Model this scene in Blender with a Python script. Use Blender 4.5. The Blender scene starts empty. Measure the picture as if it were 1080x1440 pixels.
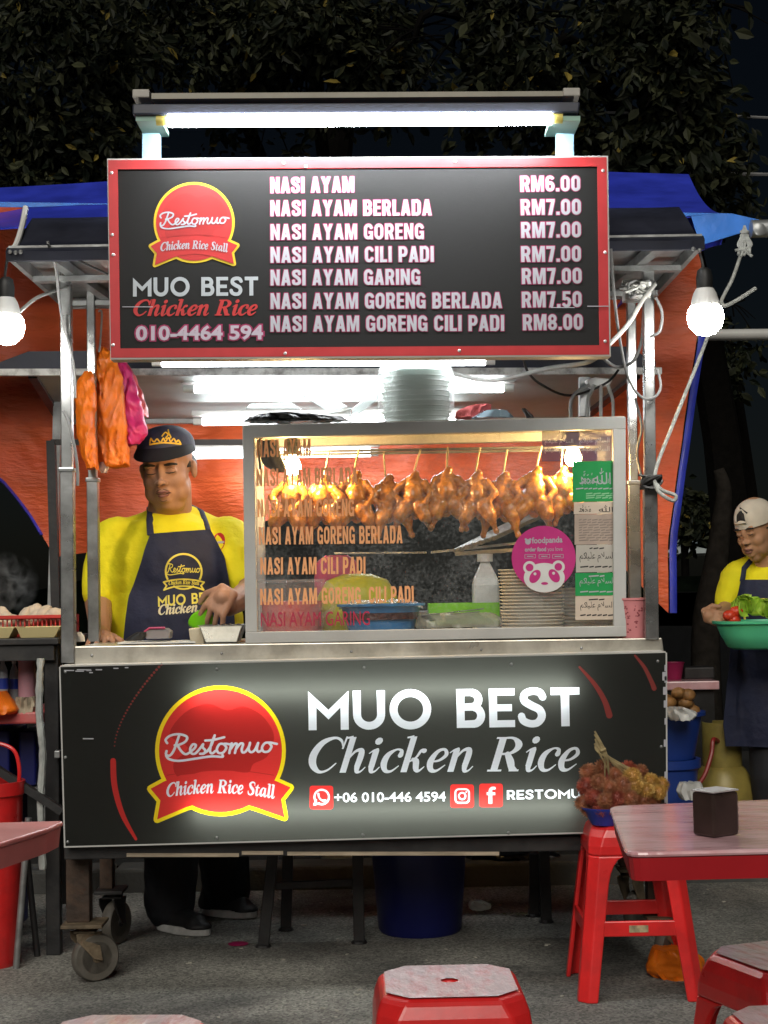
import bpy, math, random
from math import sin, cos, pi, radians as R
from mathutils import Vector as V, Matrix, Euler, noise
from mathutils.geometry import delaunay_2d_cdt
from mathutils.bvhtree import BVHTree
rng = random.Random(7)
S = bpy.context.scene
COL = S.collection

# ---------------------------------------------------------------- camera
FPX = 2200.0
EYE = V((0, 0, 1.08))
cam = bpy.data.objects.new('camera', bpy.data.cameras.new('camera'))
COL.objects.link(cam)
CR = Matrix.Rotation(R(90 + 2.836), 3, 'X') @ Matrix.Rotation(R(-1.0), 3, 'Z')
cam.matrix_world = Matrix.Translation(EYE) @ CR.to_4x4()
cam.data.sensor_fit = 'HORIZONTAL'
cam.data.sensor_width = 36.0
cam.data.lens = 36.0 * FPX / 1080.0
cam.data.clip_end = 400
S.camera = cam

# ---------------------------------------------------------------- night light
wd = bpy.data.worlds.new('World'); S.world = wd; wd.use_nodes = True
nt = wd.node_tree
sky = nt.nodes.new('ShaderNodeTexSky'); sky.sky_type = 'NISHITA'; sky.sun_disc = False
sky.sun_elevation = R(38); sky.sun_rotation = R(200)
bg = nt.nodes['Background']; bg.inputs['Strength'].default_value = 0.0009
nt.links.new(sky.outputs[0], bg.inputs['Color'])
sl = bpy.data.lights.new('night_spill', 'SUN'); sl.energy = 1.95; sl.angle = R(40); sl.color = (1.0, 0.95, 0.86)
so = bpy.data.objects.new('night_spill', sl); COL.objects.link(so)
so.rotation_euler = V((0.16, 1.0, -0.76)).to_track_quat('-Z', 'Y').to_euler()
S.view_settings.view_transform = 'Standard'; S.view_settings.look = 'None'
S.view_settings.exposure = 0.15; S.view_settings.gamma = 1.0
S.cycles.max_bounces = 7; S.cycles.transparent_max_bounces = 12; S.cycles.diffuse_bounces = 3
S.cycles.glossy_bounces = 3; S.cycles.transmission_bounces = 4
S.cycles.caustics_reflective = False; S.cycles.caustics_refractive = False
S.cycles.sample_clamp_indirect = 3.0; S.cycles.sample_clamp_direct = 0
S.cycles.use_denoising = True

# ---------------------------------------------------------------- helpers
def P(px, py, Y):
    """point of the world plane at distance Y that the photograph shows at pixel (px, py)"""
    d = CR @ V(((px - 540) / FPX, -(py - 720) / FPX, -1.0))
    return EYE + d * (Y / d.y)

def G(px, py, z):
    """point of the level plane at height z that the photograph shows at pixel (px, py)"""
    d = CR @ V(((px - 540) / FPX, -(py - 720) / FPX, -1.0))
    return EYE + d * ((z - EYE.z) / d.z)

def srgb(h):
    c = [int(h[i:i + 2], 16) / 255 for i in (0, 2, 4)]
    return tuple((x / 12.92 if x <= .04045 else ((x + .055) / 1.055) ** 2.4) for x in c)

MATS = {}
def mat(name, col=(.5, .5, .5), rough=.5, metal=0.0, var=.12, scale=18.0, bump=0.0, bscale=60.0, spec=.5, coat=0.0, emit=0.0,
        ecol=None, dirt=None, dscale=4.0, damt=.5, stretch=None, alpha=1.0, trans=0.0):
    if name in MATS: return MATS[name]
    if isinstance(col, str): col = srgb(col)
    m = bpy.data.materials.new(name); m.use_nodes = True; MATS[name] = m
    t = m.node_tree; N = t.nodes; L = t.links
    b = N['Principled BSDF']
    b.inputs['Roughness'].default_value = rough; b.inputs['Metallic'].default_value = metal
    b.inputs['Specular IOR Level'].default_value = spec
    b.inputs['Coat Weight'].default_value = coat; b.inputs['Coat Roughness'].default_value = .12
    tc = N.new('ShaderNodeTexCoord'); mp = N.new('ShaderNodeMapping'); L.new(tc.outputs['Object'], mp.inputs[0])
    if stretch: mp.inputs['Scale'].default_value = stretch
    nz = N.new('ShaderNodeTexNoise'); nz.inputs['Scale'].default_value = scale; nz.inputs['Detail'].default_value = 5
    L.new(mp.outputs[0], nz.inputs['Vector'])
    cr = N.new('ShaderNodeValToRGB'); e = cr.color_ramp.elements
    e[0].position = .3; e[1].position = .7
    e[0].color = tuple(x * (1 - var) for x in col) + (1,); e[1].color = tuple(min(1, x * (1 + var)) for x in col) + (1,)
    L.new(nz.outputs[0], cr.inputs[0]); out = cr.outputs[0]
    if dirt is not None:
        if isinstance(dirt, str): dirt = srgb(dirt)
        n2 = N.new('ShaderNodeTexNoise'); n2.inputs['Scale'].default_value = dscale; n2.inputs['Detail'].default_value = 8
        n2.inputs['Roughness'].default_value = .65
        L.new(mp.outputs[0], n2.inputs['Vector'])
        r2 = N.new('ShaderNodeValToRGB'); r2.color_ramp.elements[0].position = .45; r2.color_ramp.elements[1].position = .68
        r2.color_ramp.elements[1].color = (damt,) * 3 + (1,)
        L.new(n2.outputs[0], r2.inputs[0])
        mx = N.new('ShaderNodeMixRGB'); mx.inputs[2].default_value = tuple(dirt) + (1,)
        L.new(r2.outputs[0], mx.inputs[0]); L.new(out, mx.inputs[1]); out = mx.outputs[0]
    L.new(out, b.inputs['Base Color'])
    rr = N.new('ShaderNodeMapRange'); rr.inputs['To Min'].default_value = max(.02, rough - .1); rr.inputs['To Max'].default_value = min(1, rough + .12)
    L.new(nz.outputs[0], rr.inputs['Value']); L.new(rr.outputs[0], b.inputs['Roughness'])
    if bump:
        n3 = N.new('ShaderNodeTexNoise'); n3.inputs['Scale'].default_value = bscale; n3.inputs['Detail'].default_value = 4
        L.new(mp.outputs[0], n3.inputs['Vector'])
        bp = N.new('ShaderNodeBump'); bp.inputs['Strength'].default_value = bump; bp.inputs['Distance'].default_value = .01
        L.new(n3.outputs[0], bp.inputs['Height']); L.new(bp.outputs[0], b.inputs['Normal'])
    if emit:
        b.inputs['Emission Color'].default_value = tuple(ecol or col) + (1,); b.inputs['Emission Strength'].default_value = emit
    if trans or alpha < 1:
        o = N['Material Output']; last = b.outputs[0]
        if trans:
            tr = N.new('ShaderNodeBsdfTranslucent'); L.new(out, tr.inputs[0])
            ms = N.new('ShaderNodeMixShader'); ms.inputs[0].default_value = trans
            L.new(last, ms.inputs[1]); L.new(tr.outputs[0], ms.inputs[2]); last = ms.outputs[0]
        if alpha < 1:
            ta = N.new('ShaderNodeBsdfTransparent'); ms = N.new('ShaderNodeMixShader'); ms.inputs[0].default_value = alpha
            L.new(ta.outputs[0], ms.inputs[1]); L.new(last, ms.inputs[2]); last = ms.outputs[0]
        L.new(last, o.inputs['Surface'])
    return m

def lamp_mat(name, col, strength):
    if name in MATS: return MATS[name]
    m = bpy.data.materials.new(name); m.use_nodes = True; MATS[name] = m
    t = m.node_tree; t.nodes.remove(t.nodes['Principled BSDF'])
    e = t.nodes.new('ShaderNodeEmission'); e.inputs[0].default_value = tuple(col) + (1,); e.inputs[1].default_value = strength
    t.links.new(e.outputs[0], t.nodes['Material Output'].inputs[0])
    return m

def glass_mat(name, tint=(1, 1, 1), dirt=.05, refl=1.0):
    if name in MATS: return MATS[name]
    m = bpy.data.materials.new(name); m.use_nodes = True; MATS[name] = m
    t = m.node_tree; N = t.nodes; L = t.links; N.remove(N['Principled BSDF'])
    tr = N.new('ShaderNodeBsdfTransparent'); tr.inputs[0].default_value = tuple(tint) + (1,)
    gl = N.new('ShaderNodeBsdfGlossy'); gl.inputs['Roughness'].default_value = .03
    fr = N.new('ShaderNodeLayerWeight'); fr.inputs[0].default_value = .5
    pw = N.new('ShaderNodeMath'); pw.operation = 'POWER'; pw.inputs[1].default_value = 4.0; L.new(fr.outputs['Facing'], pw.inputs[0])
    mu = N.new('ShaderNodeMath'); mu.operation = 'MULTIPLY_ADD'; mu.inputs[1].default_value = .85 * refl; mu.inputs[2].default_value = .05 * refl
    L.new(pw.outputs[0], mu.inputs[0])
    ms = N.new('ShaderNodeMixShader'); L.new(mu.outputs[0], ms.inputs[0]); L.new(tr.outputs[0], ms.inputs[1]); L.new(gl.outputs[0], ms.inputs[2])
    df = N.new('ShaderNodeBsdfDiffuse'); df.inputs[0].default_value = (.75, .78, .78, 1)
    tc = N.new('ShaderNodeTexCoord'); nz = N.new('ShaderNodeTexNoise'); nz.inputs['Scale'].default_value = 130; nz.inputs['Detail'].default_value = 3
    n2 = N.new('ShaderNodeTexNoise'); n2.inputs['Scale'].default_value = 6
    L.new(tc.outputs['Object'], nz.inputs['Vector']); L.new(tc.outputs['Object'], n2.inputs['Vector'])
    a = N.new('ShaderNodeMath'); a.operation = 'MULTIPLY'; L.new(nz.outputs[0], a.inputs[0]); L.new(n2.outputs[0], a.inputs[1])
    c = N.new('ShaderNodeMapRange'); c.inputs['From Min'].default_value = .18; c.inputs['From Max'].default_value = .42
    c.inputs['To Min'].default_value = dirt * .35; c.inputs['To Max'].default_value = dirt * 2.0
    L.new(a.outputs[0], c.inputs['Value'])
    m2 = N.new('ShaderNodeMixShader'); L.new(c.outputs[0], m2.inputs[0]); L.new(ms.outputs[0], m2.inputs[1]); L.new(df.outputs[0], m2.inputs[2])
    L.new(m2.outputs[0], N['Material Output'].inputs[0])
    return m

def tag(o, label=None, cat=None, group=None, kind=None):
    if label: o['label'] = label
    if cat: o['category'] = cat
    if group: o['group'] = group
    if kind: o['kind'] = kind
    return o

def thing(name, label, cat, loc=(0, 0, 0), group=None):
    o = bpy.data.objects.new(name, None); COL.objects.link(o); o.location = loc
    o.empty_display_size = .05
    return tag(o, label, cat, group)

def dup(o, parent=None, loc=None, rz=None, scale=None, label=None):
    c = o.copy(); COL.objects.link(c); c.parent = parent
    if loc is not None: c.location = loc
    if rz is not None: c.rotation_euler[2] = rz
    if scale is not None: c.scale = (scale,) * 3 if not hasattr(scale, '__len__') else scale
    if label: c['label'] = label
    for ch in o.children: dup(ch, c)
    return c

def smooth_path(pts, n=6, closed=False):
    pts = [tuple(p) for p in pts]; out = []; k = len(pts)
    if k < 3 and not closed: return pts
    rngs = range(k) if closed else range(k - 1)
    g = (lambda i: pts[i % k]) if closed else (lambda i: pts[max(0, min(k - 1, i))])
    for i in rngs:
        a, b, c, d = g(i - 1), g(i), g(i + 1), g(i + 2)
        for j in range(n):
            t = j / n
            out.append(tuple(.5 * (2 * q + (r - p) * t + (2 * p - 5 * q + 4 * r - s) * t * t + (3 * q - p - 3 * r + s) * t ** 3) for p, q, r, s in zip(a, b, c, d)))
    if not closed: out.append(pts[-1])
    return out

class MB:
    def __init__(s): s.v = []; s.f = []; s.mi = []; s.cur = 0
    def add(s, vs, fs):
        o = len(s.v); s.v += [V(p) for p in vs]
        for f in fs: s.f.append([i + o for i in f]); s.mi.append(s.cur)
        return s
    def box(s, x0, x1, y0, y1, z0, z1, M=None):
        vs = [V((x, y, z)) for x in (x0, x1) for y in (y0, y1) for z in (z0, z1)]
        if M: vs = [M @ p for p in vs]
        return s.add(vs, [(0, 1, 3, 2), (4, 6, 7, 5), (0, 4, 5, 1), (2, 3, 7, 6), (0, 2, 6, 4), (1, 5, 7, 3)])
    def pbox(s, x0, y0, x1, y1, Y, depth):
        """box whose front face fills a pixel rectangle at distance Y"""
        a, b, c, d = P(x0, y1, Y), P(x1, y1, Y), P(x1, y0, Y), P(x0, y0, Y)
        return s.slab([a, b, c, d], V((0, depth, 0)))
    def slab(s, poly, off):
        n = len(poly); poly = [V(p) for p in poly]; off = V(off)
        vs = poly + [p + off for p in poly]
        fs = [tuple(range(n)), tuple(range(2 * n - 1, n - 1, -1))]
        fs += [(i, i + n, (i + 1) % n + n, (i + 1) % n) for i in range(n)]
        return s.add(vs, fs)
    def bar(s, a, b, w, h, up=(0, 0, 1)):
        a, b = V(a), V(b); d = (b - a); L = d.length; d.normalize()
        up = V(up)
        if abs(d.dot(up)) > .98: up = V((0, 1, 0))
        sx = d.cross(up).normalized(); u = sx.cross(d).normalized()
        vs = []
        for p in (a, b):
            for i, j in ((-1, -1), (1, -1), (1, 1), (-1, 1)): vs.append(p + sx * (i * w / 2) + u * (j * h / 2))
        return s.add(vs, [(0, 1, 2, 3), (7, 6, 5, 4), (0, 4, 5, 1), (1, 5, 6, 2), (2, 6, 7, 3), (3, 7, 4, 0)])
    def tube(s, pts, r, n=8, closed=False, caps=True, flat=1.0):
        pts = [V(p) for p in pts]; k = len(pts); rs = r if hasattr(r, '__len__') else [r] * k
        base = len(s.v); prev = None; vs = []
        for i in range(k):
            if closed: d = pts[(i + 1) % k] - pts[i - 1]
            else: d = pts[min(k - 1, i + 1)] - pts[max(0, i - 1)]
            if d.length < 1e-9: d = V((0, 0, 1))
            d.normalize()
            if prev is None:
                q = V((0, 0, 1)) if abs(d.z) < .9 else V((0, 1, 0))
                u = d.cross(q).normalized()
            else:
                u = prev - d * prev.dot(d)
                u = u.normalized() if u.length > 1e-6 else d.orthogonal().normalized()
            prev = u; w = d.cross(u)
            for j in range(n):
                a = 2 * pi * j / n; vs.append(pts[i] + (u * cos(a) + w * (sin(a) * flat)) * rs[i])
        fs = []
        for i in range(k if closed else k - 1):
            for j in range(n):
                a, b = i * n, ((i + 1) % k) * n; fs.append((a + j, a + (j + 1) % n, b + (j + 1) % n, b + j))
        if caps and not closed: fs += [tuple(range(n - 1, -1, -1)), tuple(range((k - 1) * n, k * n))]
        return s.add(vs, fs)
    def lathe(s, c, prof, n=32, M=None, sx=1.0, sy=1.0, wob=None):
        c = V(c); vs = []; fs = []; k = len(prof)
        for (r, z) in prof:
            for j in range(n):
                a = 2 * pi * j / n; q = r * (wob(a, z) if wob else 1)
                p = V((q * cos(a) * sx, q * sin(a) * sy, z)); vs.append(c + (M @ p if M else p))
        for i in range(k - 1):
            for j in range(n): fs.append((i * n + j, i * n + (j + 1) % n, (i + 1) * n + (j + 1) % n, (i + 1) * n + j))
        if prof[0][0] > 1e-6: fs.append(tuple(range(n - 1, -1, -1)))
        if prof[-1][0] > 1e-6: fs.append(tuple(range((k - 1) * n, k * n)))
        return s.add(vs, fs)
    def ell(s, c, r, M=None, nu=14, nv=9):
        if not hasattr(r, '__len__'): r = (r,) * 3
        c = V(c); vs = []; fs = []
        def q(a, b):
            p = V((r[0] * cos(a) * sin(b), r[1] * sin(a) * sin(b), r[2] * cos(b))); return c + (M @ p if M else p)
        vs.append(q(0, 0))
        for i in range(1, nv):
            for j in range(nu): vs.append(q(2 * pi * j / nu, pi * i / nv))
        vs.append(q(0, pi)); e = len(vs) - 1
        for j in range(nu):
            fs.append((0, 1 + j, 1 + (j + 1) % nu)); fs.append((e, 1 + (nv - 2) * nu + (j + 1) % nu, 1 + (nv - 2) * nu + j))
        for i in range(nv - 2):
            for j in range(nu):
                a = 1 + i * nu; fs.append((a + j, a + nu + j, a + nu + (j + 1) % nu, a + (j + 1) % nu))
        return s.add(vs, fs)
    def limb(s, pts, rs, n=12):
        """closed swept shape with ball ends, for remeshed bodies"""
        for p, r in zip(pts, rs): s.ell(p, r, nu=12, nv=8)
        for i in range(len(pts) - 1):
            s.tube([pts[i], pts[i + 1]], [rs[i], rs[i + 1]], n=n)
        return s
    def grid(s, fn, nu, nv, thick=None):
        vs = [fn(i / nu, j / nv) for j in range(nv + 1) for i in range(nu + 1)]; w = nu + 1
        fs = [(j * w + i, j * w + i + 1, (j + 1) * w + i + 1, (j + 1) * w + i) for j in range(nv) for i in range(nu)]
        if thick:
            t = V(thick); n = len(vs)
            fs2 = [tuple(i + n for i in reversed(f)) for f in fs]
            vs2 = [V(p) + t for p in vs]; rim = []
            b = list(range(nu + 1)) + [j * w + nu for j in range(1, nv + 1)] + [nv * w + i for i in range(nu - 1, -1, -1)] + [j * w for j in range(nv - 1, 0, -1)]
            for i in range(len(b)):
                a, c = b[i], b[(i + 1) % len(b)]; rim.append((c, a, a + n, c + n))
            vs = vs + vs2; fs = fs + fs2 + rim
        return s.add(vs, fs)
    def build(s, name, mt, parent=None, smooth=True, bevel=0, remesh=0, relax=0, label=None, angle=40, local=False, fix=True):
        me = bpy.data.meshes.new(name)
        off = V((0, 0, 0))
        if parent is not None and not local:
            p = parent
            while p is not None: off += p.location; p = p.parent
        me.from_pydata([tuple(p - off) for p in s.v], [], s.f); me.update()
        ms = mt if isinstance(mt, (list, tuple)) else [mt]
        for m in ms: me.materials.append(m)
        if len(ms) > 1: me.polygons.foreach_set('material_index', s.mi)
        if fix:
            import bmesh
            bm = bmesh.new(); bm.from_mesh(me); bmesh.ops.recalc_face_normals(bm, faces=bm.faces); bm.to_mesh(me); bm.free()
        o = bpy.data.objects.new(name, me); COL.objects.link(o)
        if parent is not None: o.parent = parent
        if remesh:
            md = o.modifiers.new('r', 'REMESH'); md.mode = 'VOXEL'; md.voxel_size = remesh; md.use_smooth_shade = True
            if relax:
                sm = o.modifiers.new('s', 'SMOOTH'); sm.factor = .5; sm.iterations = relax
            dg = bpy.context.evaluated_depsgraph_get(); ev = o.evaluated_get(dg)
            nm = bpy.data.meshes.new_from_object(ev); o.modifiers.clear(); o.data = nm; bpy.data.meshes.remove(me); me = nm; me.name = name
            if not me.materials:
                for m in ms: me.materials.append(m)
        if smooth:
            me.polygons.foreach_set('use_smooth', [True] * len(me.polygons))
            if not remesh: me.set_sharp_from_angle(angle=R(angle))
        if bevel:
            b = o.modifiers.new('b', 'BEVEL'); b.width = bevel; b.segments = 2; b.limit_method = 'ANGLE'; b.angle_limit = R(35)
        if label: o['label'] = label
        return o

def relax_mesh(o, iters, most):
    """smooth a remeshed body, each vertex as many times as iters(point) says"""
    import numpy as np
    me = o.data; n = len(me.vertices); co = np.empty(n * 3); me.vertices.foreach_get('co', co); co = co.reshape(-1, 3)
    e = np.empty(len(me.edges) * 2, dtype=np.int64); me.edges.foreach_get('vertices', e); e = e.reshape(-1, 2)
    deg = np.bincount(e.ravel(), minlength=n).astype(float)[:, None]; deg[deg == 0] = 1
    off = np.array(o.parent.location if o.parent else (0, 0, 0)); w = np.array([iters(q) for q in co + off])
    for k in range(most):
        s = np.zeros_like(co)
        for ax in range(3): s[:, ax] = np.bincount(e[:, 0], co[e[:, 1], ax], n) + np.bincount(e[:, 1], co[e[:, 0], ax], n)
        m_ = (w > k)[:, None]; co = np.where(m_, co * .5 + .5 * s / deg, co)
    me.vertices.foreach_set('co', co.ravel()); me.update()

def solo(mb, name, mt, label, cat, group=None, kind=None, **k):
    """one mesh that is one thing, its origin at its base"""
    lo = V((sum(p.x for p in mb.v) / len(mb.v), sum(p.y for p in mb.v) / len(mb.v), min(p.z for p in mb.v)))
    o = mb.build(name, mt, **k)
    o.data.transform(Matrix.Translation(-lo)); o.location = lo
    return tag(o, label, cat, group, kind)

# ---------------------------------------------------------------- lettering
def arc(cx, cy, rx, ry, a0, a1, n=10):
    return [(cx + rx * cos(R(a0 + (a1 - a0) * i / n)), cy + ry * sin(R(a0 + (a1 - a0) * i / n))) for i in range(n + 1)]

def union(items, grow=0.0):
    """items: ('p', pts) polygons or ('s', pts with widths, cap) strokes -> verts, faces of their union"""
    vs = []; fs = []
    def face(pts):
        a = sum(pts[i - 1][0] * pts[i][1] - pts[i][0] * pts[i - 1][1] for i in range(len(pts)))
        if abs(a) < 1e-9: return
        if a < 0: pts = pts[::-1]
        b = len(vs); vs.extend(V((p[0], p[1])) for p in pts); fs.append(list(range(b, b + len(pts))))
    def disc(p, r, n=10): face([(p[0] + r * cos(2 * pi * i / n + .1), p[1] + r * sin(2 * pi * i / n + .1)) for i in range(n)])
    for it in items:
        if it[0] == 'p':
            face(it[1])
            if grow:
                q = it[1]
                for i in range(len(q)):
                    a, b = V(q[i - 1]), V(q[i]); d = b - a
                    if d.length < 1e-6: continue
                    n = V((-d.y, d.x)).normalized() * grow; face([a - n, b - n, b + n, a + n]); disc(b, grow, 8)
        else:
            q = it[1]; cap = it[2] if len(it) > 2 else 'b'
            for i in range(len(q) - 1):
                a, b = V(q[i][:2]), V(q[i + 1][:2]); d = b - a
                if d.length < 1e-6: continue
                u = d.normalized(); n = V((-u.y, u.x)); wa, wb = q[i][2] / 2 + grow, q[i + 1][2] / 2 + grow
                if cap == 'b':
                    if i == 0: a = a - u * grow
                    if i == len(q) - 2: b = b + u * grow
                face([a - n * wa, b - n * wb, b + n * wb, a + n * wa])
                if i or cap == 'r': disc(q[i], wa)
            if cap == 'r': disc(q[-1], q[-1][2] / 2 + grow)
    r = delaunay_2d_cdt(vs, [], fs, 0, 1e-5)
    polys = [[vs[i] for i in f] for f in fs]
    bbs = [(min(p.x for p in q), max(p.x for p in q), min(p.y for p in q), max(p.y for p in q)) for q in polys]
    keep = []
    for f in r[2]:
        c = sum((r[0][i] for i in f), V((0, 0))) / len(f)
        for q, bb in zip(polys, bbs):
            if bb[0] <= c.x <= bb[1] and bb[2] <= c.y <= bb[3]:
                ins = False
                for i in range(len(q)):
                    p, n = q[i - 1], q[i]
                    if (p.y > c.y) != (n.y > c.y) and c.x < (n.x - p.x) * (c.y - p.y) / (n.y - p.y) + p.x: ins = not ins
                if ins: keep.append(tuple(f)); break
    return [tuple(p) for p in r[0]], keep

def cutout(mb, fronts):
    """the flat shape mb (upright, facing the viewer) less everything the flat shapes in front of it cover"""
    Yk = mb.v[0].y; vs = []; es = []; trees = []
    for m in [mb] + fronts:
        o = len(vs); v2 = [V((p.x * 100, p.z * 100)) for p in m.v]; vs += v2; cnt = {}
        for f in m.f:
            for i in range(len(f)):
                e = (min(f[i - 1], f[i]), max(f[i - 1], f[i])); cnt[e] = cnt.get(e, 0) + 1
        es += [(a + o, b + o) for (a, b), n in cnt.items() if n == 1]
        trees.append(BVHTree.FromPolygons([(p.x, p.y, 0) for p in v2], m.f))
    r = delaunay_2d_cdt(vs, es, [], 0, 1e-5); out = MB(); fs = []
    for f in r[2]:
        c = sum((r[0][i] for i in f), V((0, 0))) / len(f)
        hit = lambda t: t.ray_cast(V((c.x, c.y, 1)), V((0, 0, -1)), 3)[0] is not None
        if hit(trees[0]) and not any(hit(t) for t in trees[1:]): fs.append(tuple(f))
    return out.add([V((p.x / 100, Yk, p.y / 100)) for p in r[0]], fs)

def st(pts, w, cap='b', sm=0, closed=False):
    q = [(p[0], p[1], p[2] if len(p) > 2 else w) for p in pts]
    if sm: q = smooth_path(q, sm)
    if closed: q = q + [q[0], q[1]]
    return ('s', q, cap)

def condensed():
    t = .2; h = .17; G = {}
    def stem(x, y0=0, y1=1, w=t): return ('p', [(x, y0), (x + w, y0), (x + w, y1), (x, y1)])
    def hb(x0, x1, y, w=h): return ('p', [(x0, y - w / 2), (x1, y - w / 2), (x1, y + w / 2), (x0, y + w / 2)])
    def ring(x0, x1, y0, y1, a0, a1, w=t * .95):
        cx = (x0 + x1) / 2; rx = (x1 - x0) / 2 - w / 2; ry = rx * 1.15; yt, yb = y1 - w / 2 - ry, y0 + w / 2 + ry
        pts = []
        for i in range(49):
            a = a0 + (a1 - a0) * i / 48; pts.append((cx + rx * cos(R(a)), (yt if sin(R(a)) >= 0 else yb) + ry * sin(R(a)), w))
        return ('s', pts, 'b')
    G['N'] = (.58, [('p', [(0, 0), (.19, 0), (.19, .56), (.39, 0), (.58, 0), (.58, 1), (.39, 1), (.39, .44), (.19, 1), (0, 1)])])
    G['A'] = (.60, [('p', [(0, 0), (.2, 0), (.38, 1), (.19, 1)]), ('p', [(.6, 0), (.4, 0), (.22, 1), (.41, 1)]), ('p', [(.12, .18), (.48, .18), (.46, .34), (.14, .34)])])
    G['I'] = (.2, [stem(0)])
    G['Y'] = (.6, [('p', [(.2, 0), (.4, 0), (.4, .46), (.6, 1), (.39, 1), (.3, .68), (.21, 1), (0, 1), (.2, .46)])])
    G['M'] = (.76, [('p', [(0, 0), (.18, 0), (.18, .62), (.3, 0), (.46, 0), (.58, .62), (.58, 0), (.76, 0), (.76, 1), (.51, 1), (.38, .42), (.25, 1), (0, 1)])])
    G['E'] = (.46, [stem(0), hb(.1, .46, .915), hb(.1, .43, .51), hb(.1, .46, .085)])
    G['L'] = (.44, [stem(0), hb(.1, .44, .085)])
    G['P'] = (.55, [stem(0), ('s', [(.1, .915, h)] + [(x, y, h * 1.1) for x, y in arc(.32, .67, .14, .24, 90, -90)] + [(.1, .43, h)], 'b')])
    G['R'] = (.57, [stem(0), ('s', [(.1, .915, h)] + [(x, y, h * 1.1) for x, y in arc(.32, .69, .14, .225, 90, -90)] + [(.1, .465, h)], 'b'), ('p', [(.24, .46), (.44, .46), (.57, 0), (.36, 0)])])
    G['B'] = (.56, [stem(0), ('s', [(.1, .915, h)] + [(x, y, h * 1.1) for x, y in arc(.31, .715, .14, .2, 90, -90)] + [(.1, .515, h)], 'b'),
                    ('s', [(.1, .515, h)] + [(x, y, h * 1.1) for x, y in arc(.32, .3, .15, .215, 90, -90)] + [(.1, .085, h)], 'b')])
    G['D'] = (.57, [stem(0), ('s', [(.1, .915, h)] + [(.3, .915, h)] + [(x, y, t) for x, y in arc(.3, .72, .17, .2, 85, 0, 6)] + [(x, y, t) for x, y in arc(.3, .28, .17, .2, 0, -85, 6)] + [(.3, .085, h), (.1, .085, h)], 'b')])
    G['O'] = (.57, [ring(0, .57, 0, 1, 0, 361)])
    G['0'] = (.54, [ring(0, .54, 0, 1, 0, 361)])
    G['C'] = (.56, [ring(0, .56, 0, 1, 12, 348)])
    G['G'] = (.57, [ring(0, .57, 0, 1, 12, 335), ('p', [(.3, .37), (.57, .37), (.57, 0), (.44, 0), (.4, .12), (.4, .53 - .0), (.3, .53)]), ('p', [(.4, .37), (.57, .37), (.57, .53), (.4, .53)])])
    G['S'] = (.55, [st([(.46, .70, .19), (.44, .86, .18), (.28, .915, .17), (.11, .84, .19), (.12, .66, .2), (.28, .53, .2), (.44, .38, .2), (.45, .17, .19), (.28, .085, .17), (.11, .14, .18), (.09, .31, .19)], .19, 'b', 4)])
    G['.'] = (.19, [('p', [(0, 0), (.19, 0), (.19, .19), (0, .19)])])
    G['7'] = (.5, [hb(0, .5, .915), ('p', [(.3, .9), (.5, .86), (.33, 0), (.12, 0)])])
    G['6'] = (.54, [ring(0, .54, 0, .64, 0, 361), ('s', [(.1, .32, .19), (.1, .72, .19)] + [(x, y, .18) for x, y in arc(.27, .75, .17, .165, 180, 20)], 'b')])
    G['8'] = (.54, [ring(0, .54, 0, .58, 0, 361, .18), ring(.02, .52, .44, 1, 0, 361, .17)])
    G['5'] = (.54, [hb(.06, .5, .915), ('p', [(.04, .46), (.2, .46), (.23, 1), (.06, 1)]), st([(.14, .5, .15), (.28, .56, .17), (.43, .46, .19), (.445, .25, .2), (.36, .1, .18), (.2, .085, .17), (.09, .2, .18)], .18, 'b', 4)])
    return G, .10, .34

def geometric():
    w = .2; G = {}
    G['M'] = (1.0, [('p', [(0, 0), (.2, 0), (.2, .58), (.5, .27), (.8, .58), (.8, 0), (1, 0), (1, 1), (.5, .52), (0, 1)])])
    G['U'] = (.8, [('s', [(.1, 1, w)] + [(x, y, w) for x, y in arc(.4, .38, .3, .29, 180, 360, 16)] + [(.7, 1, w)], 'b')])
    G['O'] = (1.04, [('s', [(x, y, w) for x, y in arc(.52, .5, .42, .42, 0, 365, 40)], 'b')])
    G['B'] = (.7, [('p', [(0, 0), (.2, 0), (.2, 1), (0, 1)]), ('s', [(.1, .91, .18), (.36, .91, .18)] + [(x, y, w) for x, y in arc(.37, .72, .18, .185, 80, -80)] + [(.1, .53, .18)], 'b'),
                   ('s', [(.1, .53, .18), (.4, .53, .18)] + [(x, y, w) for x, y in arc(.42, .31, .19, .215, 80, -80)] + [(.1, .09, .18)], 'b')])
    G['E'] = (.64, [('p', [(0, 0), (.64, 0), (.64, .18), (.2, .18), (.2, .41), (.57, .41), (.57, .59), (.2, .59), (.2, .82), (.64, .82), (.64, 1), (0, 1)])])
    G['S'] = (.68, [st([(.6, .74, .18), (.52, .88, .19), (.34, .92, .19), (.15, .85, .19), (.13, .68, .2), (.3, .55, .2), (.5, .44, .2), (.56, .27, .2), (.46, .11, .19), (.28, .08, .19), (.1, .16, .19), (.05, .3, .18)], .19, 'b', 5)])
    G['T'] = (.72, [('p', [(0, .81), (.25, .81), (.25, 0), (.46, 0), (.46, .81), (.72, .81), (.72, 1), (0, 1)])])
    G['R'] = (.72, [('p', [(0, 0), (.2, 0), (.2, 1), (0, 1)]), ('s', [(.1, .91, .18), (.38, .91, .18)] + [(x, y, w) for x, y in arc(.39, .66, .2, .245, 80, -80)] + [(.1, .40, .18)], 'b'), ('p', [(.28, .42), (.5, .42), (.72, 0), (.48, 0)])])
    return G, .11, .52

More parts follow.
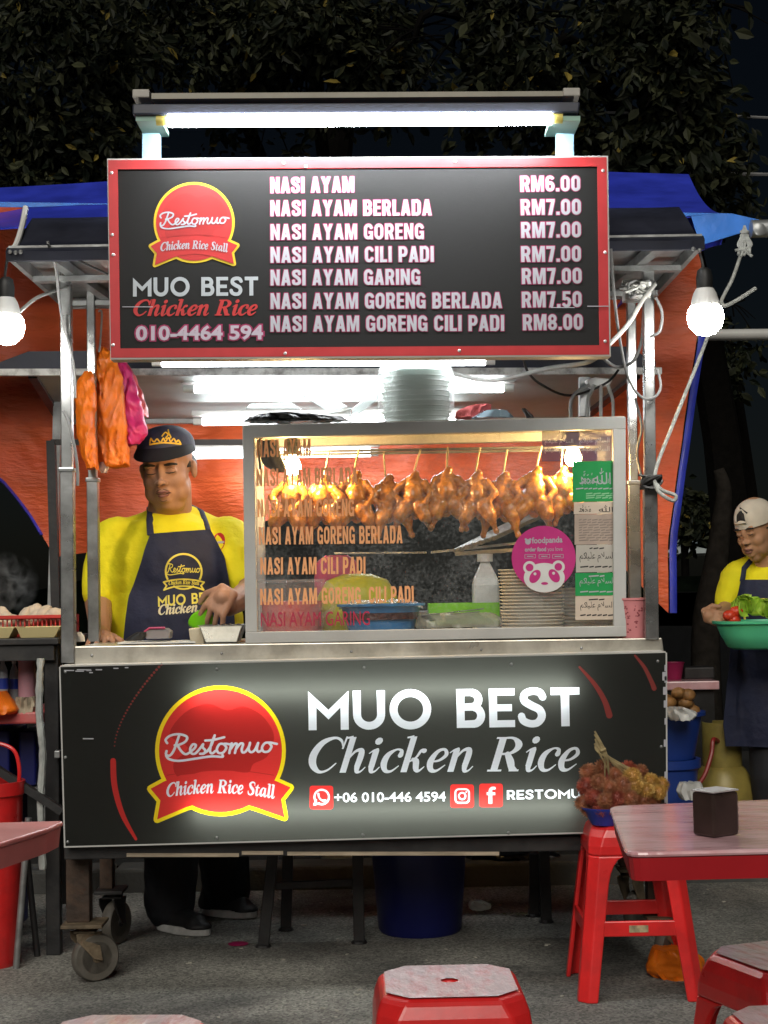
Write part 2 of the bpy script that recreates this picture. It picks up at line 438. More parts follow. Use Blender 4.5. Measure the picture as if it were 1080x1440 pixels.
def serif():
    G = {}; n = 5
    def g(ch, adv, *its): G[ch] = (adv, list(its))
    hs = lambda x0, x1, y, w=.035: st([(x0, y), (x1, y)], w)
    lead = st([(-.01, .37, .02), (.05, .42, .035), (.12, .44, .06)], .03, 'r', 3)
    tail = lambda x: st([(x, .13, .11), (x + .02, .02, .07), (x + .09, .02, .035), (x + .15, .10, .02)], .1, 'r', 4)
    arch = lambda x: [st([(x, .26, .04), (x + .1, .41, .05), (x + .2, .43, .09), (x + .225, .33, .115), (x + .215, .13, .11)], .1, 'r', 5), tail(x + .215)]
    g('C', .66, st([(.62, .5, .02), (.56, .62, .045), (.42, .675, .05), (.22, .58, .115), (.12, .36, .145), (.16, .16, .12), (.31, .02, .06), (.46, .05, .04), (.58, .18, .025)], .1, 'r', n), st([(.625, .46), (.645, .7)], .035))
    g('h', .50, st([(.1, .0), (.1, .69)], .115), st([(-.02, .67, .03), (.1, .69, .05)], .03), *arch(.12))
    g('i', .25, lead, st([(.1, .43, .115), (.1, .1, .11)], .11), tail(.1), st([(.1, .605, .14), (.101, .605, .14)], .14, 'r'))
    g('c', .38, st([(.33, .33, .1), (.325, .415, .06), (.23, .44, .035), (.1, .34, .1), (.065, .18, .12), (.13, .035, .075), (.24, .02, .045), (.35, .12, .02)], .1, 'r', n))
    g('k', .48, st([(.1, .0), (.1, .69)], .115), st([(-.02, .67, .03), (.1, .69, .05)], .03), st([(.13, .19, .03), (.25, .28, .04), (.31, .41, .06), (.37, .41, .09)], .05, 'r', 4), st([(.2, .25, .06), (.27, .21, .11), (.31, .07, .1), (.37, .02, .05), (.45, .1, .02)], .1, 'r', 4))
    g('e', .39, st([(.09, .20, .03), (.22, .225, .05), (.32, .33, .075), (.26, .435, .05), (.14, .39, .075), (.065, .21, .12), (.11, .05, .09), (.22, .02, .05), (.35, .13, .02)], .1, 'r', n))
    g('n', .5, lead, st([(.1, .0), (.1, .43)], .115), *arch(.12))
    g('R', .66, st([(.14, .0), (.14, .66)], .13), hs(.02, .28, .018), hs(.02, .3, .648), st([(.14, .645, .035), (.34, .64, .05), (.47, .5, .13), (.37, .36, .06), (.14, .335, .035)], .08, 'r', n), st([(.3, .34, .09), (.4, .19, .13), (.46, .06, .11)], .1, 'r', 4), hs(.42, .6, .018, .036), st([(.46, .07, .11), (.56, .02, .04)], .05, 'r'))
    g('S', .5, st([(.43, .5, .02), (.41, .61, .045), (.28, .665, .05), (.13, .56, .11), (.2, .41, .14), (.36, .27, .14), (.38, .12, .11), (.25, .01, .05), (.1, .05, .045), (.05, .19, .02)], .1, 'r', n))
    g('t', .3, st([(.15, .55, .03), (.11, .42, .1), (.1, .12, .11)], .1, 'r', 3), tail(.1), hs(-.01, .26, .42))
    g('a', .49, st([(.33, .40, .05), (.2, .44, .04), (.085, .29, .11), (.075, .1, .11), (.16, .02, .05), (.31, .2, .03)], .1, 'r', n), st([(.34, .44, .09), (.33, .1, .11)], .1), tail(.33))
    g('l', .25, st([(.1, .69, .115), (.1, .1, .11)], .11), tail(.1), st([(-.02, .67, .03), (.1, .69, .05)], .03))
    return G, .0, .26

def script():
    w = .118; n = 6
    L = [[(-.05, .62), (-.12, .8), (.1, 1.0), (.5, 1.06), (.86, .92), (.8, .68), (.5, .52), (.3, .5)], [(.5, .98), (.38, .6), (.24, .2), (.06, -.02), (-.1, .05), (-.08, .22)],
         [(.42, .52), (.6, .2), (.8, .03), (1.0, .12), (1.22, .32), (1.28, .48), (1.14, .52), (1.02, .3), (1.08, .07), (1.25, .05), (1.46, .28), (1.62, .52)],
         [(1.62, .5), (1.6, .35), (1.72, .2), (1.66, .04), (1.48, .03)], [(1.62, .04), (1.82, .16), (2.02, .5), (2.16, .95)], [(2.16, .95), (2.0, .5), (1.94, .15), (2.04, .03), (2.2, .16)],
         [(1.72, .7), (2.1, .72), (2.6, .84)], [(2.62, .48), (2.4, .5), (2.26, .25), (2.34, .05), (2.55, .06), (2.7, .3), (2.6, .5), (2.9, .46)],
         [(2.95, .52), (2.88, .25), (2.84, .02)], [(2.88, .2), (3.08, .48), (3.2, .46), (3.14, .2), (3.1, .02)], [(3.14, .2), (3.34, .48), (3.48, .46), (3.42, .2), (3.46, .04), (3.6, .08), (3.76, .34), (3.8, .52)],
         [(3.8, .5), (3.74, .2), (3.84, .04), (4.02, .14), (4.18, .5)], [(4.18, .5), (4.12, .2), (4.2, .04), (4.36, .14)], [(4.72, .5), (4.5, .48), (4.36, .25), (4.44, .05), (4.66, .06), (4.8, .3), (4.7, .5), (5.05, .42)],
         [(-.1, -.02), (.05, -.2), (.5, -.3), (1.2, -.22), (2.0, -.12), (2.5, -.16), (2.52, -.06)]]
    return union([st(l, w, 'r', n) for l in L])

FONTS = {'condensed': condensed(), 'geometric': geometric(), 'serif': serif()}
GC = {}
def string_mesh(font, s, grow=0.0, shear=0.0):
    G, gap, space = FONTS[font]; x = 0.0; vs = []; fs = []
    for ch in s:
        if ch == ' ': x += space; continue
        adv, items = G[ch]; k = (font, ch, grow)
        if k not in GC: GC[k] = union(items, grow)
        gv, gf = GC[k]; o = len(vs)
        vs += [(p[0] + x + shear * p[1], p[1]) for p in gv]; fs += [tuple(i + o for i in f) for f in gf]
        x += adv + gap
    return vs, fs

BF = {}
def sans_mesh(s, bold=0.02):
    k = (s, bold)
    if k not in BF:
        c = bpy.data.curves.new('t', 'FONT'); c.body = s; c.offset = bold; c.resolution_u = 3
        o = bpy.data.objects.new('t', c); COL.objects.link(o); bpy.context.view_layer.update()
        me = bpy.data.meshes.new_from_object(o)
        BF[k] = ([(v.co.x, v.co.y) for v in me.vertices], [tuple(p.vertices) for p in me.polygons])
        bpy.data.objects.remove(o); bpy.data.curves.remove(c); bpy.data.meshes.remove(me)
    return BF[k]

def arabic_mesh(k):
    if ('ar', k) not in BF:
        c = bpy.data.curves.new('t', 'CURVE'); c.dimensions = '2D'; c.fill_mode = 'BOTH'
        for lp in ARABIC[k].split(';'):
            q = [tuple(int(x) / 100 for x in p.split(',')) for p in lp.split()]
            sp = c.splines.new('POLY'); sp.points.add(len(q) - 1); sp.use_cyclic_u = True
            for i, p in enumerate(q): sp.points[i].co = (p[0], p[1], 0, 1)
        o = bpy.data.objects.new('t', c); COL.objects.link(o); bpy.context.view_layer.update()
        me = bpy.data.meshes.new_from_object(o)
        BF[('ar', k)] = ([(v.co.x, v.co.y) for v in me.vertices], [tuple(p.vertices) for p in me.polygons])
        bpy.data.objects.remove(o); bpy.data.curves.remove(c); bpy.data.meshes.remove(me)
    return BF[('ar', k)]

def lay(mb, shape, L, Rt, hpx, Y, base=0.0, top=1.0, arch=0.0, ext=None, proj=None):
    """lay a flat shape so its left/right ends and baseline fall at L..Rt, with height hpx between y=base and y=top"""
    vs, fs = shape; xs = [p[0] for p in vs]
    x0, x1 = ext if ext else (min(xs), max(xs))
    a, b = P(L[0], L[1], Y), P(Rt[0], Rt[1], Y); d = b - a
    up = V((-d.z, 0, d.x)).normalized() * (hpx * Y / FPX); out = []
    for x, y in vs:
        t = (x - x0) / (x1 - x0); w = (y - base) / (top - base) + arch * (1 - (2 * t - 1) ** 2)
        p = a + d * t + up * w
        if proj: p = proj(p)
        out.append(p)
    return mb.add(out, fs)

def disc_shape(pts): return (pts, [tuple(range(len(pts)))])
ARABIC = {'salam': '566,85 575,85 578,0 568,0;538,85 547,85 550,25 550,19 549,14 548,10 546,6 543,3 539,1 534,0 526,-1 527,9 533,9 537,10 539,12 540,15 540,19 540,24;511,41 511,32 512,25 513,20 515,15 517,12 520,11 523,9;502,40 503,36 503,32 503,28 503,25 503,22 503,19 503,15 501,12 497,10 492,9 488,9 485,10 483,11 482,12 482,14 481,15 482,18 482,20 482,23 483,27 483,29 484,32 475,33 473,26 472,20 471,16 469,13 468,11 466,10 463,9 460,9 456,9 454,10 452,11 450,12 450,14 449,15 450,19 450,23 451,27 452,30 443,33 441,25 440,19 438,15 437,12 435,11 433,10 430,9 427,9 425,-1 431,0 435,0 439,2 442,4 445,8 447,13 443,12 444,8 446,4 449,2 452,0 455,0 458,-1 464,0 468,0 472,2 474,4 477,7 479,11 475,11 476,8 477,5 506,5 508,8 510,13 508,14 509,11 510,8 512,6 514,4 516,2 519,1 522,0;530,9 531,8 532,6 532,5 532,3 531,1 529,0;402,20 400,85 409,85 412,24 401,42 400,32 398,24 394,18 390,14 384,11 377,10 370,9 362,10 360,1 362,0 365,0 368,0 371,-1 375,0 379,0 384,1 388,2 392,4 396,7 400,11 403,15 405,21 407,28;366,67 373,59 380,53 385,46 390,40 395,35 398,30 401,26 404,22 397,16 395,20 392,24 388,29 383,35 378,41 372,47 366,53 359,60;328,45 334,45 338,43 342,40 345,36 347,32 349,27 349,23 350,18 350,15 349,12 348,10 347,7 346,5 345,3 339,5 333,6 328,7 323,7 319,6 316,5 313,3 311,0 310,-3 309,-8 309,-13 310,-18 311,-24 312,-31 313,-38 315,-44 306,-47 304,-39 302,-31 301,-24 300,-18 300,-12 299,-7 300,-1 302,5 305,9 309,12 314,15 319,16 324,17 330,17 336,16 341,15 341,19 340,23 339,26 338,29 336,32 334,34 331,35 328,36 325,35 322,34 320,33 317,30 315,27 313,24 305,28 309,34 312,38 316,41 320,44 324,45;240,52 243,52 246,52 249,51 252,50 250,41 248,42 245,42 243,42 240,42 236,42 233,41 230,39 228,36 226,33 226,29 226,26 227,24 228,21 230,19 233,17 235,16 238,15 240,14 243,13 245,13 246,14 247,14 249,15 250,15 252,16 254,16 256,18 259,19 263,10 255,7 247,5 238,2 229,1 218,0 207,-1 208,9 214,9 219,9 223,9 225,10 227,10 228,10 226,11 223,13 220,16 218,20 216,24 216,29 217,36 219,41 223,46 228,49 234,51;183,85 193,85 195,25 195,19 197,15 199,12 201,10 204,9;185,24 185,19 185,15 184,12 182,10 178,9 172,9 171,-1 177,0 182,1 186,2 190,4 192,7 193,10 191,11 192,8 193,5 195,3 198,1 202,0;210,9 211,8 212,6 213,5 212,3 211,1 209,0;148,34 157,32 156,30 156,27 155,24 155,22 155,19 154,17 155,16 155,14 155,13 156,11 159,11 162,10 166,9;146,26 145,21 144,17 142,13 140,11 137,10 133,9 128,9 127,-1 132,0 136,0 140,1 143,2 146,3 148,5 150,8 152,11 149,12 149,9 150,6 177,6 176,8 174,9;157,-11 159,-12 161,-13 162,-15 163,-17 162,-19 161,-21 159,-23 157,-23 154,-23 153,-21 151,-19 151,-17 151,-15 153,-13 154,-12;140,-11 143,-12 145,-13 146,-15 146,-17 146,-19 145,-21 143,-23 140,-23 138,-23 136,-21 135,-19 135,-17 135,-15 136,-13 138,-12;113,84 117,75 111,72 105,69 100,67 94,64 89,61 84,58 80,56 76,53 76,57 82,52 87,48 91,44 96,40 100,35 103,30 107,25 110,19 113,15 116,13 119,11 123,10 126,9;106,81 100,78 94,75 89,72 83,69 79,66 75,63 72,61 72,60 71,59 71,57 70,55 70,54 70,52 70,51 72,49 75,47 78,44 81,41 85,37 88,34 92,30 95,26 97,23 99,20 99,17 99,15 98,13 95,11 92,10 86,9 77,9 68,9 67,-1 76,-1 83,0 89,0 94,1 98,3 101,4 103,6 106,9 108,12 104,13 107,8 111,4 115,2 119,0 123,0;130,9 132,8 132,6 133,5 132,3 131,1 129,0;40,43 42,43 45,42 47,40 49,37 51,32 54,25 56,19 58,15 60,12 62,10 65,9;36,42 31,41 26,39 21,35 16,31 11,26 7,20 4,13 2,5 1,-3 1,-7 2,-13 3,-20 5,-29 7,-38 9,-47 18,-44 17,-39 16,-34 15,-28 13,-22 12,-17 12,-11 11,-7 11,-3 11,1 12,7 14,12 16,17 15,17 18,13 21,9 24,5 27,3 31,1 35,-1 38,-2 42,-2 45,-2 47,-1 50,0 52,2 54,5 56,8 53,6 56,3 59,1 62,0;38,32 36,32 35,32 33,31 31,30 28,29 26,27 24,25 22,23 22,24 25,19 28,15 32,12 36,9 39,8 43,8 45,8 46,8 47,9 48,11 48,13 48,15 46,19 45,23 44,26 43,28 42,30 40,31 39,32;70,9 71,8 72,6 73,5 72,3 71,1 69,0',
 'allah': '87,98 88,96 89,93 89,90 90,88 89,84 87,81 85,78 75,79 73,82 72,84 75,83 74,79 77,78;82,96 82,94 83,92 83,90 83,88 83,86 83,85 82,84 80,84 78,84 77,85 77,86 76,88 76,95 71,93 71,89 70,85 69,82 68,80 66,80 65,80 64,81 64,82 63,84 63,86 64,87 64,89 64,91 58,90 58,88 58,86 58,85 57,83 58,80 59,77 61,74 65,74 69,74 72,76;105,85 114,85 117,25 117,19 116,14 115,10 113,6 110,3 106,1 100,0 93,-1 89,0 86,0 84,2 81,3 80,5 78,7 76,4 71,1 65,0 58,-1 53,0 48,1 44,2 41,4 39,7 37,12 30,11 24,10 19,11 14,13 10,15 6,18 4,22 4,26 5,33 8,38 12,43 18,47 26,50 34,52 33,61 43,61 45,22 45,17 47,14 49,11 52,10 55,9 59,9 65,9 68,10 70,12 71,15 72,19 71,24 70,67 80,67 81,25 82,19 83,15 85,12 88,10 91,9 94,9 100,9 104,10 106,12 107,15 107,19 107,24;34,42 28,41 23,39 18,37 15,34 14,31 13,28 13,25 15,23 18,22 21,21 24,20 28,20 32,20 35,21;133,85 142,85 145,0 135,0;69,119 75,119 76,98 69,98',
 'name': '34,56 39,49 42,42 45,36 48,31 50,26 52,21 54,16 56,13 58,11 60,10 62,9 64,9 67,9 70,11 71,12 73,15 75,19 78,24 81,29 84,33 87,37 89,39 92,41 95,42 97,43 99,43 103,42 106,41 109,39 112,35 115,31 118,24 120,18 123,14 125,12 127,10 130,9 133,9 139,9 145,10 151,11 156,13 162,15 167,17 172,20 177,23 174,26 170,28 166,30 161,31 156,32 151,32 149,32 148,32 146,32 144,31 143,31 141,31 139,40 142,41 145,41 148,42 151,42 157,41 162,40 167,39 171,37 175,34 179,32 183,30 186,29 190,28 193,27 196,27 197,19 192,18 187,17 183,16 179,14 175,11 170,9 166,7 160,4 155,2 148,1 140,0 132,-1 134,0 136,1 137,3 138,5 137,6 136,8 135,9;26,50 29,46 32,41 35,37 37,32 39,28 40,25 41,22 42,19 41,16 40,14 38,12 35,10 31,9 25,9 20,9 16,11 12,12 9,14 4,5 7,4 10,2 13,1 17,0 21,-1 25,-1 34,0 41,2 45,5 48,9 49,14 50,19 45,15 47,10 49,6 52,3 55,1 59,0 63,-1 65,0 67,1 69,3 69,5 69,6 68,8 66,9 79,7 82,11 85,7 88,4 92,1 96,-1 100,-2 104,-2 107,-2 110,-1 112,0 115,2 117,5 118,8 117,6 120,3 123,1 127,0;243,42 247,42 251,40 254,38 257,35 259,31 261,27 262,23 262,19 262,13 260,8 257,4 253,2 229,4 236,1 241,0 213,0 216,1 219,2 221,5 224,8 227,12 229,18 232,23 234,27 236,30 238,32 240,32 242,33 245,32 248,30 250,28 252,25 253,21 254,18 253,16 253,14 252,12 250,11 247,10 244,10 241,10 237,11 232,13 226,16 221,9 208,9 211,9 214,11 216,12 218,15 220,19 223,24 226,31 230,36 233,39 236,41 240,42;101,33 99,33 97,33 95,32 93,31 91,28 88,25 86,20 88,17 90,15 93,12 95,10 97,9 100,8 102,8 104,7 108,8 110,10 111,14 110,19 109,21 108,24 107,26 105,29 104,31 102,32;182,17 189,21 190,17 192,14 195,11 198,10 203,9;183,12 185,8 187,5 191,2 194,1 198,0 202,0 207,-1;221,80 225,80 228,77 230,74 231,70 230,65 227,61 223,63 221,64 219,66 217,68 217,70 217,72 218,73 219,74 221,74 223,74 224,73 224,71 225,69 224,67 222,64 219,62 220,59;217,80 213,77 211,74 211,70 211,66 213,63 216,61 215,60;160,71 160,64 133,57 133,63;104,80 105,77 106,74 106,72 107,69 106,65 104,62 102,60 92,61 90,63 89,66 92,64 91,61 94,59;99,78 99,76 100,74 100,72 100,70 100,68 100,66 99,65 97,65 95,65 94,66 93,68 93,69 93,76 88,74 88,71 87,66 86,63 85,62 83,62 82,62 81,63 81,64 80,66 80,67 81,69 81,71 81,73 75,71 75,69 75,68 74,66 74,65 75,61 76,58 78,56 82,55 86,56 89,58;102,94 102,88 76,80 76,87'}
# ---------------------------------------------------------------- materials
M_ = dict(
    steel=mat('stainless steel', (.42, .43, .43), .28, .85, .2, 9, .08, 40, dirt=(.10, .095, .085), dscale=7, damt=.55),
    steel2=mat('worn galvanised steel', (.34, .35, .35), .42, .7, .22, 14, .1, 50, dirt=(.09, .08, .07), dscale=9, damt=.6),
    lip=mat('dented sheet steel', (.66, .63, .55), .30, .65, .22, 8, .25, 14, dirt=(.16, .13, .08), dscale=6, damt=.5),
    alu=mat('aluminium profile', (.50, .50, .48), .45, .0, .06, 20, .03, 90, dirt=(.25, .24, .22), dscale=10, damt=.3),
    black=mat('black painted steel', (.014, .014, .015), .5, 0, .3, 20, .1, 60, dirt=(.05, .045, .04), dscale=8, damt=.5),
    rust=mat('rusty painted steel', (.05, .032, .022), .75, .1, .4, 25, .3, 60, dirt=(.12, .06, .03), dscale=10, damt=.7),
    brown=mat('dusty caster steel', (.16, .12, .075), .7, .2, .3, 30, .3, 80, dirt=(.05, .035, .02), dscale=16, damt=.7),
    navy=mat('navy vinyl', (.008, .010, .022), .55, 0, .25, 12, .12, 30),
    white=mat('white plastic', (.68, .68, .66), .4, 0, .05, 30),
    red=mat('red plastic', (.70, .022, .022), .3, 0, .10, 10, .03, 90, coat=.3, dirt=(.30, .02, .02), dscale=7, damt=.5),
    redframe=mat('red printed border', (.46, .022, .026), .4, 0, .06, 30),
    signblack=mat('black sign print', (.013, .0127, .0123), .65, 0, .12, 30, .08, 40, stretch=(1, 1, 40), spec=.25),
    print_white=mat('white print', (.41, .41, .45), .45, 0, .03, 30),
    print_mag=mat('magenta print', (.30, .010, .08), .45, 0, .05, 30),
    print_red=mat('red print', (.46, .018, .018), .45, 0, .06, 30),
    print_dred=mat('dark red print', (.36, .014, .014), .45, 0, .06, 30),
    print_yel=mat('yellow print', (.62, .44, .012), .45, 0, .04, 30),
    rubber=mat('grey caster tyre', (.11, .10, .085), .6, 0, .25, 30, .1, 60, dirt=(.08, .07, .05), dscale=12, damt=.6),
    cable_w=mat('grey white cable', (.36, .36, .34), .5, 0, .15, 30),
    cable_g=mat('grey cable', (.17, .17, .17), .5, 0, .15, 30),
    cable_k=mat('black cable', (.012, .012, .012), .5, 0, .1, 30),
    wood=mat('pale plank', (.40, .33, .24), .7, 0, .25, 12, .1, 50, stretch=(1, 8, 8), dirt=(.12, .09, .06), dscale=9, damt=.5),
)
LED = (.93, .97, 1.0)
TUBE = lamp_mat('lit white tube', LED, 125.0)
TUBE_IN = lamp_mat('lit tube in sign box', (.92, 1.0, .95), 28.0)
TUBE_R = lamp_mat('lit white tube behind', LED, 30.0)
BULB = lamp_mat('lit round bulb', (1.0, .98, .92), 100.0)
WARM = lamp_mat('lit warm bulb', (1.0, .62, .24), 420.0)

# ---------------------------------------------------------------- ground, kerb
def ground_mat():
    m = mat('asphalt', (.21, .212, .202), .8, 0, .35, 3.0, .9, 220, dirt=(.33, .33, .31), dscale=1.6, damt=.7)
    t = m.node_tree; b = t.nodes['Principled BSDF']; lk = b.inputs['Base Color'].links[0].from_socket
    tc = [n for n in t.nodes if n.type == 'MAPPING'][0]
    vo = t.nodes.new('ShaderNodeTexVoronoi'); vo.inputs['Scale'].default_value = 150
    t.links.new(tc.outputs[0], vo.inputs['Vector'])
    rp = t.nodes.new('ShaderNodeValToRGB'); rp.color_ramp.elements[0].color = (.35, .35, .35, 1); rp.color_ramp.elements[1].color = (1.7, 1.68, 1.6, 1)
    t.links.new(vo.outputs['Color'], rp.inputs[0])
    mx = t.nodes.new('ShaderNodeMixRGB'); mx.blend_type = 'MULTIPLY'; mx.inputs[0].default_value = 1
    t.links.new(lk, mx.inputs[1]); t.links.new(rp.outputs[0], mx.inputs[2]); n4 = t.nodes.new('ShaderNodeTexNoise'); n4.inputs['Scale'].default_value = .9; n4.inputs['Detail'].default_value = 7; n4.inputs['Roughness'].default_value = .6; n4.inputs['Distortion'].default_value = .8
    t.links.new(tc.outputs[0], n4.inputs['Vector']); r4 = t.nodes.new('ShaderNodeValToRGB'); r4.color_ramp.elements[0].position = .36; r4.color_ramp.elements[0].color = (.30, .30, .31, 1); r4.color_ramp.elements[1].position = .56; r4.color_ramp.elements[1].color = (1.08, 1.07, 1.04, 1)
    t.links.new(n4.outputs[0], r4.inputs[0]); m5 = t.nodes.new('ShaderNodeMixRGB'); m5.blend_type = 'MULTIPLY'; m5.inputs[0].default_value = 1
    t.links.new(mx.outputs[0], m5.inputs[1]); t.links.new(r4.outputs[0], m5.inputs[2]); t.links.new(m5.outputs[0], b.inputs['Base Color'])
    return m
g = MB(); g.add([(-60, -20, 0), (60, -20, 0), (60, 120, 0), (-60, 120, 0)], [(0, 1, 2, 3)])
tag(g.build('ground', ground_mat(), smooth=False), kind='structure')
M_['kerbm'] = mat('dirty concrete kerb', (.075, .075, .07), .85, 0, .3, 6, .4, 60, dirt=(.03, .03, .03), dscale=3)
k = MB(); yk = 5.72
x = -8.0
while x < 8:
    k.box(x, x + .985, yk, yk + .16, -.02, .085); x += 1.0
tag(k.build('kerb', M_['kerbm'], bevel=.012, smooth=False), kind='structure')
k = MB(); k.box(-12, 12, yk + .163, 30, -.05, .07)
tag(k.build('pavement', mat('pavement slab', (.03, .03, .029), .9, 0, .3, 3, .5, 120, dirt=(.018, .018, .018), dscale=2, spec=.1), smooth=False), kind='structure')

# ---------------------------------------------------------------- food cart
cart = thing('food_cart', 'wheeled street food cart with steel posts, steel counter edge and shallow dark roof', 'food cart', (0, 4.6, 0))
CT = P(500, 903, 4.39).z
# counter
c = MB(); a, b_, d, e = P(104, 938, 4.39), P(934, 919, 4.39), P(931, 897, 4.39), P(104, 909, 4.39)
c.slab([a, b_, d, e], (0, .012, 0))
rz_ = lambda X: e.z + (d.z - e.z) * (X - e.x) / (d.x - e.x)
counter_z = lambda X: rz_(X)
c.add([V((e.x, 4.403, e.z - .002)), V((d.x, 4.403, d.z - .002)), V((d.x, 4.98, d.z - .002)), V((e.x, 4.98, e.z - .002))], [(0, 1, 2, 3)])
c.build('counter_top', M_['lip'], cart, smooth=False, bevel=.003)
c = MB()
for X in (.03, .25, .47, .69, .86):
    p = P(104 + 830 * X, 909 - 12 * X + 13, 4.387); c = MB(); c.ell(p, (.004, .003, .004), nu=8, nv=5); c.build('rivet', M_['steel2'], cart)
# posts
def post(x0, y0, x1, y1, Y, w, ys=None, ws=None):
    m = MB(); m.bar(P(x0, y0, Y), P(x1, y1, Y), w, w, (0, 1, 0))
    o = m.build('post', M_['steel'], cart, smooth=False, bevel=.003)
    if ys:
        t = (ys - y0) / (y1 - y0); m = MB(); m.bar(P(x0 + (x1 - x0) * t, ys, Y), P(x1, y1, Y), ws, ws, (0, 1, 0))
        m.bar(P(x0 + (x1 - x0) * t, ys, Y), P(x0 + (x1 - x0) * t, ys + 6, Y), ws + .006, ws + .006, (0, 1, 0))
        m.build('sleeve', M_['steel'], o, smooth=False, bevel=.0025)
post(93, 380, 97, 932, 4.40, .031, 658, .037)
post(128, 410, 133, 903, 4.76, .026, 672, .034)
post(911, 382, 916, 899, 4.40, .031, 672, .037)
post(887, 414, 893, 893, 4.76, .028, 676, .036)
# roof
zr = P(500, 358, 4.15).z; XL, XR = P(12, 360, 4.15).x, P(988, 356, 4.15).x
rf = MB(); rf.box(XL, XR, 4.15, 4.88, zr + .034, zr + .04)
roof = rf.build('roof', M_['steel2'], cart, smooth=False)
rf = MB()
for (y0, y1) in ((4.15, 4.165), (4.865, 4.88)): rf.box(XL, XR, y0, y1, zr, zr + .033)
for (x0, x1) in ((XL, XL + .014), (XR - .014, XR)): rf.box(x0, x1, 4.166, 4.864, zr, zr + .033)
rf.build('edge_trim', M_['steel2'], roof, smooth=False)
for X in (XL + .10, XL + .24, -.35, 0, .35, XR - .26, XR - .11):
    m = MB(); m.bar((X, 4.17, zr + .018), (X + (.06 if X < 0 else -.06), 4.86, zr + .018), .028, .026); m.build('rib', M_['steel2'], roof, smooth=False)
for Y in (4.39, 4.77):
    m = MB(); m.box(XL + .015, XR - .015, Y - .017, Y + .017, zr - .012, zr + .003); m.build('crossbeam', M_['steel2'], roof, smooth=False)
pr = [(4.135, -.004), (4.132, .02), (4.150, .034), (4.20, .052), (4.25, .105), (4.30, .150), (4.42, .172), (4.90, .175)]
rf = MB()
def cover(u, v):
    i = min(len(pr) - 2, int(v * (len(pr) - 1))); t = v * (len(pr) - 1) - i
    Y = pr[i][0] + (pr[i + 1][0] - pr[i][0]) * t; z = pr[i][1] + (pr[i + 1][1] - pr[i][1]) * t
    ins = .045 * max(0, min(1, (Y - 4.15) / .2))
    X = XL - .004 + ins + (XR - XL + .008 - 2 * ins) * u
    w = .004 * sin(X * 31) * (1 if v < .3 else .4) + .004 * noise.noise(V((X * 5, v * 3, 0)))
    return V((X, Y + w, zr + z + w * .4))
rf.grid(cover, 120, 28, (0, .006, -.002))
rf.build('roof_cover', M_['navy'], roof)
rf = MB(); rf.tube(smooth_path([P(12, 352, 4.18), P(22, 345, 4.2), P(31, 318, 4.24), P(36, 292, 4.3)], 5), .008)
rf.build('edge_pipe', M_['white'], roof)
m = MB()
for p in ((14, 354), (22, 355), (29, 354), (975, 350), (984, 352)): m = MB(); m.ell(P(p[0], p[1], 4.13), (.006, .005, .006), nu=10, nv=6); m.build('bolt', M_['steel2'], roof)
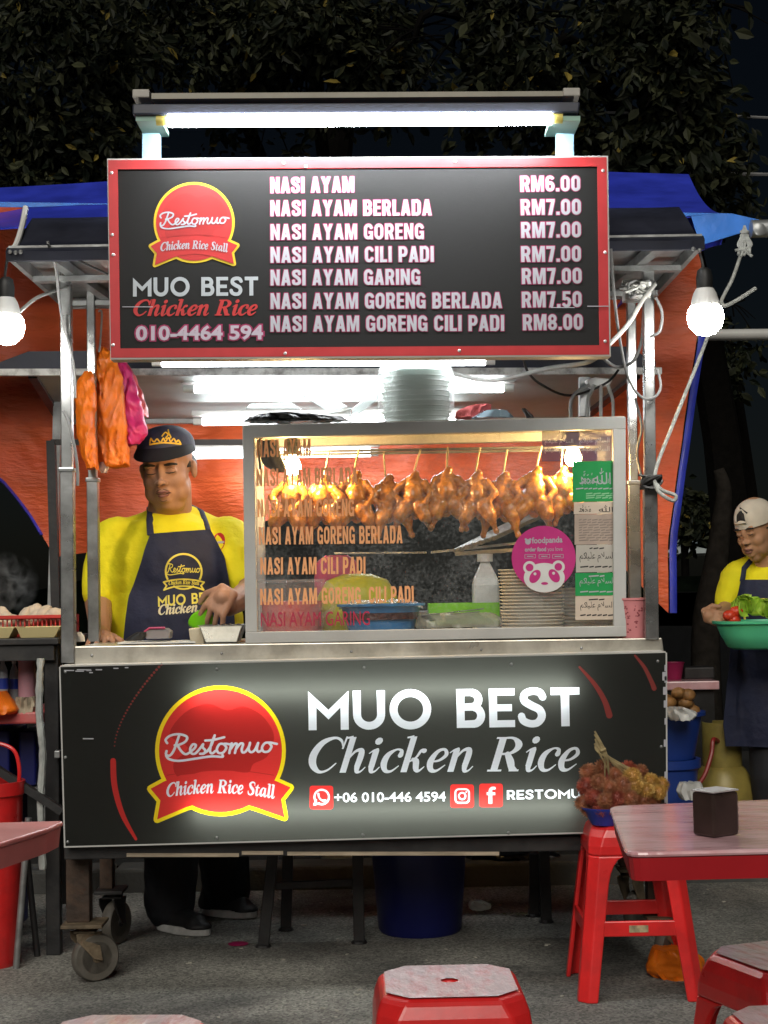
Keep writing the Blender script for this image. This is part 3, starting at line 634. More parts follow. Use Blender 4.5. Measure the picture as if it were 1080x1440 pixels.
# chassis
m = MB()
zb = P(500, 1190, 4.36).z
xl, xr = P(92, 1190, 4.36).x, P(934, 1190, 4.36).x
for Y in (4.34, 4.93): m.box(xl, xr, Y, Y + .04, zb - .02, zb + .02)
for X in (xl, 0, xr - .04): m.box(X, X + .04, 4.381, 4.929, zb - .02, zb + .02)
m.build('chassis', M_['black'], cart, smooth=False, bevel=.003)
m = MB(); m.box(xl, xr, 4.43, 4.95, zb + .021, CT - .05); m.build('cabinet', M_['black'], cart, smooth=False)
for (x0, x1, y) in ((178, 336, 1200), (340, 398, 1197), (404, 702, 1198)):
    m = MB(); m.pbox(x0, y, x1, y + 5, 4.335, .12); m.build('underside_plank', M_['wood'], cart, smooth=False)
def caster(px, py, Y, rpx, topy, ang, leg_top, leg_w, mtl):
    cpt = P(px, py, Y); r = rpx * Y / FPX; cpt.z = r
    zt = P(px, topy, Y).z
    root = MB(); lx = P(leg_w[0], topy, Y).x, P(leg_w[1], topy, Y).x
    root.box(lx[0], lx[1], Y - .0, Y + .05, zt + .006, zb - .02)
    lg = root.build('cart_leg', M_['rust'], cart, smooth=False, bevel=.003)
    f = MB(); f.box(min(lx[0], cpt.x - .05) - .008, max(lx[1], cpt.x + .03), Y - .04, Y + .07, zt - .004, zt + .006)
    sd = V((cos(ang), sin(ang), 0)); nrm = V((-sin(ang), cos(ang), 0))
    topc = V((cpt.x - sd.x * .03, Y + .02, zt - .004)); ax = V((cpt.x, Y + .02, r))
    f.tube([topc, topc - V((0, 0, .018))], .022, 12)
    for sg in (-1, 1):
        o = nrm * (.024 * sg); a = topc - V((0, 0, .018))
        f.slab([a + o - sd * .038, a + o + sd * .038, a + o + sd * .03 - V((0, 0, .03)), ax + o + sd * .013 - V((0, 0, .008)), ax + o - sd * .013, a + o - sd * .036 - V((0, 0, .02))], nrm * (.004 * sg))
    f.box(topc.x - .03, topc.x + .03, topc.y - .026, topc.y + .026, zt - .024, zt - .018)
    cs = f.build('caster', mtl, cart, smooth=False, bevel=.0015)
    w = MB(); Mx = Matrix((sd, V((0, 0, 1)), nrm)).transposed()
    rot = Matrix((sd, -V((0, 0, 1)), nrm)).transposed()
    w.lathe(ax, [(r * .66, -.016), (r * .93, -.017), (r, -.011), (r, .011), (r * .93, .017), (r * .66, .016), (r * .66, -.016)], 36, rot)
    wh = w.build('tyre', M_['rubber'], cs)
    w = MB(); w.lathe(ax, [(.0, -.018), (r * .2, -.018), (r * .22, -.012), (r * .5, -.007), (r * .66, -.013), (r * .66, .013), (r * .5, .007), (r * .22, .012), (r * .2, .018), (0, .018)], 28, rot)
    for i in range(5):
        a = 2 * pi * i / 5; q = rot @ V((cos(a), sin(a), 0)); w.bar(ax + q * r * .2 - nrm * .011, ax + q * r * .62 - nrm * .011, .012, .008, nrm)
    w.build('rim', mtl, cs)
caster(132, 1340, 4.42, 33, 1300, .55, 1190, (93, 126), M_['brown'])
caster(162, 1295, 4.88, 30, 1253, 1.2, 1200, (140, 158), M_['black'])
caster(898, 1281, 4.92, 29, 1222, .9, 1200, (872, 886), M_['brown'])
caster(950, 1330, 4.42, 33, 1290, .6, 1190, (912, 934), M_['brown'])
# folding support legs under the cart
for (x0, y0, x1, y1, Y) in ((384, 1200, 370, 1318, 4.82), (405, 1200, 402, 1296, 5.05), (503, 1200, 505, 1316, 4.85), (752, 1200, 750, 1272, 5.2), (765, 1196, 768, 1288, 5.1)):
    m = MB(); a, b_ = P(x0, y0, Y), P(x1, y1, Y); b_.z = 0; m.bar(a, b_, .034, .03, (0, 1, 0)); m.lathe(b_, [(.026, 0), (.022, .008), (.014, .012)], 12)
    m.build('support_leg', M_['black'], cart, smooth=False, bevel=.002)
m = MB(); m.bar(P(372, 1246, 4.83), P(512, 1240, 4.86), .02, .02); m.build('support_rail', M_['black'], cart, smooth=False)

# ---------------------------------------------------------------- backlit sign on the front of the cart
YS = 4.30
sign = thing('backlit_sign', 'wide black backlit sign covering the lower front of the cart', 'sign', (0, YS, P(500, 1180, YS).z))
tl, tr, br, bl = P(85, 938, YS), P(936, 918, YS), P(937, 1167, YS), P(92, 1190, YS)
TR_ = lambda n, c, tw: mat(n, c, .42, 0, .05, 30, .03, 60, trans=tw, stretch=(1, 1, 30))
m = MB(); D = V((0, .115, 0)); ins = V((0, .006, 0))
def rim(m, a, b, off, t):
    m.slab([a + off, b + off, b + off + t, a + off + t], D)
m.slab([bl + D, br + D, tr + D, tl + D], (0, .004, 0))
m.build('back_plate', mat('grey box lining', (.10, .10, .10), .7), sign, smooth=False)
m = MB(); m.slab([bl - V((.004, 0, .0)), br, br + V((0, 0, -.004)), bl + V((-.004, 0, -.004))], D); m.slab([tl, tr, tr + V((0, 0, .004)), tl + V((0, 0, .004))], D)
m.slab([bl, bl - V((.004, 0, 0)), tl - V((.004, 0, 0)), tl], D); m.slab([br, br + V((.004, 0, 0)), tr + V((.004, 0, 0)), tr], D)
m.build('sign_box', M_['alu'], sign, smooth=False)
for (ya, yb) in ((972, 964), (1141, 1131)):
    m = MB(); m.tube([P(272, ya, YS + .034), P(806, yb, YS + .034)], .013, 10); m.build('light_tube', TUBE_IN, sign)
T = dict(white=TR_('backlit white film', (.66, .68, .74), .40), red=TR_('backlit red film', (.62, .030, .026), .45), dred=TR_('backlit dark red film', (.40, .016, .014), .45),
         yel=TR_('backlit yellow film', (.90, .66, .01), .4), salmon=TR_('backlit salmon film', (.24, .035, .03), .3), grey=TR_('backlit grey film', (.35, .34, .33), .3))
STACK = None
def put(name, mt, parent, draw, label=None):
    m = MB(); draw(m)
    if STACK is not None:
        for v in m.v: v.y = YS
        STACK.append((name, mt, parent, m)); return parent
    return m.build(name, mt, parent, smooth=False, label=label, fix=False)
def text(m, font, s, L, Rt, h, Y, grow=0.0, shear=0.0, arch=0.0, proj=None):
    base = string_mesh(font, s, 0.0, shear); xs = [p[0] for p in base[0]]; ext = (min(xs), max(xs))
    top = {'condensed': 1.0, 'geometric': 1.0, 'serif': .67}[font]
    lay(m, string_mesh(font, s, grow, shear) if grow else base, L, Rt, h, Y, 0, top, arch, ext, proj)
def logo(cx, cy, r, Y, parent, mats, tilt=0.0, dz=.0006):
    """round badge with a ribbon, r in photograph pixels"""
    def at(k): return lambda q: q
    up = lambda x, y: (cx + x * r, cy - y * r + tilt * x * r)
    def shape(m, sh, Yk):
        m.add([P(*up(x, y), Yk) for x, y in sh[0]], sh[1])
    rib = [(-.87, -.47)] + [(x, -.40 + .07 * (1 - (x / .8) ** 2)) for x in (-.6, -.3, 0, .3, .6)] + [(.87, -.47), (1.07, -.56), (.93, -.74), (.98, -1.02), (.52, -.86)] + \
          [(x, -.80 + .08 * (1 - (x / .5) ** 2) - .05) for x in (.3, 0, -.3)] + [(-.52, -.86), (-.97, -1.05), (-.92, -.76), (-1.07, -.58)]
    circ = [(cos(2 * pi * i / 64), sin(2 * pi * i / 64)) for i in range(64)]
    c = lambda k: [(x * k, y * k) for x, y in circ]
    put('logo_outline', mats['yel'], parent, lambda m: shape(m, union([('p', c(1.0)), ('p', rib)], .0) if True else None, Y))
    put('logo_outline', mats['yel'], parent, lambda m: shape(m, union([('p', rib)], .055), Y - dz * .4))
    put('logo_disc', mats['red'], parent, lambda m: shape(m, disc_shape(c(.94)), Y - dz))
    dk = smooth_path([(-.55, .58), (-.2, .72), (.1, .62), (.35, .68), (.62, .55), (.8, .3), (.8, .1), (.7, -.1), (.5, -.2), (.42, -.33), (.1, -.3), (-.3, -.32), (-.62, -.42), (-.72, -.2), (-.5, .05), (-.78, .25)], 4, True)
    put('logo_shape', mats['dred'], parent, lambda m: shape(m, disc_shape(dk), Y - 1.5 * dz))
    put('logo_ribbon', mats['red'], parent, lambda m: shape(m, disc_shape(rib), Y - 2.2 * dz))
    put('ribbon_line', mats['dred'], parent, lambda m: shape(m, union([st([(x, -.37 + .075 * (1 - (x / .8) ** 2)) for x in (-.82, -.4, 0, .4, .82)], .012, 'b', 3)]), Y - 2.9 * dz))
    sc = script(); x0, x1 = min(p[0] for p in sc[0]), max(p[0] for p in sc[0])
    put('logo_script', mats['white'], parent, lambda m: shape(m, ([((p[0] - x0) / (x1 - x0) * 1.74 - .86, -.06 + (p[1] + .05) * .30 + ((p[0] - x0) / (x1 - x0) - .5) * .05) for p in sc[0]], sc[1]), Y - 3.5 * dz))
    b = string_mesh('serif', 'Chicken Rice Stall', .012, .18); x0, x1 = min(p[0] for p in b[0]), max(p[0] for p in b[0])
    def rt(p):
        t = (p[0] - x0) / (x1 - x0) * 2 - 1; k = -.30 * t
        return (t * .83 - k * 0 + .0, -.72 + .075 * (1 - t * t) + p[1] * .30 + t * -.012)
    put('ribbon_lettering', mats['white'], parent, lambda m: shape(m, ([rt(p) for p in b[0]], b[1]), Y - 4.2 * dz))
STACK = []
put('face_panel', TR_('backlit dark film', (.034, .034, .030), .74), sign, lambda m: m.add([bl, br, tr, tl], [(0, 1, 2, 3)]))
logo(310, 1056, 92, YS - .001, sign, T)
put('heading_lettering', T['white'], sign, lambda m: text(m, 'geometric', 'MUO BEST', (434, 1027), (816, 1021), 54, YS - .001))
put('subheading_lettering', T['white'], sign, lambda m: text(m, 'serif', 'Chicken Rice', (434, 1087), (816, 1084), 48, YS - .001, 0, .30))
def sans(m, s, L, Rt, h, Y, bold=.02, proj=None):
    lay(m, sans_mesh(s, bold), L, Rt, h, Y, 0.0, .73, 0, None, proj)
put('phone_lettering', T['white'], sign, lambda m: sans(m, '+06 010-446 4594', (470, 1128), (627, 1126.5), 13.5, YS - .001, .018))
put('name_lettering', T['white'], sign, lambda m: text(m, 'geometric', 'RESTOMUO', (713, 1124.5), (836, 1122), 13, YS - .001))
def rrect(x0, y0, x1, y1, r, n=5):
    return arc(x1 - r, y1 - r, r, r, 0, 90, n) + arc(x0 + r, y1 - r, r, r, 90, 180, n) + arc(x0 + r, y0 + r, r, r, 180, 270, n) + arc(x1 - r, y0 + r, r, r, 270, 360, n)
def ishape(m, sh, cx, cy, s, Y): m.add([P(cx + x * s, cy - y * s, Y) for x, y in sh[0]], sh[1])
ring = lambda cx, cy, r, w, a0=0, a1=365: st(arc(cx, cy, r, r, a0, a1, 28), w)
icons = {
    (452, 1121.5): union([ring(.02, .04, .62, .17, -118, 225), st([(-.62, -.62), (-.45, -.2)], .16, 'r'), st([(-.62, -.62), (-.2, -.5)], .16, 'r'), st([(-.26, .3, .2), (-.2, .0, .15), (.05, -.25, .15), (.34, -.28, .22)], .16, 'r', 4)]),
    (650, 1119.5): union([st(rrect(-.58, -.58, .58, .58, .3), .15, 'r', 0, True), ring(0, 0, .28, .15), st([(.34, .34), (.345, .34)], .15, 'r')]),
    (690.5, 1118.5): union([('p', [(-.2, -.72), (.1, -.72), (.1, .72 - .3), (-.2, .42)]), st([(-.05, .2, .28), (-.04, .45, .28), (.1, .6, .26), (.36, .6, .24)], .26, 'b', 3), ('p', [(-.36, .02), (.36, .02), (.36, .26), (-.36, .26)])]),
}
for (cx, cy), sh in icons.items():
    def dr(m): ishape(m, disc_shape(rrect(-1, -1, 1, 1, .22)), cx, cy, 16.5, YS - .001)
    ic = put('social_icon', T['red'], sign, dr)
    put('icon_symbol', T['white'], ic, lambda m: ishape(m, sh, cx, cy, 16.5, YS - .0016))
# arcs of dots and strokes round the printed circle
def arcs(m):
    for i in range(28):
        a = R(218 - 0 + i * 2.05 - 40); p = (335 + 178 * cos(a), 1078 - 178 * sin(a) * 1.0)
        q = (161 + 66 * (i / 27) ** 1.45, 1049 - 115 * (i / 27) ** .92)
        r = 1.1 + .9 * i / 27
        m.add([P(q[0] + r * cos(2 * pi * k / 8), q[1] + r * sin(2 * pi * k / 8), YS - .001) for k in range(8)], [tuple(range(8))])
put('dotted_arc', T['salmon'], sign, arcs)
def swoosh(pts):
    sh = union([('s', smooth_path(pts, 8), 'r')]); return lambda m: m.add([P(x, y, YS - .001) for x, y in sh[0]], sh[1])
put('printed_arc', T['red'], sign, swoosh([(159, 1070, 8), (161, 1105, 8), (172, 1145, 7), (191, 1180, 4)]))
put('printed_arc', T['salmon'], sign, swoosh([(815, 938, 3), (836, 962, 6), (850, 985, 7.5), (857, 1006, 9)]))
put('printed_arc', T['salmon'], sign, swoosh([(893, 922, 3), (906, 938, 5), (916, 958, 6), (920, 968, 7)]))
for i, (nm, mt_, pa, m) in enumerate(STACK):
    near = [q_[3] for q_ in STACK[i + 1:]]
    o_ = (cutout(m, near) if near else m).build(nm, mt_, pa, smooth=False, fix=False)
STACK = None
m = MB()
for (x, y) in ((92, 945), (305, 941), (512, 939), (719, 934), (92, 1065), (930, 1050), (95, 1184), (305, 1178), (510, 1174), (715, 1171), (930, 1158), (925, 930)):
    m = MB(); m.ell(P(x, y, YS - .001), (.0045, .003, .0045), nu=8, nv=5); m.build('screw', M_['steel2'], sign)
m = MB()
for (x, y, w) in ((112, 944, 12), (125, 943, 7), (139, 942, 9), (163, 940, 7), (128, 946, 5), (97, 943, 14), (178, 939, 5), (124, 1039, 15), (118, 942, 20)):
    m.pbox(x - w / 2, y - .9, x + w / 2, y + .6, YS - .0015, .001)
for (y, w) in ((935, 3), (945, 6), (951, 3), (966, 5), (985, 4), (1010, 3), (1040, 4), (1085, 3), (1120, 3)):
    m.pbox(937.5 - w, y, 937.5, y + 6 + w, YS - .0015, .001)
m.build('peeled_edge', M_['print_white'], sign, smooth=False)

# ---------------------------------------------------------------- menu board
YM = 4.02
menu = thing('menu_board', 'large black menu board with red border and prices, mounted across the top of the cart', 'sign', (0, YM, P(500, 503, YM).z))
q = [P(156, 503, YM), P(857, 498.5, YM), P(853, 221, YM), P(152, 225, YM)]
m = MB(); m.slab(q, (0, .045, 0)); m.build('face_panel', M_['signblack'], menu, smooth=False)
outer = [(156, 503), (857, 498.5), (853, 221), (152, 225)]; inner = [(169, 490), (843, 485.5), (840, 234), (165.5, 238)]
m = MB()
for i in range(4):
    a, b_, c_, d_ = outer[i], outer[(i + 1) % 4], inner[(i + 1) % 4], inner[i]
    m.slab([P(*t_, YM - .004) for t_ in (a, b_, c_, d_)], (0, .003, 0))
m.build('border', M_['redframe'], menu, smooth=False)
m = MB()
e2 = [(155, 505.5), (859, 501), (855, 219), (150.5, 223)]
for i in range(4): m.slab([P(*t_, YM - .003) for t_ in (e2[i], e2[(i + 1) % 4], outer[(i + 1) % 4], outer[i])], (0, .055, 0))
m.build('edge_trim', M_['alu'], menu, smooth=False)
mm = dict(white=M_['print_white'], red=M_['print_red'], dred=M_['print_dred'], yel=M_['print_yel'])
logo(273, 313, 57, YM - .001, menu, mm)
rows = [('NASI AYAM', 498, 271.5), ('NASI AYAM BERLADA', 607, 304), ('NASI AYAM GORENG', 596, 337.5), ('NASI AYAM CILI PADI', 610, 369.5), ('NASI AYAM GARING', 591, 401.5), ('NASI AYAM GORENG BERLADA', 706, 434.5), ('NASI AYAM GORENG CILI PADI', 709, 466.5)]
prices = [('RM6.00', 732, 816, 269.5), ('RM7.00', 732.5, 817, 302.5), ('RM7.00', 733, 817, 334.5), ('RM7.00', 733, 817, 368.5), ('RM7.00', 734, 818, 399.5), ('RM7.50', 734, 818, 432.5), ('RM8.00', 735.5, 819.5, 464.5)]
for gr, nm, mt_, Yk in ((.048, 'lettering_outline', M_['print_mag'], YM - .0008), (0, 'lettering', M_['print_white'], YM - .0016)):
    for s, xe, y in rows: put(nm, mt_, menu, lambda m: text(m, 'condensed', s, (380.5, y), (xe, y - 1.2), 22.5, Yk, gr))
    for s, x0, x1, y in prices: put('price_' + nm, mt_, menu, lambda m: text(m, 'condensed', s, (x0, y), (x1, y - .8), 22.5, Yk, gr))
put('heading_lettering', mat('pale grey print', (.40, .43, .45), .4, 0, .03, 30), menu, lambda m: text(m, 'geometric', 'MUO BEST', (187, 417), (363, 415.5), 27, YM - .001))
put('subheading_lettering', M_['print_red'], menu, lambda m: text(m, 'serif', 'Chicken Rice', (188, 444), (362, 443), 22, YM - .001, .012, .30))
xs_ = [p[0] for p in sans_mesh('010-4464 594', .03)[0]]
put('phone_outline', M_['print_mag'], menu, lambda m: lay(m, sans_mesh('010-4464 594', .10), (191, 478), (370, 476.5), 20, YM - .0008, 0, .73, 0, (min(xs_), max(xs_))))
put('phone_lettering', mat('pale pink print', (.48, .41, .48), .4, 0, .03, 30), menu, lambda m: lay(m, sans_mesh('010-4464 594', .03), (191, 478), (370, 476.5), 20, YM - .0016, 0, .73, 0, (min(xs_), max(xs_))))
m = MB()
for (x, y) in ((157, 243), (158, 330), (159, 358), (159, 485), (399, 229), (640, 227), (848, 240), (851, 355), (851, 480), (401, 497), (646, 493), (430, 234)):
    m = MB(); m.ell(P(x, y, YM - .004), (.0045, .003, .0045), nu=8, nv=5); m.build('screw', M_['white'], menu)
m = MB(); m.pbox(172, 431, 215, 432, YM - .0012, .0006); m.pbox(775, 432, 808, 433, YM - .0022, .0006); m.pbox(826, 430, 856, 431.2, YM - .006, .001)
m.build('crack', M_['print_white'], menu, smooth=False)

# ---------------------------------------------------------------- lights
YT = 3.92
top = thing('tube_light', 'long bright tube light on blue arms above the menu board', 'light', P(500, 225, YT))
m = MB(); m.tube([P(237, 170, YT), P(775, 167, YT)], .0165, 12); m.build('lit_tube', TUBE, top)
for (x0, x1) in ((220, 237), (775, 791)):
    m = MB(); m.tube([P(x0, 170 if x0 < 500 else 167, YT), P(x1, 170 if x0 < 500 else 167, YT)], .0125, 12); m.build('tube_holder', mat('yellowed lamp holder', (.55, .45, .10), .4), top)
m = MB(); m.slab([P(186, 161, YT - .01), P(814, 158, YT - .01), P(816, 143, YT - .01), P(186, 146, YT - .01)], (0, .09, 0)); m.build('housing', mat('dark lamp housing', (.035, .04, .06), .4), top, smooth=False, bevel=.004)
m = MB(); m.slab([P(213, 139, YT + .0), P(792, 135, YT + .0), P(792, 128, YT), P(213, 131, YT)], (0, .05, 0)); m.build('top_strip', mat('beige strip', (.36, .34, .28), .5, dirt=(.18, .16, .1), dscale=9), top, smooth=False)
for (x, y) in ((198, 131), (804, 129)):
    m = MB(); m.pbox(x - 12, y - 6, x + 12, y + 6, YT - .006, .06); m.build('end_cap', mat('beige cap', (.42, .40, .36), .5), top, smooth=False, bevel=.003)
blue = mat('pale blue paint', (.28, .46, .58), .45, 0, .08, 20)
for (x, w) in ((212, 12.5), (795, 12.5)):
    m = MB(); m.pbox(x - w, 170, x + w, 226 if x < 500 else 221, 4.03, .03); m.build('arm', blue, top, smooth=False, bevel=.002)
    m = MB(); m.pbox(x - 21, 163, x + 15 if x < 500 else x + 21, 170, YT + .0, 4.06 - YT); m.build('bracket', mat('pale green paint', (.30, .5, .42), .45), top, smooth=False)
def tube_light(x0, x1, y0, y1, Y, label, hx0, hx1, hy, m_=TUBE_R, r=.0145):
    t = thing('tube_light', label, 'light', P((x0 + x1) / 2, y0 - 18, Y), 'tube lights under the canopy')
    m = MB(); m.tube([P(x0, y0, Y), P(x1, y1, Y)], r, 10); m.build('lit_tube', m_, t)
    for (xa, xb, yy) in ((hx0, x0, y0), (x1, hx1, y1)):
        m = MB(); m.tube([P(xa, yy, Y), P(xb, yy, Y)], r * .9, 10); m.build('tube_holder', M_['white'], t)
    m = MB(); a, b_ = P(hx0 - 2, y0 - hy, Y + .02), P(hx1 + 2, y1 - hy, Y + .02); m.bar(a, b_, .045, .02); m.build('housing', M_['alu'], t, smooth=False, bevel=.003)
tube_light(228, 682, 509, 507, 4.52, 'tube light right behind the lower edge of the menu board', 214, 696, 10)
tube_light(274, 708, 547, 546, 5.35, 'tube light under the grey rear canopy, the second one down below the menu board', 258, 722, 11)
tube_light(285, 640, 593, 590, 5.75, 'tube light above the man in the cap, mostly behind the glass case', 272, 655, 11)
tube_light(266, 521, 639, 636, 6.05, 'lowest tube light, low on the red tarp beside the cap of the man', 255, 532, 11, lamp_mat('lit tube on the tarp', LED, 9.0), r=.018)
def hanging_bulb(px, py, Y, label, cord):
    c_ = P(px, py, Y); t = thing('hanging_bulb', label, 'light bulb', c_ + V((0, 0, .16)), 'round bulbs hanging from the tent')
    r = 26 * Y / FPX
    prof = [(0, -r), (r * .5, -r * .87), (r * .87, -r * .5), (r, 0), (r * .93, r * .4), (r * .8, r * .62)]
    m = MB(); m.lathe(c_, prof, 20); m.build('glowing_globe', BULB, t)
    m = MB(); m.lathe(c_, [(r * .8, r * .62), (r * .74, r * .95), (r * .62, r * 1.35), (r * .48, r * 1.6), (0, r * 1.6)], 20); m.build('bulb_base', M_['white'], t)
    m = MB(); m.lathe(c_, [(r * .44, r * 1.55), (r * .46, r * 2.2), (r * .38, r * 2.6), (r * .2, r * 2.75), (0, r * 2.75)], 16); m.build('socket', M_['cable_k'], t)
    m = MB(); m.tube(smooth_path([c_ + V((0, 0, r * 2.7))] + [P(*q_) for q_ in cord], 6), .004, 6); m.build('cord', M_['cable_k'], t)
hanging_bulb(9, 460, 4.12, 'round bulb hanging at the far left, in front of the orange tarp', [(7, 390, 4.12), (10, 366, 4.14), (14, 354, 4.15)])
hanging_bulb(992, 447, 4.12, 'round bulb hanging at the right end of the cart roof, under the blue tarp', [(991, 390, 4.12), (988, 370, 4.14), (984, 356, 4.15)])
# ---------------------------------------------------------------- tent tarps
TB = mat('blue tarp', (.030, .050, .52), .38, 0, .25, 6, .25, 28, coat=.15)
TBl = mat('light blue tarp hem', (.03, .16, .55), .4, 0, .2, 8, .2, 30)
TO = mat('orange tarp', (.74, .125, .035), .40, 0, .25, 5, .9, 30, stretch=(.6, 1, 2.2), dirt=(.55, .07, .03), dscale=2.5, damt=.6)
def wr(p, a=.012, f=3.2):
    n = noise.noise(V((p.x * f, p.z * f * 1.3, p.y * f))) + .5 * noise.noise(V((p.x * f * 3, p.z * f * 2.2, 4))) + .22 * noise.noise(V((p.x * f * 9 + p.z * 6, p.z * f * 5, 9)))
    return V((0, n * a, n * a * .3))
tent = thing('tent_roof', 'blue tarpaulin roof of the tent, stretched behind the menu board, its right end sloping down', 'tarpaulin', P(500, 285, 5.0))
XE, XRt = P(1024, 301, 5.0), P(966, 238, 6.2)
def roofs(u, v, back=False):
    xa, xb = -2.6, XE.x; ra, rb = -2.7, XRt.x
    e = V((xa + (xb - xa) * u, 5.0, XE.z - .012 * sin(u * pi * 5) ** 2)); r = V((ra + (rb - ra) * u, 6.2, XRt.z - .03 * abs(sin(u * 7))))
    p = e.lerp(r, v); s_ = -.05 * sin(v * pi)
    return p + V((0, 0, s_)) + wr(p, .02, 2.4)
m = MB(); m.grid(roofs, 130, 26, (0, .004, -.006)); m.build('roof_sheet', TB, tent)
m = MB()
def bk(u, v):
    r = V((-2.7 + (XRt.x + 2.7) * u, 6.2, XRt.z - .03 * abs(sin(u * 7)))); p = r.lerp(V((-2.6 + (XE.x + 2.6) * u, 7.5, XE.z)), v)
    return p + wr(p, .02, 2.4) * (1 if v > 0 else 1)
m.grid(bk, 60, 12, (0, -.004, -.006)); m.build('rear_sheet', TB, tent)
m = MB()
def gable(u, v):
    a = roofs(1, u); b_ = V((XE.x - .03 - .16 * u, 5.0 + 1.2 * u, XE.z - .10 + .02 * sin(u * 9))); return a.lerp(b_, v)
m.grid(gable, 20, 5, (.004, 0, 0)); m.build('gable_flap', TB, tent)
m = MB()
m.grid(lambda u, v: P(-60 + 1085 * u, 284 + 17 * u + (4 + 3 * sin(u * 23) - 7 * u * 0) * v - 1, 4.985), 90, 2, (0, .004, 0)); m.build('hem', TBl, tent)
m = MB(); m.slab([P(972, 304, 4.97), P(1028, 300, 4.98), P(1086, 313, 4.99), P(1050, 325, 4.98), P(985, 345, 4.96)], (0, .005, 0)); m.build('corner_flap', TBl, tent, smooth=False)
def bottom(px):
    k = [(-80, 610), (0, 672), (45, 735), (75, 784), (150, 775), (340, 742), (500, 695), (800, 690), (880, 800), (940, 862)]
    for (a, ya), (b_, yb) in zip(k, k[1:]):
        if px <= b_: return ya + (yb - ya) * max(0, (px - a)) / (b_ - a)
    return 862
back = thing('tarp_wall', 'orange tarpaulin hanging as the back wall of the tent, blue along its edge', 'tarpaulin', P(500, 300, 6.2))
def wall(u, v, off=0):
    px = -80 + 1020 * u; yb = bottom(px); sh = 46 * max(0, (u - .85) / .15)
    y = 292 + (yb - 292) * v
    x = px + sh * (1 - max(0, min(1, (y - 430) / 330))) + (0)
    p = P(x, y, 6.2); return p + wr(p, .035, 1.9) + V((0, off + .05 * sin(px * .03) * (1 - .4 * v), 0))
m = MB(); m.grid(wall, 150, 60, (0, .004, 0)); m.build('sheet', TO, back)
m = MB()
pts = [wall(i / 60, 1) for i in range(9)]
m.tube(pts, .022, 6, flat=.3); m.tube([wall(1, 1 - i / 20, .0) + V((.02, 0, 0)) for i in range(18)], .014, 6, flat=.25); m.build('blue_hem', TB, back)
side = thing('tarp_wall', 'narrow orange tarpaulin flap hanging at the far left behind the hanging bulb', 'tarpaulin', P(0, 290, 5.6))
m = MB(); m.grid(lambda u, v: P(-140 + 172 * u * (1 - .2 * v), 286 + (215 - 30 * u) * v, 5.5 + .3 * u) + wr(P(-140 + 180 * u, 286 + 215 * v, 5.5), .03, 3), 30, 30, (0, .004, 0)); m.build('sheet', TO, side)
# rear canopy (grey awning) and tent bars
cano = thing('rear_canopy', 'grey sheet awning with a dark front strip, low under the tent behind the cart', 'awning', P(500, 524, 5.2))
GR = mat('grey awning sheet', (.34, .375, .36), .5, 0, .1, 5, .08, 20, dirt=(.2, .2, .19), dscale=3, damt=.5)
m = MB(); m.slab([P(40, 524, 5.2), P(900, 524, 5.2), P(812, 588, 6.12), P(84, 590, 6.12)], (0, 0, .01)); m.build('sheet', GR, cano, smooth=False)
m = MB(); m.slab([P(84, 585, 6.11), P(812, 583, 6.11), P(812, 593, 6.11), P(84, 596, 6.11)], (0, .03, 0)); m.build('rear_bar', M_['steel2'], cano, smooth=False)
m = MB(); m.slab([P(-10, 513, 5.17), P(40, 494, 5.17), P(880, 487, 5.17), P(922, 508, 5.17), P(922, 516, 5.17), P(-10, 519, 5.17)], (0, .05, 0)); m.build('front_strip', M_['navy'], cano, smooth=False)
for q_ in ((46, 86, 592), (894, 818, 590)): m = MB(); m.bar(P(q_[0], 528, 5.24), P(q_[1], q_[2], 6.1), .03, .02); m.build('side_bar', M_['black'], cano, smooth=False)
bar = MB(); bar.bar(P(-40, 524, 5.12), P(930, 522, 5.12), .022, .022)
solo(bar, 'tent_bar', mat('chipped white paint', (.55, .55, .53), .5, 0, .1, 30, dirt=(.12, .11, .1), dscale=22, damt=.9), 'chipped white bar running level behind the cart posts, just under the menu board', 'bar', smooth=False)
bar = MB(); bar.tube([P(925, 472, 7.0), P(1120, 470, 7.0)], .026, 10)
solo(bar, 'tent_bar', M_['alu'], 'grey metal bar running level to the right behind the round bulb', 'bar')
bar = MB(); bar.tube([P(1056, 322, 4.9), P(1100, 321, 4.9)], .028, 14); bar.lathe(P(1068, 322, 4.87), [(.012, -.004), (.02, 0), (.012, .004)], 14, Matrix.Rotation(R(90), 3, 'X'))
solo(bar, 'tent_pole', M_['steel2'], 'end of a steel tent pole at the right edge where the rope is tied', 'pole')
for (x0, y0, x1, y1, Y, w, lb) in ((72, 620, 88, 900, 5.55, .03, 'thin dark upright pole behind the left cart posts'), (82, 560, 60, 885, 5.75, .03, 'pale tent pole standing left behind the red food basket')):
    b_ = MB(); q1 = P(x1, y1, Y); q1.z = 0; b_.bar(P(x0, y0, Y), q1, w, w, (0, 1, 0)); solo(b_, 'tent_pole', M_['rust'] if w > .03 else M_['steel2'] if x0 > 80 else M_['black'], lb, 'pole', smooth=False)
b_ = MB(); b_.bar(P(72, 622, 5.55), P(345, 622, 5.55), .02, .02); solo(b_, 'tent_bar', M_['black'], 'dark bar running level on the tarp behind the head of the man', 'bar', smooth=False)
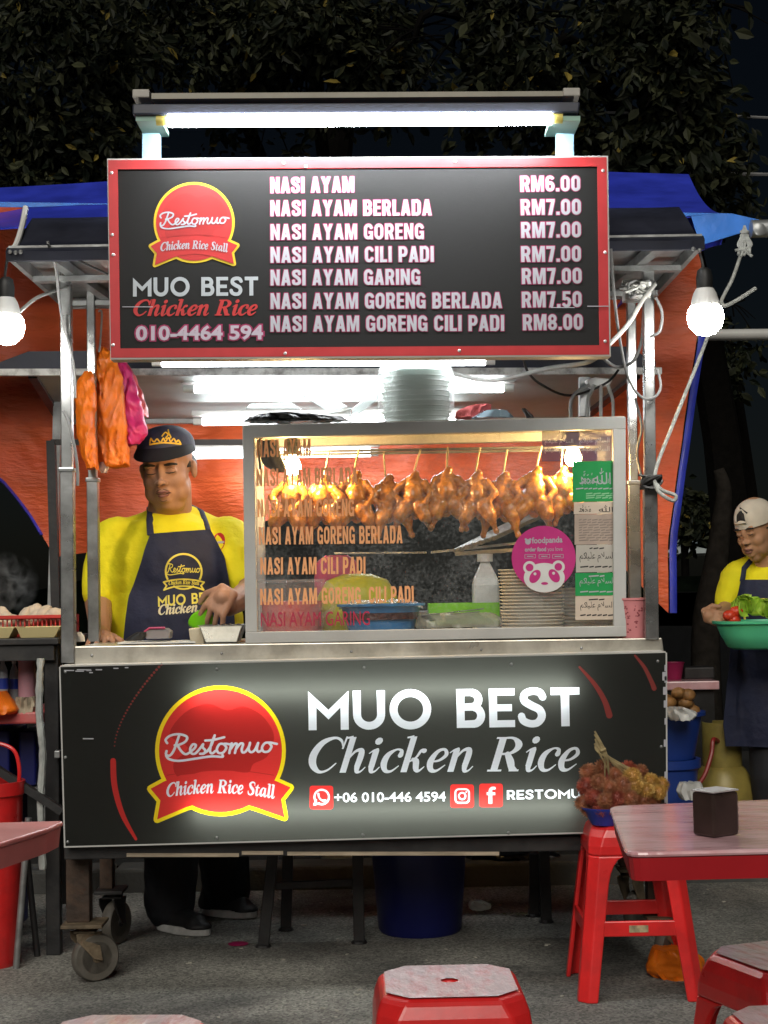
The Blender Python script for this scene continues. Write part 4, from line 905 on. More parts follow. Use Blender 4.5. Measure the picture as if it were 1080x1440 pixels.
# ropes and cables
ropem = mat('grey nylon rope', (.34, .35, .33), .8, 0, .3, 60, .4, 200)
r = MB(); r.tube(smooth_path([P(1046, 345, 4.85), P(1030, 392, 4.8), P(1014, 424, 4.75), P(985, 500, 4.6), P(955, 575, 4.5), P(928, 642, 4.385)], 6), .0055, 7)
r.tube(smooth_path([P(928, 642, 4.38), P(921, 668, 4.36), P(925, 690, 4.34), P(945, 704, 4.34), P(950, 697, 4.34), P(932, 690, 4.34), P(922, 680, 4.35)], 6), .0055, 7)
for i in range(7):
    a = i * 2.4; r.tube(smooth_path([P(1047, 318, 4.85), P(1047 + 5 * cos(a), 334, 4.83), P(1047 + 9 * cos(a), 346 + 3 * sin(a), 4.83), P(1046 + (i - 3) * 4, 352 + 9 * abs(sin(a)), 4.82)], 5), .0042, 6)
for k_ in (326, 331, 336): r.tube([P(1047 + 5 * cos(t), k_ + 1.5 * sin(t), 4.84 - .012 * sin(t)) for t in [2 * pi * j / 14 for j in range(14)]], .004, 6, closed=True)
r.tube(smooth_path([P(1014, 424, 4.74), P(1020, 430, 4.72), P(1040, 420, 4.72), P(1063, 405, 4.72)], 6), .006, 7)
solo(r, 'tent_rope', ropem, 'grey rope tied from the tent pole down to the right cart post', 'rope')
r = MB()
for i in range(6): r.tube(smooth_path([P(916 + 14 * cos(a_ + i), 678 + 9 * sin(a_ * 1.0 + i * .7), 4.36 - .012 * sin(a_)) for a_ in (0, 1.2, 2.4, 3.6, 4.8, 6)], 4, True), .0045, 6, closed=True)
r.tube(smooth_path([P(908, 670, 4.36), P(898, 668, 4.36)], 4), .004, 6)
solo(r, 'rope_knot', M_['cable_k'], 'black cord wound round the right cart post in a knot', 'cord')
CAB = [
    ('cable_w', .0065, [(921, 400, 4.36), (905, 420, 4.3), (884, 455, 4.2), (858, 483, 4.1), (830, 508, 4.1), (770, 518, 4.3), (690, 535, 4.6), (620, 520, 4.7)], 'pale grey cable sagging from the right post under the menu board'),
    ('cable_g', .004, [(859, 350, 4.1), (864, 420, 4.1), (872, 480, 4.2), (883, 530, 4.3), (900, 557, 4.34), (918, 560, 4.34), (929, 545, 4.35), (925, 520, 4.37)], 'thin grey cable looping from beside the menu board down to the right post'),
    ('cable_g', .0045, [(922, 418, 4.36), (931, 440, 4.36), (928, 465, 4.36), (918, 472, 4.37)], 'short grey cable looped on the upper right post'),
    ('cable_g', .005, [(840, 489, 4.2), (850, 505, 4.3), (868, 516, 4.5), (890, 508, 4.6), (902, 480, 4.6), (905, 440, 4.6)], 'grey cable hanging in a loop beside the corner of the menu board'),
    ('cable_k', .004, [(735, 500, 4.5), (742, 522, 4.6), (760, 540, 4.8), (800, 556, 4.9), (850, 540, 4.9), (870, 520, 4.9)], 'black cable sagging below the menu board near the right'),
    ('cable_g', .004, [(893, 560, 4.5), (902, 600, 4.5), (896, 640, 4.5), (908, 690, 4.38)], 'thin cable running down between the two right posts'),
    ('cable_k', .003, [(80, 352, 4.14), (110, 366, 4.2), (152, 386, 4.2)], 'thin black wire hanging under the left roof edge'),
    ('cable_g', .004, [(67, 340, 4.13), (78, 375, 4.2), (86, 440, 4.35), (103, 510, 4.38), (106, 560, 4.38)], 'grey wire running down the left front post'),
    ('cable_g', .0045, [(89, 578, 4.37), (95, 590, 4.37), (104, 625, 4.37), (109, 660, 4.38), (109, 683, 4.38)], 'dark cord tied halfway down the left front post'),
    ('cable_w', .005, [(26, 440, 4.13), (50, 420, 4.2), (75, 410, 4.3), (95, 404, 4.39)], 'pale flex running from the left bulb to the left post'),
    ('cable_w', .003, [(138, 438, 4.6), (143, 440, 4.6), (141, 480, 4.6), (139, 495, 4.6)], 'white hook wire hanging at the left inner post'),
]
for mt_, rr, pts, lb in CAB:
    c = MB(); c.tube(smooth_path([P(*q_) for q_ in pts], 7), rr, 7); solo(c, 'cable', M_[mt_], lb, 'cable')
pw = thing('plug_strip', 'white plug adaptor with four pale cables, hanging under the right end of the menu board', 'plug', P(842, 560, 4.9))
c = MB(); c.slab([P(823, 534, 4.9), P(838, 530, 4.9), P(862, 533, 4.9), P(857, 543, 4.9), P(830, 545, 4.9)], (0, .04, 0)); c.build('adaptor', M_['white'], pw, bevel=.006)
for (x0, x1) in ((829, 803), (836, 826), (845, 845), (855, 862)):
    c = MB(); c.tube(smooth_path([P(x0, 541, 4.9), P((x0 + x1) / 2 - (6 if x0 < 830 else 0), 552, 4.9), P(x1, 566, 4.88), P(x1, 592, 4.86)], 6), .0055, 7); c.build('cable', M_['cable_w'], pw)
c = MB(); c.pbox(815, 530, 830, 585, 5.0, .03); solo(c, 'upright_bar', M_['steel2'], 'short grey upright bar behind the plug adaptor', 'bar', smooth=False)
jb = thing('junction_box', 'jumble of white junction boxes and coiled wires at the top of the right posts', 'junction box', P(890, 422, 4.45))
for (x0, y0, x1, y1, Y) in ((878, 402, 903, 422, 4.5), (888, 395, 916, 416, 4.34)):
    c = MB(); c.pbox(x0, y0, x1, y1, Y, .05); c.build('box', M_['white'], jb, smooth=False, bevel=.004)
for i in range(7):
    a = rng.uniform(0, 6); c = MB(); c.tube(smooth_path([P(880 + rng.uniform(-8, 40), 398 + rng.uniform(-4, 22), 4.3 + rng.uniform(0, .1)) for _ in range(5)], 6), .004, 6); c.build('wire', M_['cable_g' if i % 2 else 'cable_w'], jb)
for (x, lab) in ((0, 'lower'), (1, 'upper')):
    c = MB(); Y = 9.0; c.tube([P(820, 158 - 20 * x * 0 if x else 243, Y), P(960, 160 if x else 244, Y), P(1130, 168 if x else 246, Y)], .008 if x else .011, 6)
    solo(c, 'overhead_wire', M_['cable_g'], 'thin overhead wire crossing the dark sky, %s of the two at the right' % lab, 'wire')

# ---------------------------------------------------------------- trees behind
def leafmat(n, c): return mat(n, c, .6, 0, .35, 4, spec=.15)
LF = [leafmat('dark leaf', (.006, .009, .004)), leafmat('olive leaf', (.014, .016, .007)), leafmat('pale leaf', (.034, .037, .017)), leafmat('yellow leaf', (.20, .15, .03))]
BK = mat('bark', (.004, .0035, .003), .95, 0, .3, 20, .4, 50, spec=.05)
def tree(label, base, limbs, clumps, n, lsize=(.05, .10), seed=1):
    rg = random.Random(seed); t = thing('tree', label, 'tree', base)
    m = MB()
    for pts, r0, r1 in limbs:
        q = smooth_path(pts, 5); m.tube(q, [r0 + (r1 - r0) * i / (len(q) - 1) for i in range(len(q))], 8)
    for c in clumps:
        for _ in range(5):
            d = V((rg.gauss(0, 1), rg.gauss(0, .6), rg.gauss(0, .8))).normalized() * c[1]; q0 = V(c[0]) - d * .6 + V((0, 0, .1)); m.tube(smooth_path([q0, V(c[0]) + d * .2 + V((0, 0, .05)), V(c[0]) + d * .9 - V((0, 0, .12))], 5), [.008 - .0005 * i for i in range(11)], 5)
    m.build('trunk', BK, t)
    m = MB(); wts = [c[1] ** 2 * (c[2] if len(c) > 2 else 1) for c in clumps]
    for i in range(n):
        c = rg.choices(clumps, wts)[0]
        d = V((rg.gauss(0, 1), rg.gauss(0, 1) * .9, rg.gauss(0, 1))).normalized() * c[1] * rg.random() ** .45
        p = V(c[0]) + d
        if noise.noise(p * 1.6) < -.02: continue
        k = rg.choice((3, 4, 5))
        tw = V((rg.gauss(0, 1), rg.gauss(0, 1), rg.gauss(0, .6) - .5)).normalized()
        for j in range(k):
            L = rg.uniform(*lsize) * rg.choice((.7, .9, 1, 1, 1.25)); w = L * rg.uniform(.15, .27)
            dr = (tw + V((rg.gauss(0, .7), rg.gauss(0, .7), rg.gauss(0, .5) - .35))).normalized()
            s_ = dr.cross(V((rg.gauss(0, .6), -1, rg.gauss(0, .6)))).normalized(); nn = s_.cross(dr)
            b_ = p + tw * (L * .6 * j)
            m.cur = rg.choices((0, 1, 2, 3), (.42, .38, .19, .012))[0]
            m.add([b_, b_ + dr * L * .35 + s_ * w + nn * L * .05, b_ + dr * L * .7 + s_ * w * .8 + nn * L * .03, b_ + dr * L - nn * L * .08, b_ + dr * L * .7 - s_ * w * .8 + nn * L * .03, b_ + dr * L * .35 - s_ * w + nn * L * .05],
                  [(0, 1, 2, 3), (0, 3, 4, 5)])
    m.cur = 0
    m.build('crown', LF, t, smooth=False, fix=False)
    return t
def C(px, py, Y, r, w=1): return (P(px, py, Y), r, w)
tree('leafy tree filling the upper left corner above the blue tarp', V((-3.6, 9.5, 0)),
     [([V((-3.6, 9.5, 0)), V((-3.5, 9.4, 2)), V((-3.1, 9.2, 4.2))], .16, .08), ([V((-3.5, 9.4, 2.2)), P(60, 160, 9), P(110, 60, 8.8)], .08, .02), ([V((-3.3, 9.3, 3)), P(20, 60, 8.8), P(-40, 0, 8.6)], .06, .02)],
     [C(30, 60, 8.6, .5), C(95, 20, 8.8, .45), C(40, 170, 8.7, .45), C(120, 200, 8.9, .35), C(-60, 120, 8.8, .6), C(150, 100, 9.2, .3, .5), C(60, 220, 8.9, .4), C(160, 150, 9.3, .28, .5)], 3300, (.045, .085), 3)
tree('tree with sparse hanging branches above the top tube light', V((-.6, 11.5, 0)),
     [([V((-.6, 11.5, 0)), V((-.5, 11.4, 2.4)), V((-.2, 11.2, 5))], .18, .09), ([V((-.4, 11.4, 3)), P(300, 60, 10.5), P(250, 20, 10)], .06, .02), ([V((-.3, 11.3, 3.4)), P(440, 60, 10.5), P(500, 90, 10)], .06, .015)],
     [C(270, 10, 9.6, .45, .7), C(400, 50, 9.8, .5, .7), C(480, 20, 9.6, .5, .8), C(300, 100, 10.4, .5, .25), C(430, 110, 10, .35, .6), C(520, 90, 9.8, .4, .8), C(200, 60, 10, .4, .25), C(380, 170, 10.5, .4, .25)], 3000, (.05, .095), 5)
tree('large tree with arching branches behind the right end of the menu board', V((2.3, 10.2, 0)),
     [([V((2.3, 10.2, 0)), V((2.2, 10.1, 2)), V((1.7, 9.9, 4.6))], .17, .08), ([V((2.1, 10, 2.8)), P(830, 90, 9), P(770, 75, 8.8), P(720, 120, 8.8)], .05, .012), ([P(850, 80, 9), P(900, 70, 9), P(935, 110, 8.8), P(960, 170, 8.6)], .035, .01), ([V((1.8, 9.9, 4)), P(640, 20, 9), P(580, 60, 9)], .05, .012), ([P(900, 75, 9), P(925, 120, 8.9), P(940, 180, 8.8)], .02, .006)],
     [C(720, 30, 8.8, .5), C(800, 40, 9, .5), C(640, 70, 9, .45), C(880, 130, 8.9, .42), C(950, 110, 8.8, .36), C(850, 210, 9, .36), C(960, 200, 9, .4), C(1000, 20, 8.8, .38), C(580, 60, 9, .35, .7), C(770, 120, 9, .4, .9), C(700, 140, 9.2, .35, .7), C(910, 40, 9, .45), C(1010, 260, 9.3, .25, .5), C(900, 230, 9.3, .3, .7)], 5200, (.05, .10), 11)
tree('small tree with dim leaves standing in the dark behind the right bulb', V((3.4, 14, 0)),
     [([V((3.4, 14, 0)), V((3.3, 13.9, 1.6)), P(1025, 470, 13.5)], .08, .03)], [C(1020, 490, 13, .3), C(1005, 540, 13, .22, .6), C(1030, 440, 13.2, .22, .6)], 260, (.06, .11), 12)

# far right: lit pale building seen through bare trees, dark trunk, low wall
far = thing('far_building', 'pale lit building far away in the dark, glimpsed beside the younger man', 'building', V((P(985, 760, 26).x, 26, 0)))
m = MB(); m.slab([P(925, 780, 26), P(1040, 776, 26), P(1040, 750, 26), P(1015, 735, 26), P(960, 738, 26), P(925, 752, 26)], (0, 4, 0)); m.build('wall', mat('far pale wall', (.34, .38, .38), .8), far, smooth=False)
m = MB()
for (x, y) in ((948, 729), (962, 728), (975, 728), (948, 745)): m.ell(P(x, y, 25.8), .03, nu=8, nv=6)
m.build('lamp', lamp_mat('far lamp', (.8, .95, 1), 3.0), far)
m = MB(); m.pbox(930, 755, 1036, 766, 25.95, .04); m.build('added_glow_strip', lamp_mat('far wall glow', (.62, .75, .76), .16), far, smooth=False)  # glowing strip added so the far building reads as lit
tree('bare young tree in silhouette in front of the far pale building', V((P(963, 790, 16).x, 16, 0)),
     [([V((P(963, 790, 16).x, 16, 0)), P(963, 780, 16), P(960, 740, 16)], .05, .03), ([P(964, 775, 16), P(975, 750, 16), P(995, 735, 16)], .03, .012), ([P(963, 770, 16), P(955, 745, 16), P(945, 720, 16)], .03, .012), ([P(963, 762, 16), P(1000, 772, 16)], .02, .01)],
     [C(955, 715, 16, .25, .7), C(985, 725, 16, .25), C(1010, 720, 16, .2), C(1015, 745, 16, .16), C(940, 740, 16, .15)], 420, (.07, .13), 21)
tk = MB(); q_ = smooth_path([V((P(995, 900, 8).x, 8, 0)), P(992, 900, 8), P(1006, 800, 8), P(1014, 740, 8), P(1018, 690, 8), P(1010, 660, 8)], 5)
tk.tube(q_, [.085 - .055 * i / (len(q_) - 1) for i in range(len(q_))], 10)
bt = thing('bare_tree', 'bare grey tree leaning in the dark between cart and younger man', 'tree', V((q_[0][0], 8, 0)))
tk.build('trunk', mat('dark bark', (.022, .019, .016), .95, 0, .3, 20, .5, 40, spec=.05), bt)
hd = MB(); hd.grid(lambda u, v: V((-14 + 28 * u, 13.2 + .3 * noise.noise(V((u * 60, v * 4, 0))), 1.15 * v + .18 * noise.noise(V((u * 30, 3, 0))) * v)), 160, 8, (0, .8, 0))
solo(hd, 'backdrop', mat('night hedge', (.003, .0045, .003), .95, 0, .4, 6, .6, 30, spec=0), 'dark low hedge added in place of night darkness at the back', 'backdrop')  # dark sheet added to hide the spill-lit ground behind
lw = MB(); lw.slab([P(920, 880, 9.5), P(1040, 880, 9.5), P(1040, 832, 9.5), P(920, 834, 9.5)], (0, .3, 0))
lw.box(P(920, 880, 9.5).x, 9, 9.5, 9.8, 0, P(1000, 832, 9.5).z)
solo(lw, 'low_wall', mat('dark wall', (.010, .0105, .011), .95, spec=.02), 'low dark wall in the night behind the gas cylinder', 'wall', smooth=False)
# ---------------------------------------------------------------- glass display case
def clear(n, c, a, rough=.15): return mat(n, c, rough, 0, .05, 20, .15, 30, alpha=a, spec=.8)
def loft(mb, rows, Y, depth, fold=.12, nf=7, n=36, seed=0, caps=True):
    """closed crumpled shape; rows are (pixel left, pixel right, pixel y[, depth factor]) from top to bottom"""
    rr = smooth_path([(a, b, c, (d[0] if d else 1.0)) for a, b, c, *d in rows], 4); vs = []; fs = []
    for k, (a, b, y, df) in enumerate(rr):
        p0, p1 = P(a, y, Y), P(b, y, Y); c = (p0 + p1) / 2; h = max(.002, (p1 - p0).length / 2)
        for j in range(n):
            t = 2 * pi * j / n
            f = 1 + fold * noise.noise(V((cos(t) * nf * .35 + seed, sin(t) * nf * .35, k * .12))) + fold * .9 * noise.noise(V((cos(t + k * .02) * nf * .8 + seed, sin(t + k * .02) * nf * .8, k * .16 + seed))) + fold * .5 * noise.noise(V((cos(t) * nf * 1.8, sin(t) * nf * 1.8 + seed, k * .5)))
            vs.append(c + V((cos(t) * h * (1 + .3 * (f - 1)), sin(t) * depth * df * f, .004 * fold * sin(t * nf * 1.7 + k))))
    for k in range(len(rr) - 1):
        for j in range(n): fs.append((k * n + j, k * n + (j + 1) % n, (k + 1) * n + (j + 1) % n, (k + 1) * n + j))
    fs += [tuple(range(n)), tuple(range(len(vs) - n, len(vs)))]
    return mb.add(vs, fs)
YF, YB = 4.42, 4.79
zc = P(610, 896, YF).z
case = thing('display_case', 'glass display case with pale metal frame on the counter, roast chickens hanging inside', 'display case', P(610, 899, YF))
dep = YB - YF
def fbar(pts, Y, d, name='frame', m_=M_['alu']):
    m = MB(); m.slab([P(x, y, Y) for x, y in pts], (0, d, 0)); return m.build(name, m_, case, smooth=False, bevel=.002)
fbar([(341, 616), (880, 603), (880, 586), (341, 598)], YF, .028)
fbar([(345, 905), (881, 895), (881, 880), (345, 889)], YF, .028)
fbar([(345, 889), (362, 889), (357, 615), (341, 615)], YF, .028)
fbar([(863, 881), (881, 881), (880, 603), (862, 603)], YF, .028)
corner = [P(341, 598, YF), P(880, 586, YF), P(881, 895, YF), P(345, 905, YF)]
bk_ = [p + V((0, dep, 0)) for p in corner]
def w3(a, b_, w, h=None, name='frame'):
    m = MB(); m.bar(a, b_, w, h or w); return m.build(name, M_['alu'], case, smooth=False, bevel=.002)
I = lambda p, dx, dz: p + V((dx, 0, dz))
w3(I(bk_[0], .016, -.018), I(bk_[3], .016, .014), .03); w3(I(bk_[1], -.016, -.018), I(bk_[2], -.016, .014), .03)
for a, sx in ((0, 1), (1, -1)):
    w3(I(corner[a], .016 * sx, -.016) + V((0, .03, 0)), I(bk_[a], .016 * sx, -.016) - V((0, .016, 0)), .03)
for a, sx in ((3, 1), (2, -1)):
    w3(I(corner[a], .016 * sx, .015) + V((0, .03, 0)), I(bk_[a], .016 * sx, .015) - V((0, .016, 0)), .03)
w3(I(bk_[0], .03, -.016), I(bk_[1], -.03, -.016), .03)
m = MB(); m.slab([I(corner[0], .003, -.004) + V((0, .004, 0)), I(corner[1], -.003, -.004) + V((0, .004, 0)), I(bk_[1], -.003, -.004), I(bk_[0], .003, -.004)], (0, 0, .006))
m.build('roof_panel', mat('pale painted board', (.52, .47, .38), .5, 0, .08, 10, dirt=(.3, .24, .15), dscale=6), case, smooth=False)
m = MB(); m.slab([I(corner[3], .03, .012) + V((0, .03, 0)), I(corner[2], -.03, .012) + V((0, .03, 0)), I(bk_[2], -.03, .012), I(bk_[3], .03, .012)], (0, 0, -.006))
floor_z = (corner[3].z + corner[2].z) / 2 + .013
m.build('floor_panel', M_['steel2'], case, smooth=False)
GL = glass_mat('streaky glass', (.96, .98, .98), .085)
m = MB(); m.add([P(359, 890, YF + .012), P(864, 882, YF + .012), P(863, 602, YF + .012), P(357, 612, YF + .012)], [(0, 1, 2, 3)]); m.build('glass_pane', GL, case, smooth=False, fix=False)
for a, sx in ((0, 1), (1, -1)):
    x = .012 * sx; m = MB(); b0 = 3 - a
    m.add([I(corner[a], x, -.03) + V((0, .03, 0)), I(bk_[a], x, -.03) - V((0, .03, 0)), I(bk_[b0], x, .03) - V((0, .03, 0)), I(corner[b0], x, .03) + V((0, .03, 0))], [(0, 1, 2, 3)])
    m.build('glass_pane', GL, case, smooth=False, fix=False)
peach = mat('peach vinyl letters', (.92, .42, .18), .5, 0, .05, 30)
crim = mat('crimson vinyl letters', (.45, .015, .06), .5, 0, .05, 30)
YG = YF + .0100
for s, x0, x1, y0, y1, h, mt_ in (('NASI AYAM', 361, 437, 643, 642, 25, peach), ('NASI AYAM BERLADA', 361, 503, 684, 682, 25, peach), ('NASI AYAM GORENG', 362, 498, 727, 726, 25, peach),
        ('NASI AYAM GORENG BERLADA', 364, 566, 766, 764, 25, peach), ('NASI AYAM CILI PADI', 366, 514, 808, 807, 24, peach), ('NASI AYAM GORENG  CILI PADI', 366, 582, 851, 847, 23, peach), ('NASI AYAM GARING', 367, 520, 881, 879, 21, crim)):
    if mt_ is crim:
        m = MB(); lay(m, sans_mesh(s, .0), (x0, y0), (x1, y1), h, YG, 0, .73); m.build('window_lettering', mt_, case, smooth=False, fix=False, label='crimson thin lettering')
    else: put('window_lettering', mt_, case, lambda m: text(m, 'condensed', s, (x0, y0), (x1, y1), h, YG))
# stickers on the glass
def rect(m, x0, y0, x1, y1, Y, sk=0): m.add([P(x0, y1, Y), P(x1, y1 - 1, Y), P(x1 - sk, y0 - 1, Y), P(x0 - sk, y0, Y)], [(0, 1, 2, 3)])
def sticker(name, mt_, label, draw):
    m = MB(); draw(m); return m.build(name, mt_, case, smooth=False, label=label, fix=False)
SG = mat('green sticker', (.012, .30, .075), .4, 0, .05, 30); SB = mat('beige sticker', (.60, .50, .40), .5, 0, .06, 20); SG2 = mat('grey beige sticker', (.46, .43, .38), .5, 0, .06, 20)
SP = mat('faded violet sticker', (.10, .07, .13), .4, 0, .1, 20, alpha=.72); ink = mat('black ink', (.012, .012, .012), .5, 0, .1, 30)
def ar(nm, mt_, par, k, x0, x1, y, h, Y=YG - .0006):
    sh = arabic_mesh(k); ys = [p[1] for p in sh[0]]
    return put(nm, mt_, par, lambda m: lay(m, sh, (x0, y), (x1, y), h, Y, min(ys), max(ys)))
def lines(par, mt_, x0, x1, ys, w=.7):
    m = MB()
    for y in ys:
        x = x0
        while x < x1 - 3:
            l = rng.uniform(4, 14); rect(m, x, y - w / 2, min(x1, x + l), y + w / 2 + 1, YG - .0006); x += l + 1.4
    return m.build('small_print', mt_, par, smooth=False, fix=False)
s_ = sticker('sticker', SP, 'dark see-through sticker with two rows of white script', lambda m: rect(m, 762, 605, 862, 649, YG))
for y in (626, 638):
    ar('sticker_script', M_['print_white'], s_, 'salam', 815, 857, y, 11); ar('sticker_script', M_['print_white'], s_, 'salam', 766, 806, y, 9)
s_ = sticker('sticker', SG, 'green sticker with tall white calligraphy', lambda m: rect(m, 805, 649, 866, 706, YG - .0003))
ar('sticker_script', M_['print_white'], s_, 'allah', 834, 859, 681, 23); ar('sticker_script', M_['print_white'], s_, 'name', 815, 836, 681, 19); ar('sticker_script', M_['print_white'], s_, 'salam', 818, 858, 683, 10, YG - .0009)
lines(s_, mat('light green print', (.25, .55, .3), .5), 824, 862, (694, 697, 700)); lines(s_, M_['print_white'], 810, 862, (687,), .6)
s_ = sticker('sticker', SB, 'thin beige sticker with two black names in script', lambda m: rect(m, 807, 706.5, 867, 723, YG - .0003))
ar('sticker_script', ink, s_, 'allah', 842, 862, 720, 10); ar('sticker_script', ink, s_, 'name', 814, 831, 720, 10)
s_ = sticker('sticker', mat('faded beige sticker', (.42, .33, .27), .5, 0, .1, 20), 'faded beige sticker with rows of fine print', lambda m: rect(m, 808, 723.5, 868, 766, YG - .0003))
lines(s_, mat('faded print', (.25, .2, .17), .5), 814, 862, [731 + 3.6 * i for i in range(9)], .7)
s_ = sticker('sticker', SG2, 'grey beige sticker with black calligraphy greeting', lambda m: rect(m, 810, 766.5, 869, 805, YG - .0003))
ar('sticker_script', ink, s_, 'salam', 815, 864, 791, 15); lines(s_, ink, 816, 864, (797,), .9); lines(s_, ink, 829, 850, (771,), .7)
s_ = sticker('sticker', SG, 'green sticker with white calligraphy greeting', lambda m: rect(m, 809, 806, 870, 838, YG - .0003))
ar('sticker_script', M_['print_white'], s_, 'salam', 815, 864, 825, 13); lines(s_, M_['print_white'], 816, 864, (832,), .7); lines(s_, M_['print_white'], 828, 850, (810,), .9)
s_ = sticker('sticker', SB, 'lowest beige sticker with black calligraphy greeting', lambda m: rect(m, 809, 838.5, 869, 872, YG - .0003))
ar('sticker_script', ink, s_, 'salam', 816, 863, 859, 13); lines(s_, ink, 816, 864, (865,), .9); lines(s_, ink, 828, 850, (843,), .7)
PK = mat('pink sticker', (.52, .028, .20), .4, 0, .04, 30); PW = mat('panda white', (.66, .66, .64), .5, 0, .04, 30)
pc = (764.5, 784.5); pr_ = 45
up2 = lambda x, y: (pc[0] + x * pr_, pc[1] - y * pr_)
def sh2(m, sh, Y): m.add([P(*up2(x, y), Y) for x, y in sh[0]], sh[1])
el = lambda cx, cy, rx, ry, n=28, rot=0: [(cx + rx * cos(2 * pi * i / n) * cos(rot) - ry * sin(2 * pi * i / n) * sin(rot), cy + rx * cos(2 * pi * i / n) * sin(rot) + ry * sin(2 * pi * i / n) * cos(rot)) for i in range(n)]
s_ = sticker('sticker', PK, 'round pink delivery sticker with a white bear face', lambda m: sh2(m, disc_shape(el(0, 0, 1, 1, 64)), YG - .0012))
face = [p for p in el(0.02, -.62, .64, .46, 48)]
put('bear_face', PW, s_, lambda m: sh2(m, union([('p', face), ('p', el(-.44, -.30, .20, .20)), ('p', el(.46, -.28, .20, .20))]), YG - .0018))
put('bear_mark', PK, s_, lambda m: sh2(m, union([('p', el(-.44, -.30, .12, .12)), ('p', el(.46, -.28, .12, .12)), ('p', el(-.27, -.58, .15, .23, 28, -.6)), ('p', el(.33, -.56, .15, .23, 28, .6)), ('p', el(.03, -.80, .11, .045))]), YG - .0022))
put('bear_face', PW, s_, lambda m: (sh2(m, disc_shape(el(-.27, -.50, .045, .045)), YG - .0027), sh2(m, disc_shape(el(.31, -.48, .045, .045)), YG - .0027)))
put('sticker_lettering', M_['print_white'], s_, lambda m: (lay(m, sans_mesh('foodpanda', .025), (748, 764), (791, 762.5), 8.5, YG - .0018, 0, .73), sh2(m, union([('p', el(-.49, .50, .09, .085)), ('p', el(-.56, .58, .035, .035)), ('p', el(-.42, .58, .035, .035))]), YG - .0018)))
put('sticker_lettering', M_['print_white'], s_, lambda m: (lay(m, sans_mesh('order food', .03), (738, 775.5), (768, 775), 6, YG - .0018, 0, .73), lay(m, sans_mesh('you love', .0), (770, 775), (791, 774.5), 6, YG - .0018, 0, .73)))
def badge(m):
    for x in (738, 758, 777): sh = union([st([(x, 780), (x + 15, 779.6), (x + 15, 784.6), (x, 785)], .6, 'r', 0, True), st([(x + 3, 782.4), (x + 12, 782.2)], 1.2)]); m.add([P(a, b_, YG - .0018) for a, b_ in sh[0]], sh[1])
put('store_badge', M_['print_white'], s_, badge)
# warm bulbs
def warm(px, py, Y, label, wire):
    c_ = P(px, py, Y); t = thing('warm_bulb', label, 'light bulb', c_ + V((0, 0, .07)), 'warm bulbs in the glass case')
    m = MB(); m.lathe(c_, [(0, -.026), (.015, -.022), (.024, -.008), (.025, .004), (.018, .022), (.012, .032), (0, .034)], 16); m.build('glowing_glass', WARM, t)
    m = MB(); m.lathe(c_, [(0, .033), (.014, .033), (.018, .045), (.02, .075), (.012, .085), (0, .085)], 14); m.build('socket', M_['cable_k'], t)
    m = MB(); m.tube(smooth_path([c_ + V((0, 0, .08))] + [P(*q_) for q_ in wire], 6), .0035, 6); m.build('wire', M_['cable_k'], t)
warm(411, 656, 4.55, 'warm bulb glowing at the left end inside the glass case', [(395, 612, 4.56), (375, 612, 4.5), (364, 622, 4.47), (366, 660, 4.47)])
warm(806, 644, 4.56, 'warm bulb glowing at the right end inside the glass case', [(816, 604, 4.56), (835, 612, 4.5), (856, 616, 4.48)])
m = MB(); loft(m, [(366, 392, 620), (366, 395, 640), (372, 402, 655), (390, 402, 664)], 4.50, .02, .1, 5, 20, 2); solo(m, 'lamp_holder', M_['cable_k'], 'black lamp holder bracket in the upper left corner of the case', 'bracket')
# hanging rods and chickens
rodz = P(600, 634, 4.6).z
for Y, lab in ((4.60, 'front'), (4.70, 'rear')):
    m = MB(); m.tube([V((corner[0].x + .03, Y, rodz + .004)), V((corner[1].x - .03, Y, rodz + .004))], .004, 8); m.build('hanging_rod', M_['steel2'], case)
CH = mat('roast chicken skin', (.60, .235, .035), .26, 0, .3, 34, .16, 110, coat=.45, dirt=(.20, .045, .008), dscale=15, damt=.85)
STK = mat('bamboo skewer', (.62, .50, .30), .6, 0, .1, 30)
def chicken_mesh(v):
    rg = random.Random(50 + v); m = MB(); k = lambda a: a + rg.uniform(-.006, .006)
    m.ell((0, 0, -.098), (.043 + rg.uniform(-.003, .004), .040, .055)); m.ell((k(.0), -.012, -.085), (.034, .036, .042)); m.ell((k(0), 0, -.048), (.031, .028, .030))
    m.limb([V((k(.0), -.002, -.04)), V((k(.008), -.008, -.018)), V((k(-.008), -.016, -.03))], [.016, .013, .010])
    for s in (-1, 1):
        sp = rg.uniform(.85, 1.25)
        m.limb([V((.032 * s, -.008, -.048)), V((.056 * s * sp, -.020, k(-.080))), V((.044 * s, -.034, k(-.108))), V((.052 * s, -.038, k(-.128)))], [.0155, .0135, .0105, .006])
        m.limb([V((.024 * s, -.022, -.125)), V((.038 * s * sp, -.030, -.152))], [.030, .024])
        e = V((.048 * s * sp, rg.uniform(-.035, .0), -.198 + rg.uniform(-.012, .014)))
        m.limb([V((.038 * s * sp, -.030, -.152)), e.lerp(V((.038 * s * sp, -.03, -.152)), .4), e], [.022, .012, .0075])
        m.ell(e + V((.003 * s, 0, -.004)), .0105)
    m.ell((0, .01, -.148), (.018, .016, .016))
    o = m.build('body', CH, None, remesh=.0036, relax=2); me = o.data; bpy.data.objects.remove(o)
    for v_ in me.vertices:
        n = noise.noise(v_.co * 55) * .0022 + noise.noise(v_.co * 140) * .0008; v_.co += v_.normal * n
    return me
CM = [chicken_mesh(i) for i in range(4)]
m = MB(); m.tube([V((0, 0, -.03)), V((.004, 0, .05)), V((.010, 0, .125))], .0034, 6); sk_o = m.build('skewer', STK, None); SKM = sk_o.data; bpy.data.objects.remove(sk_o)
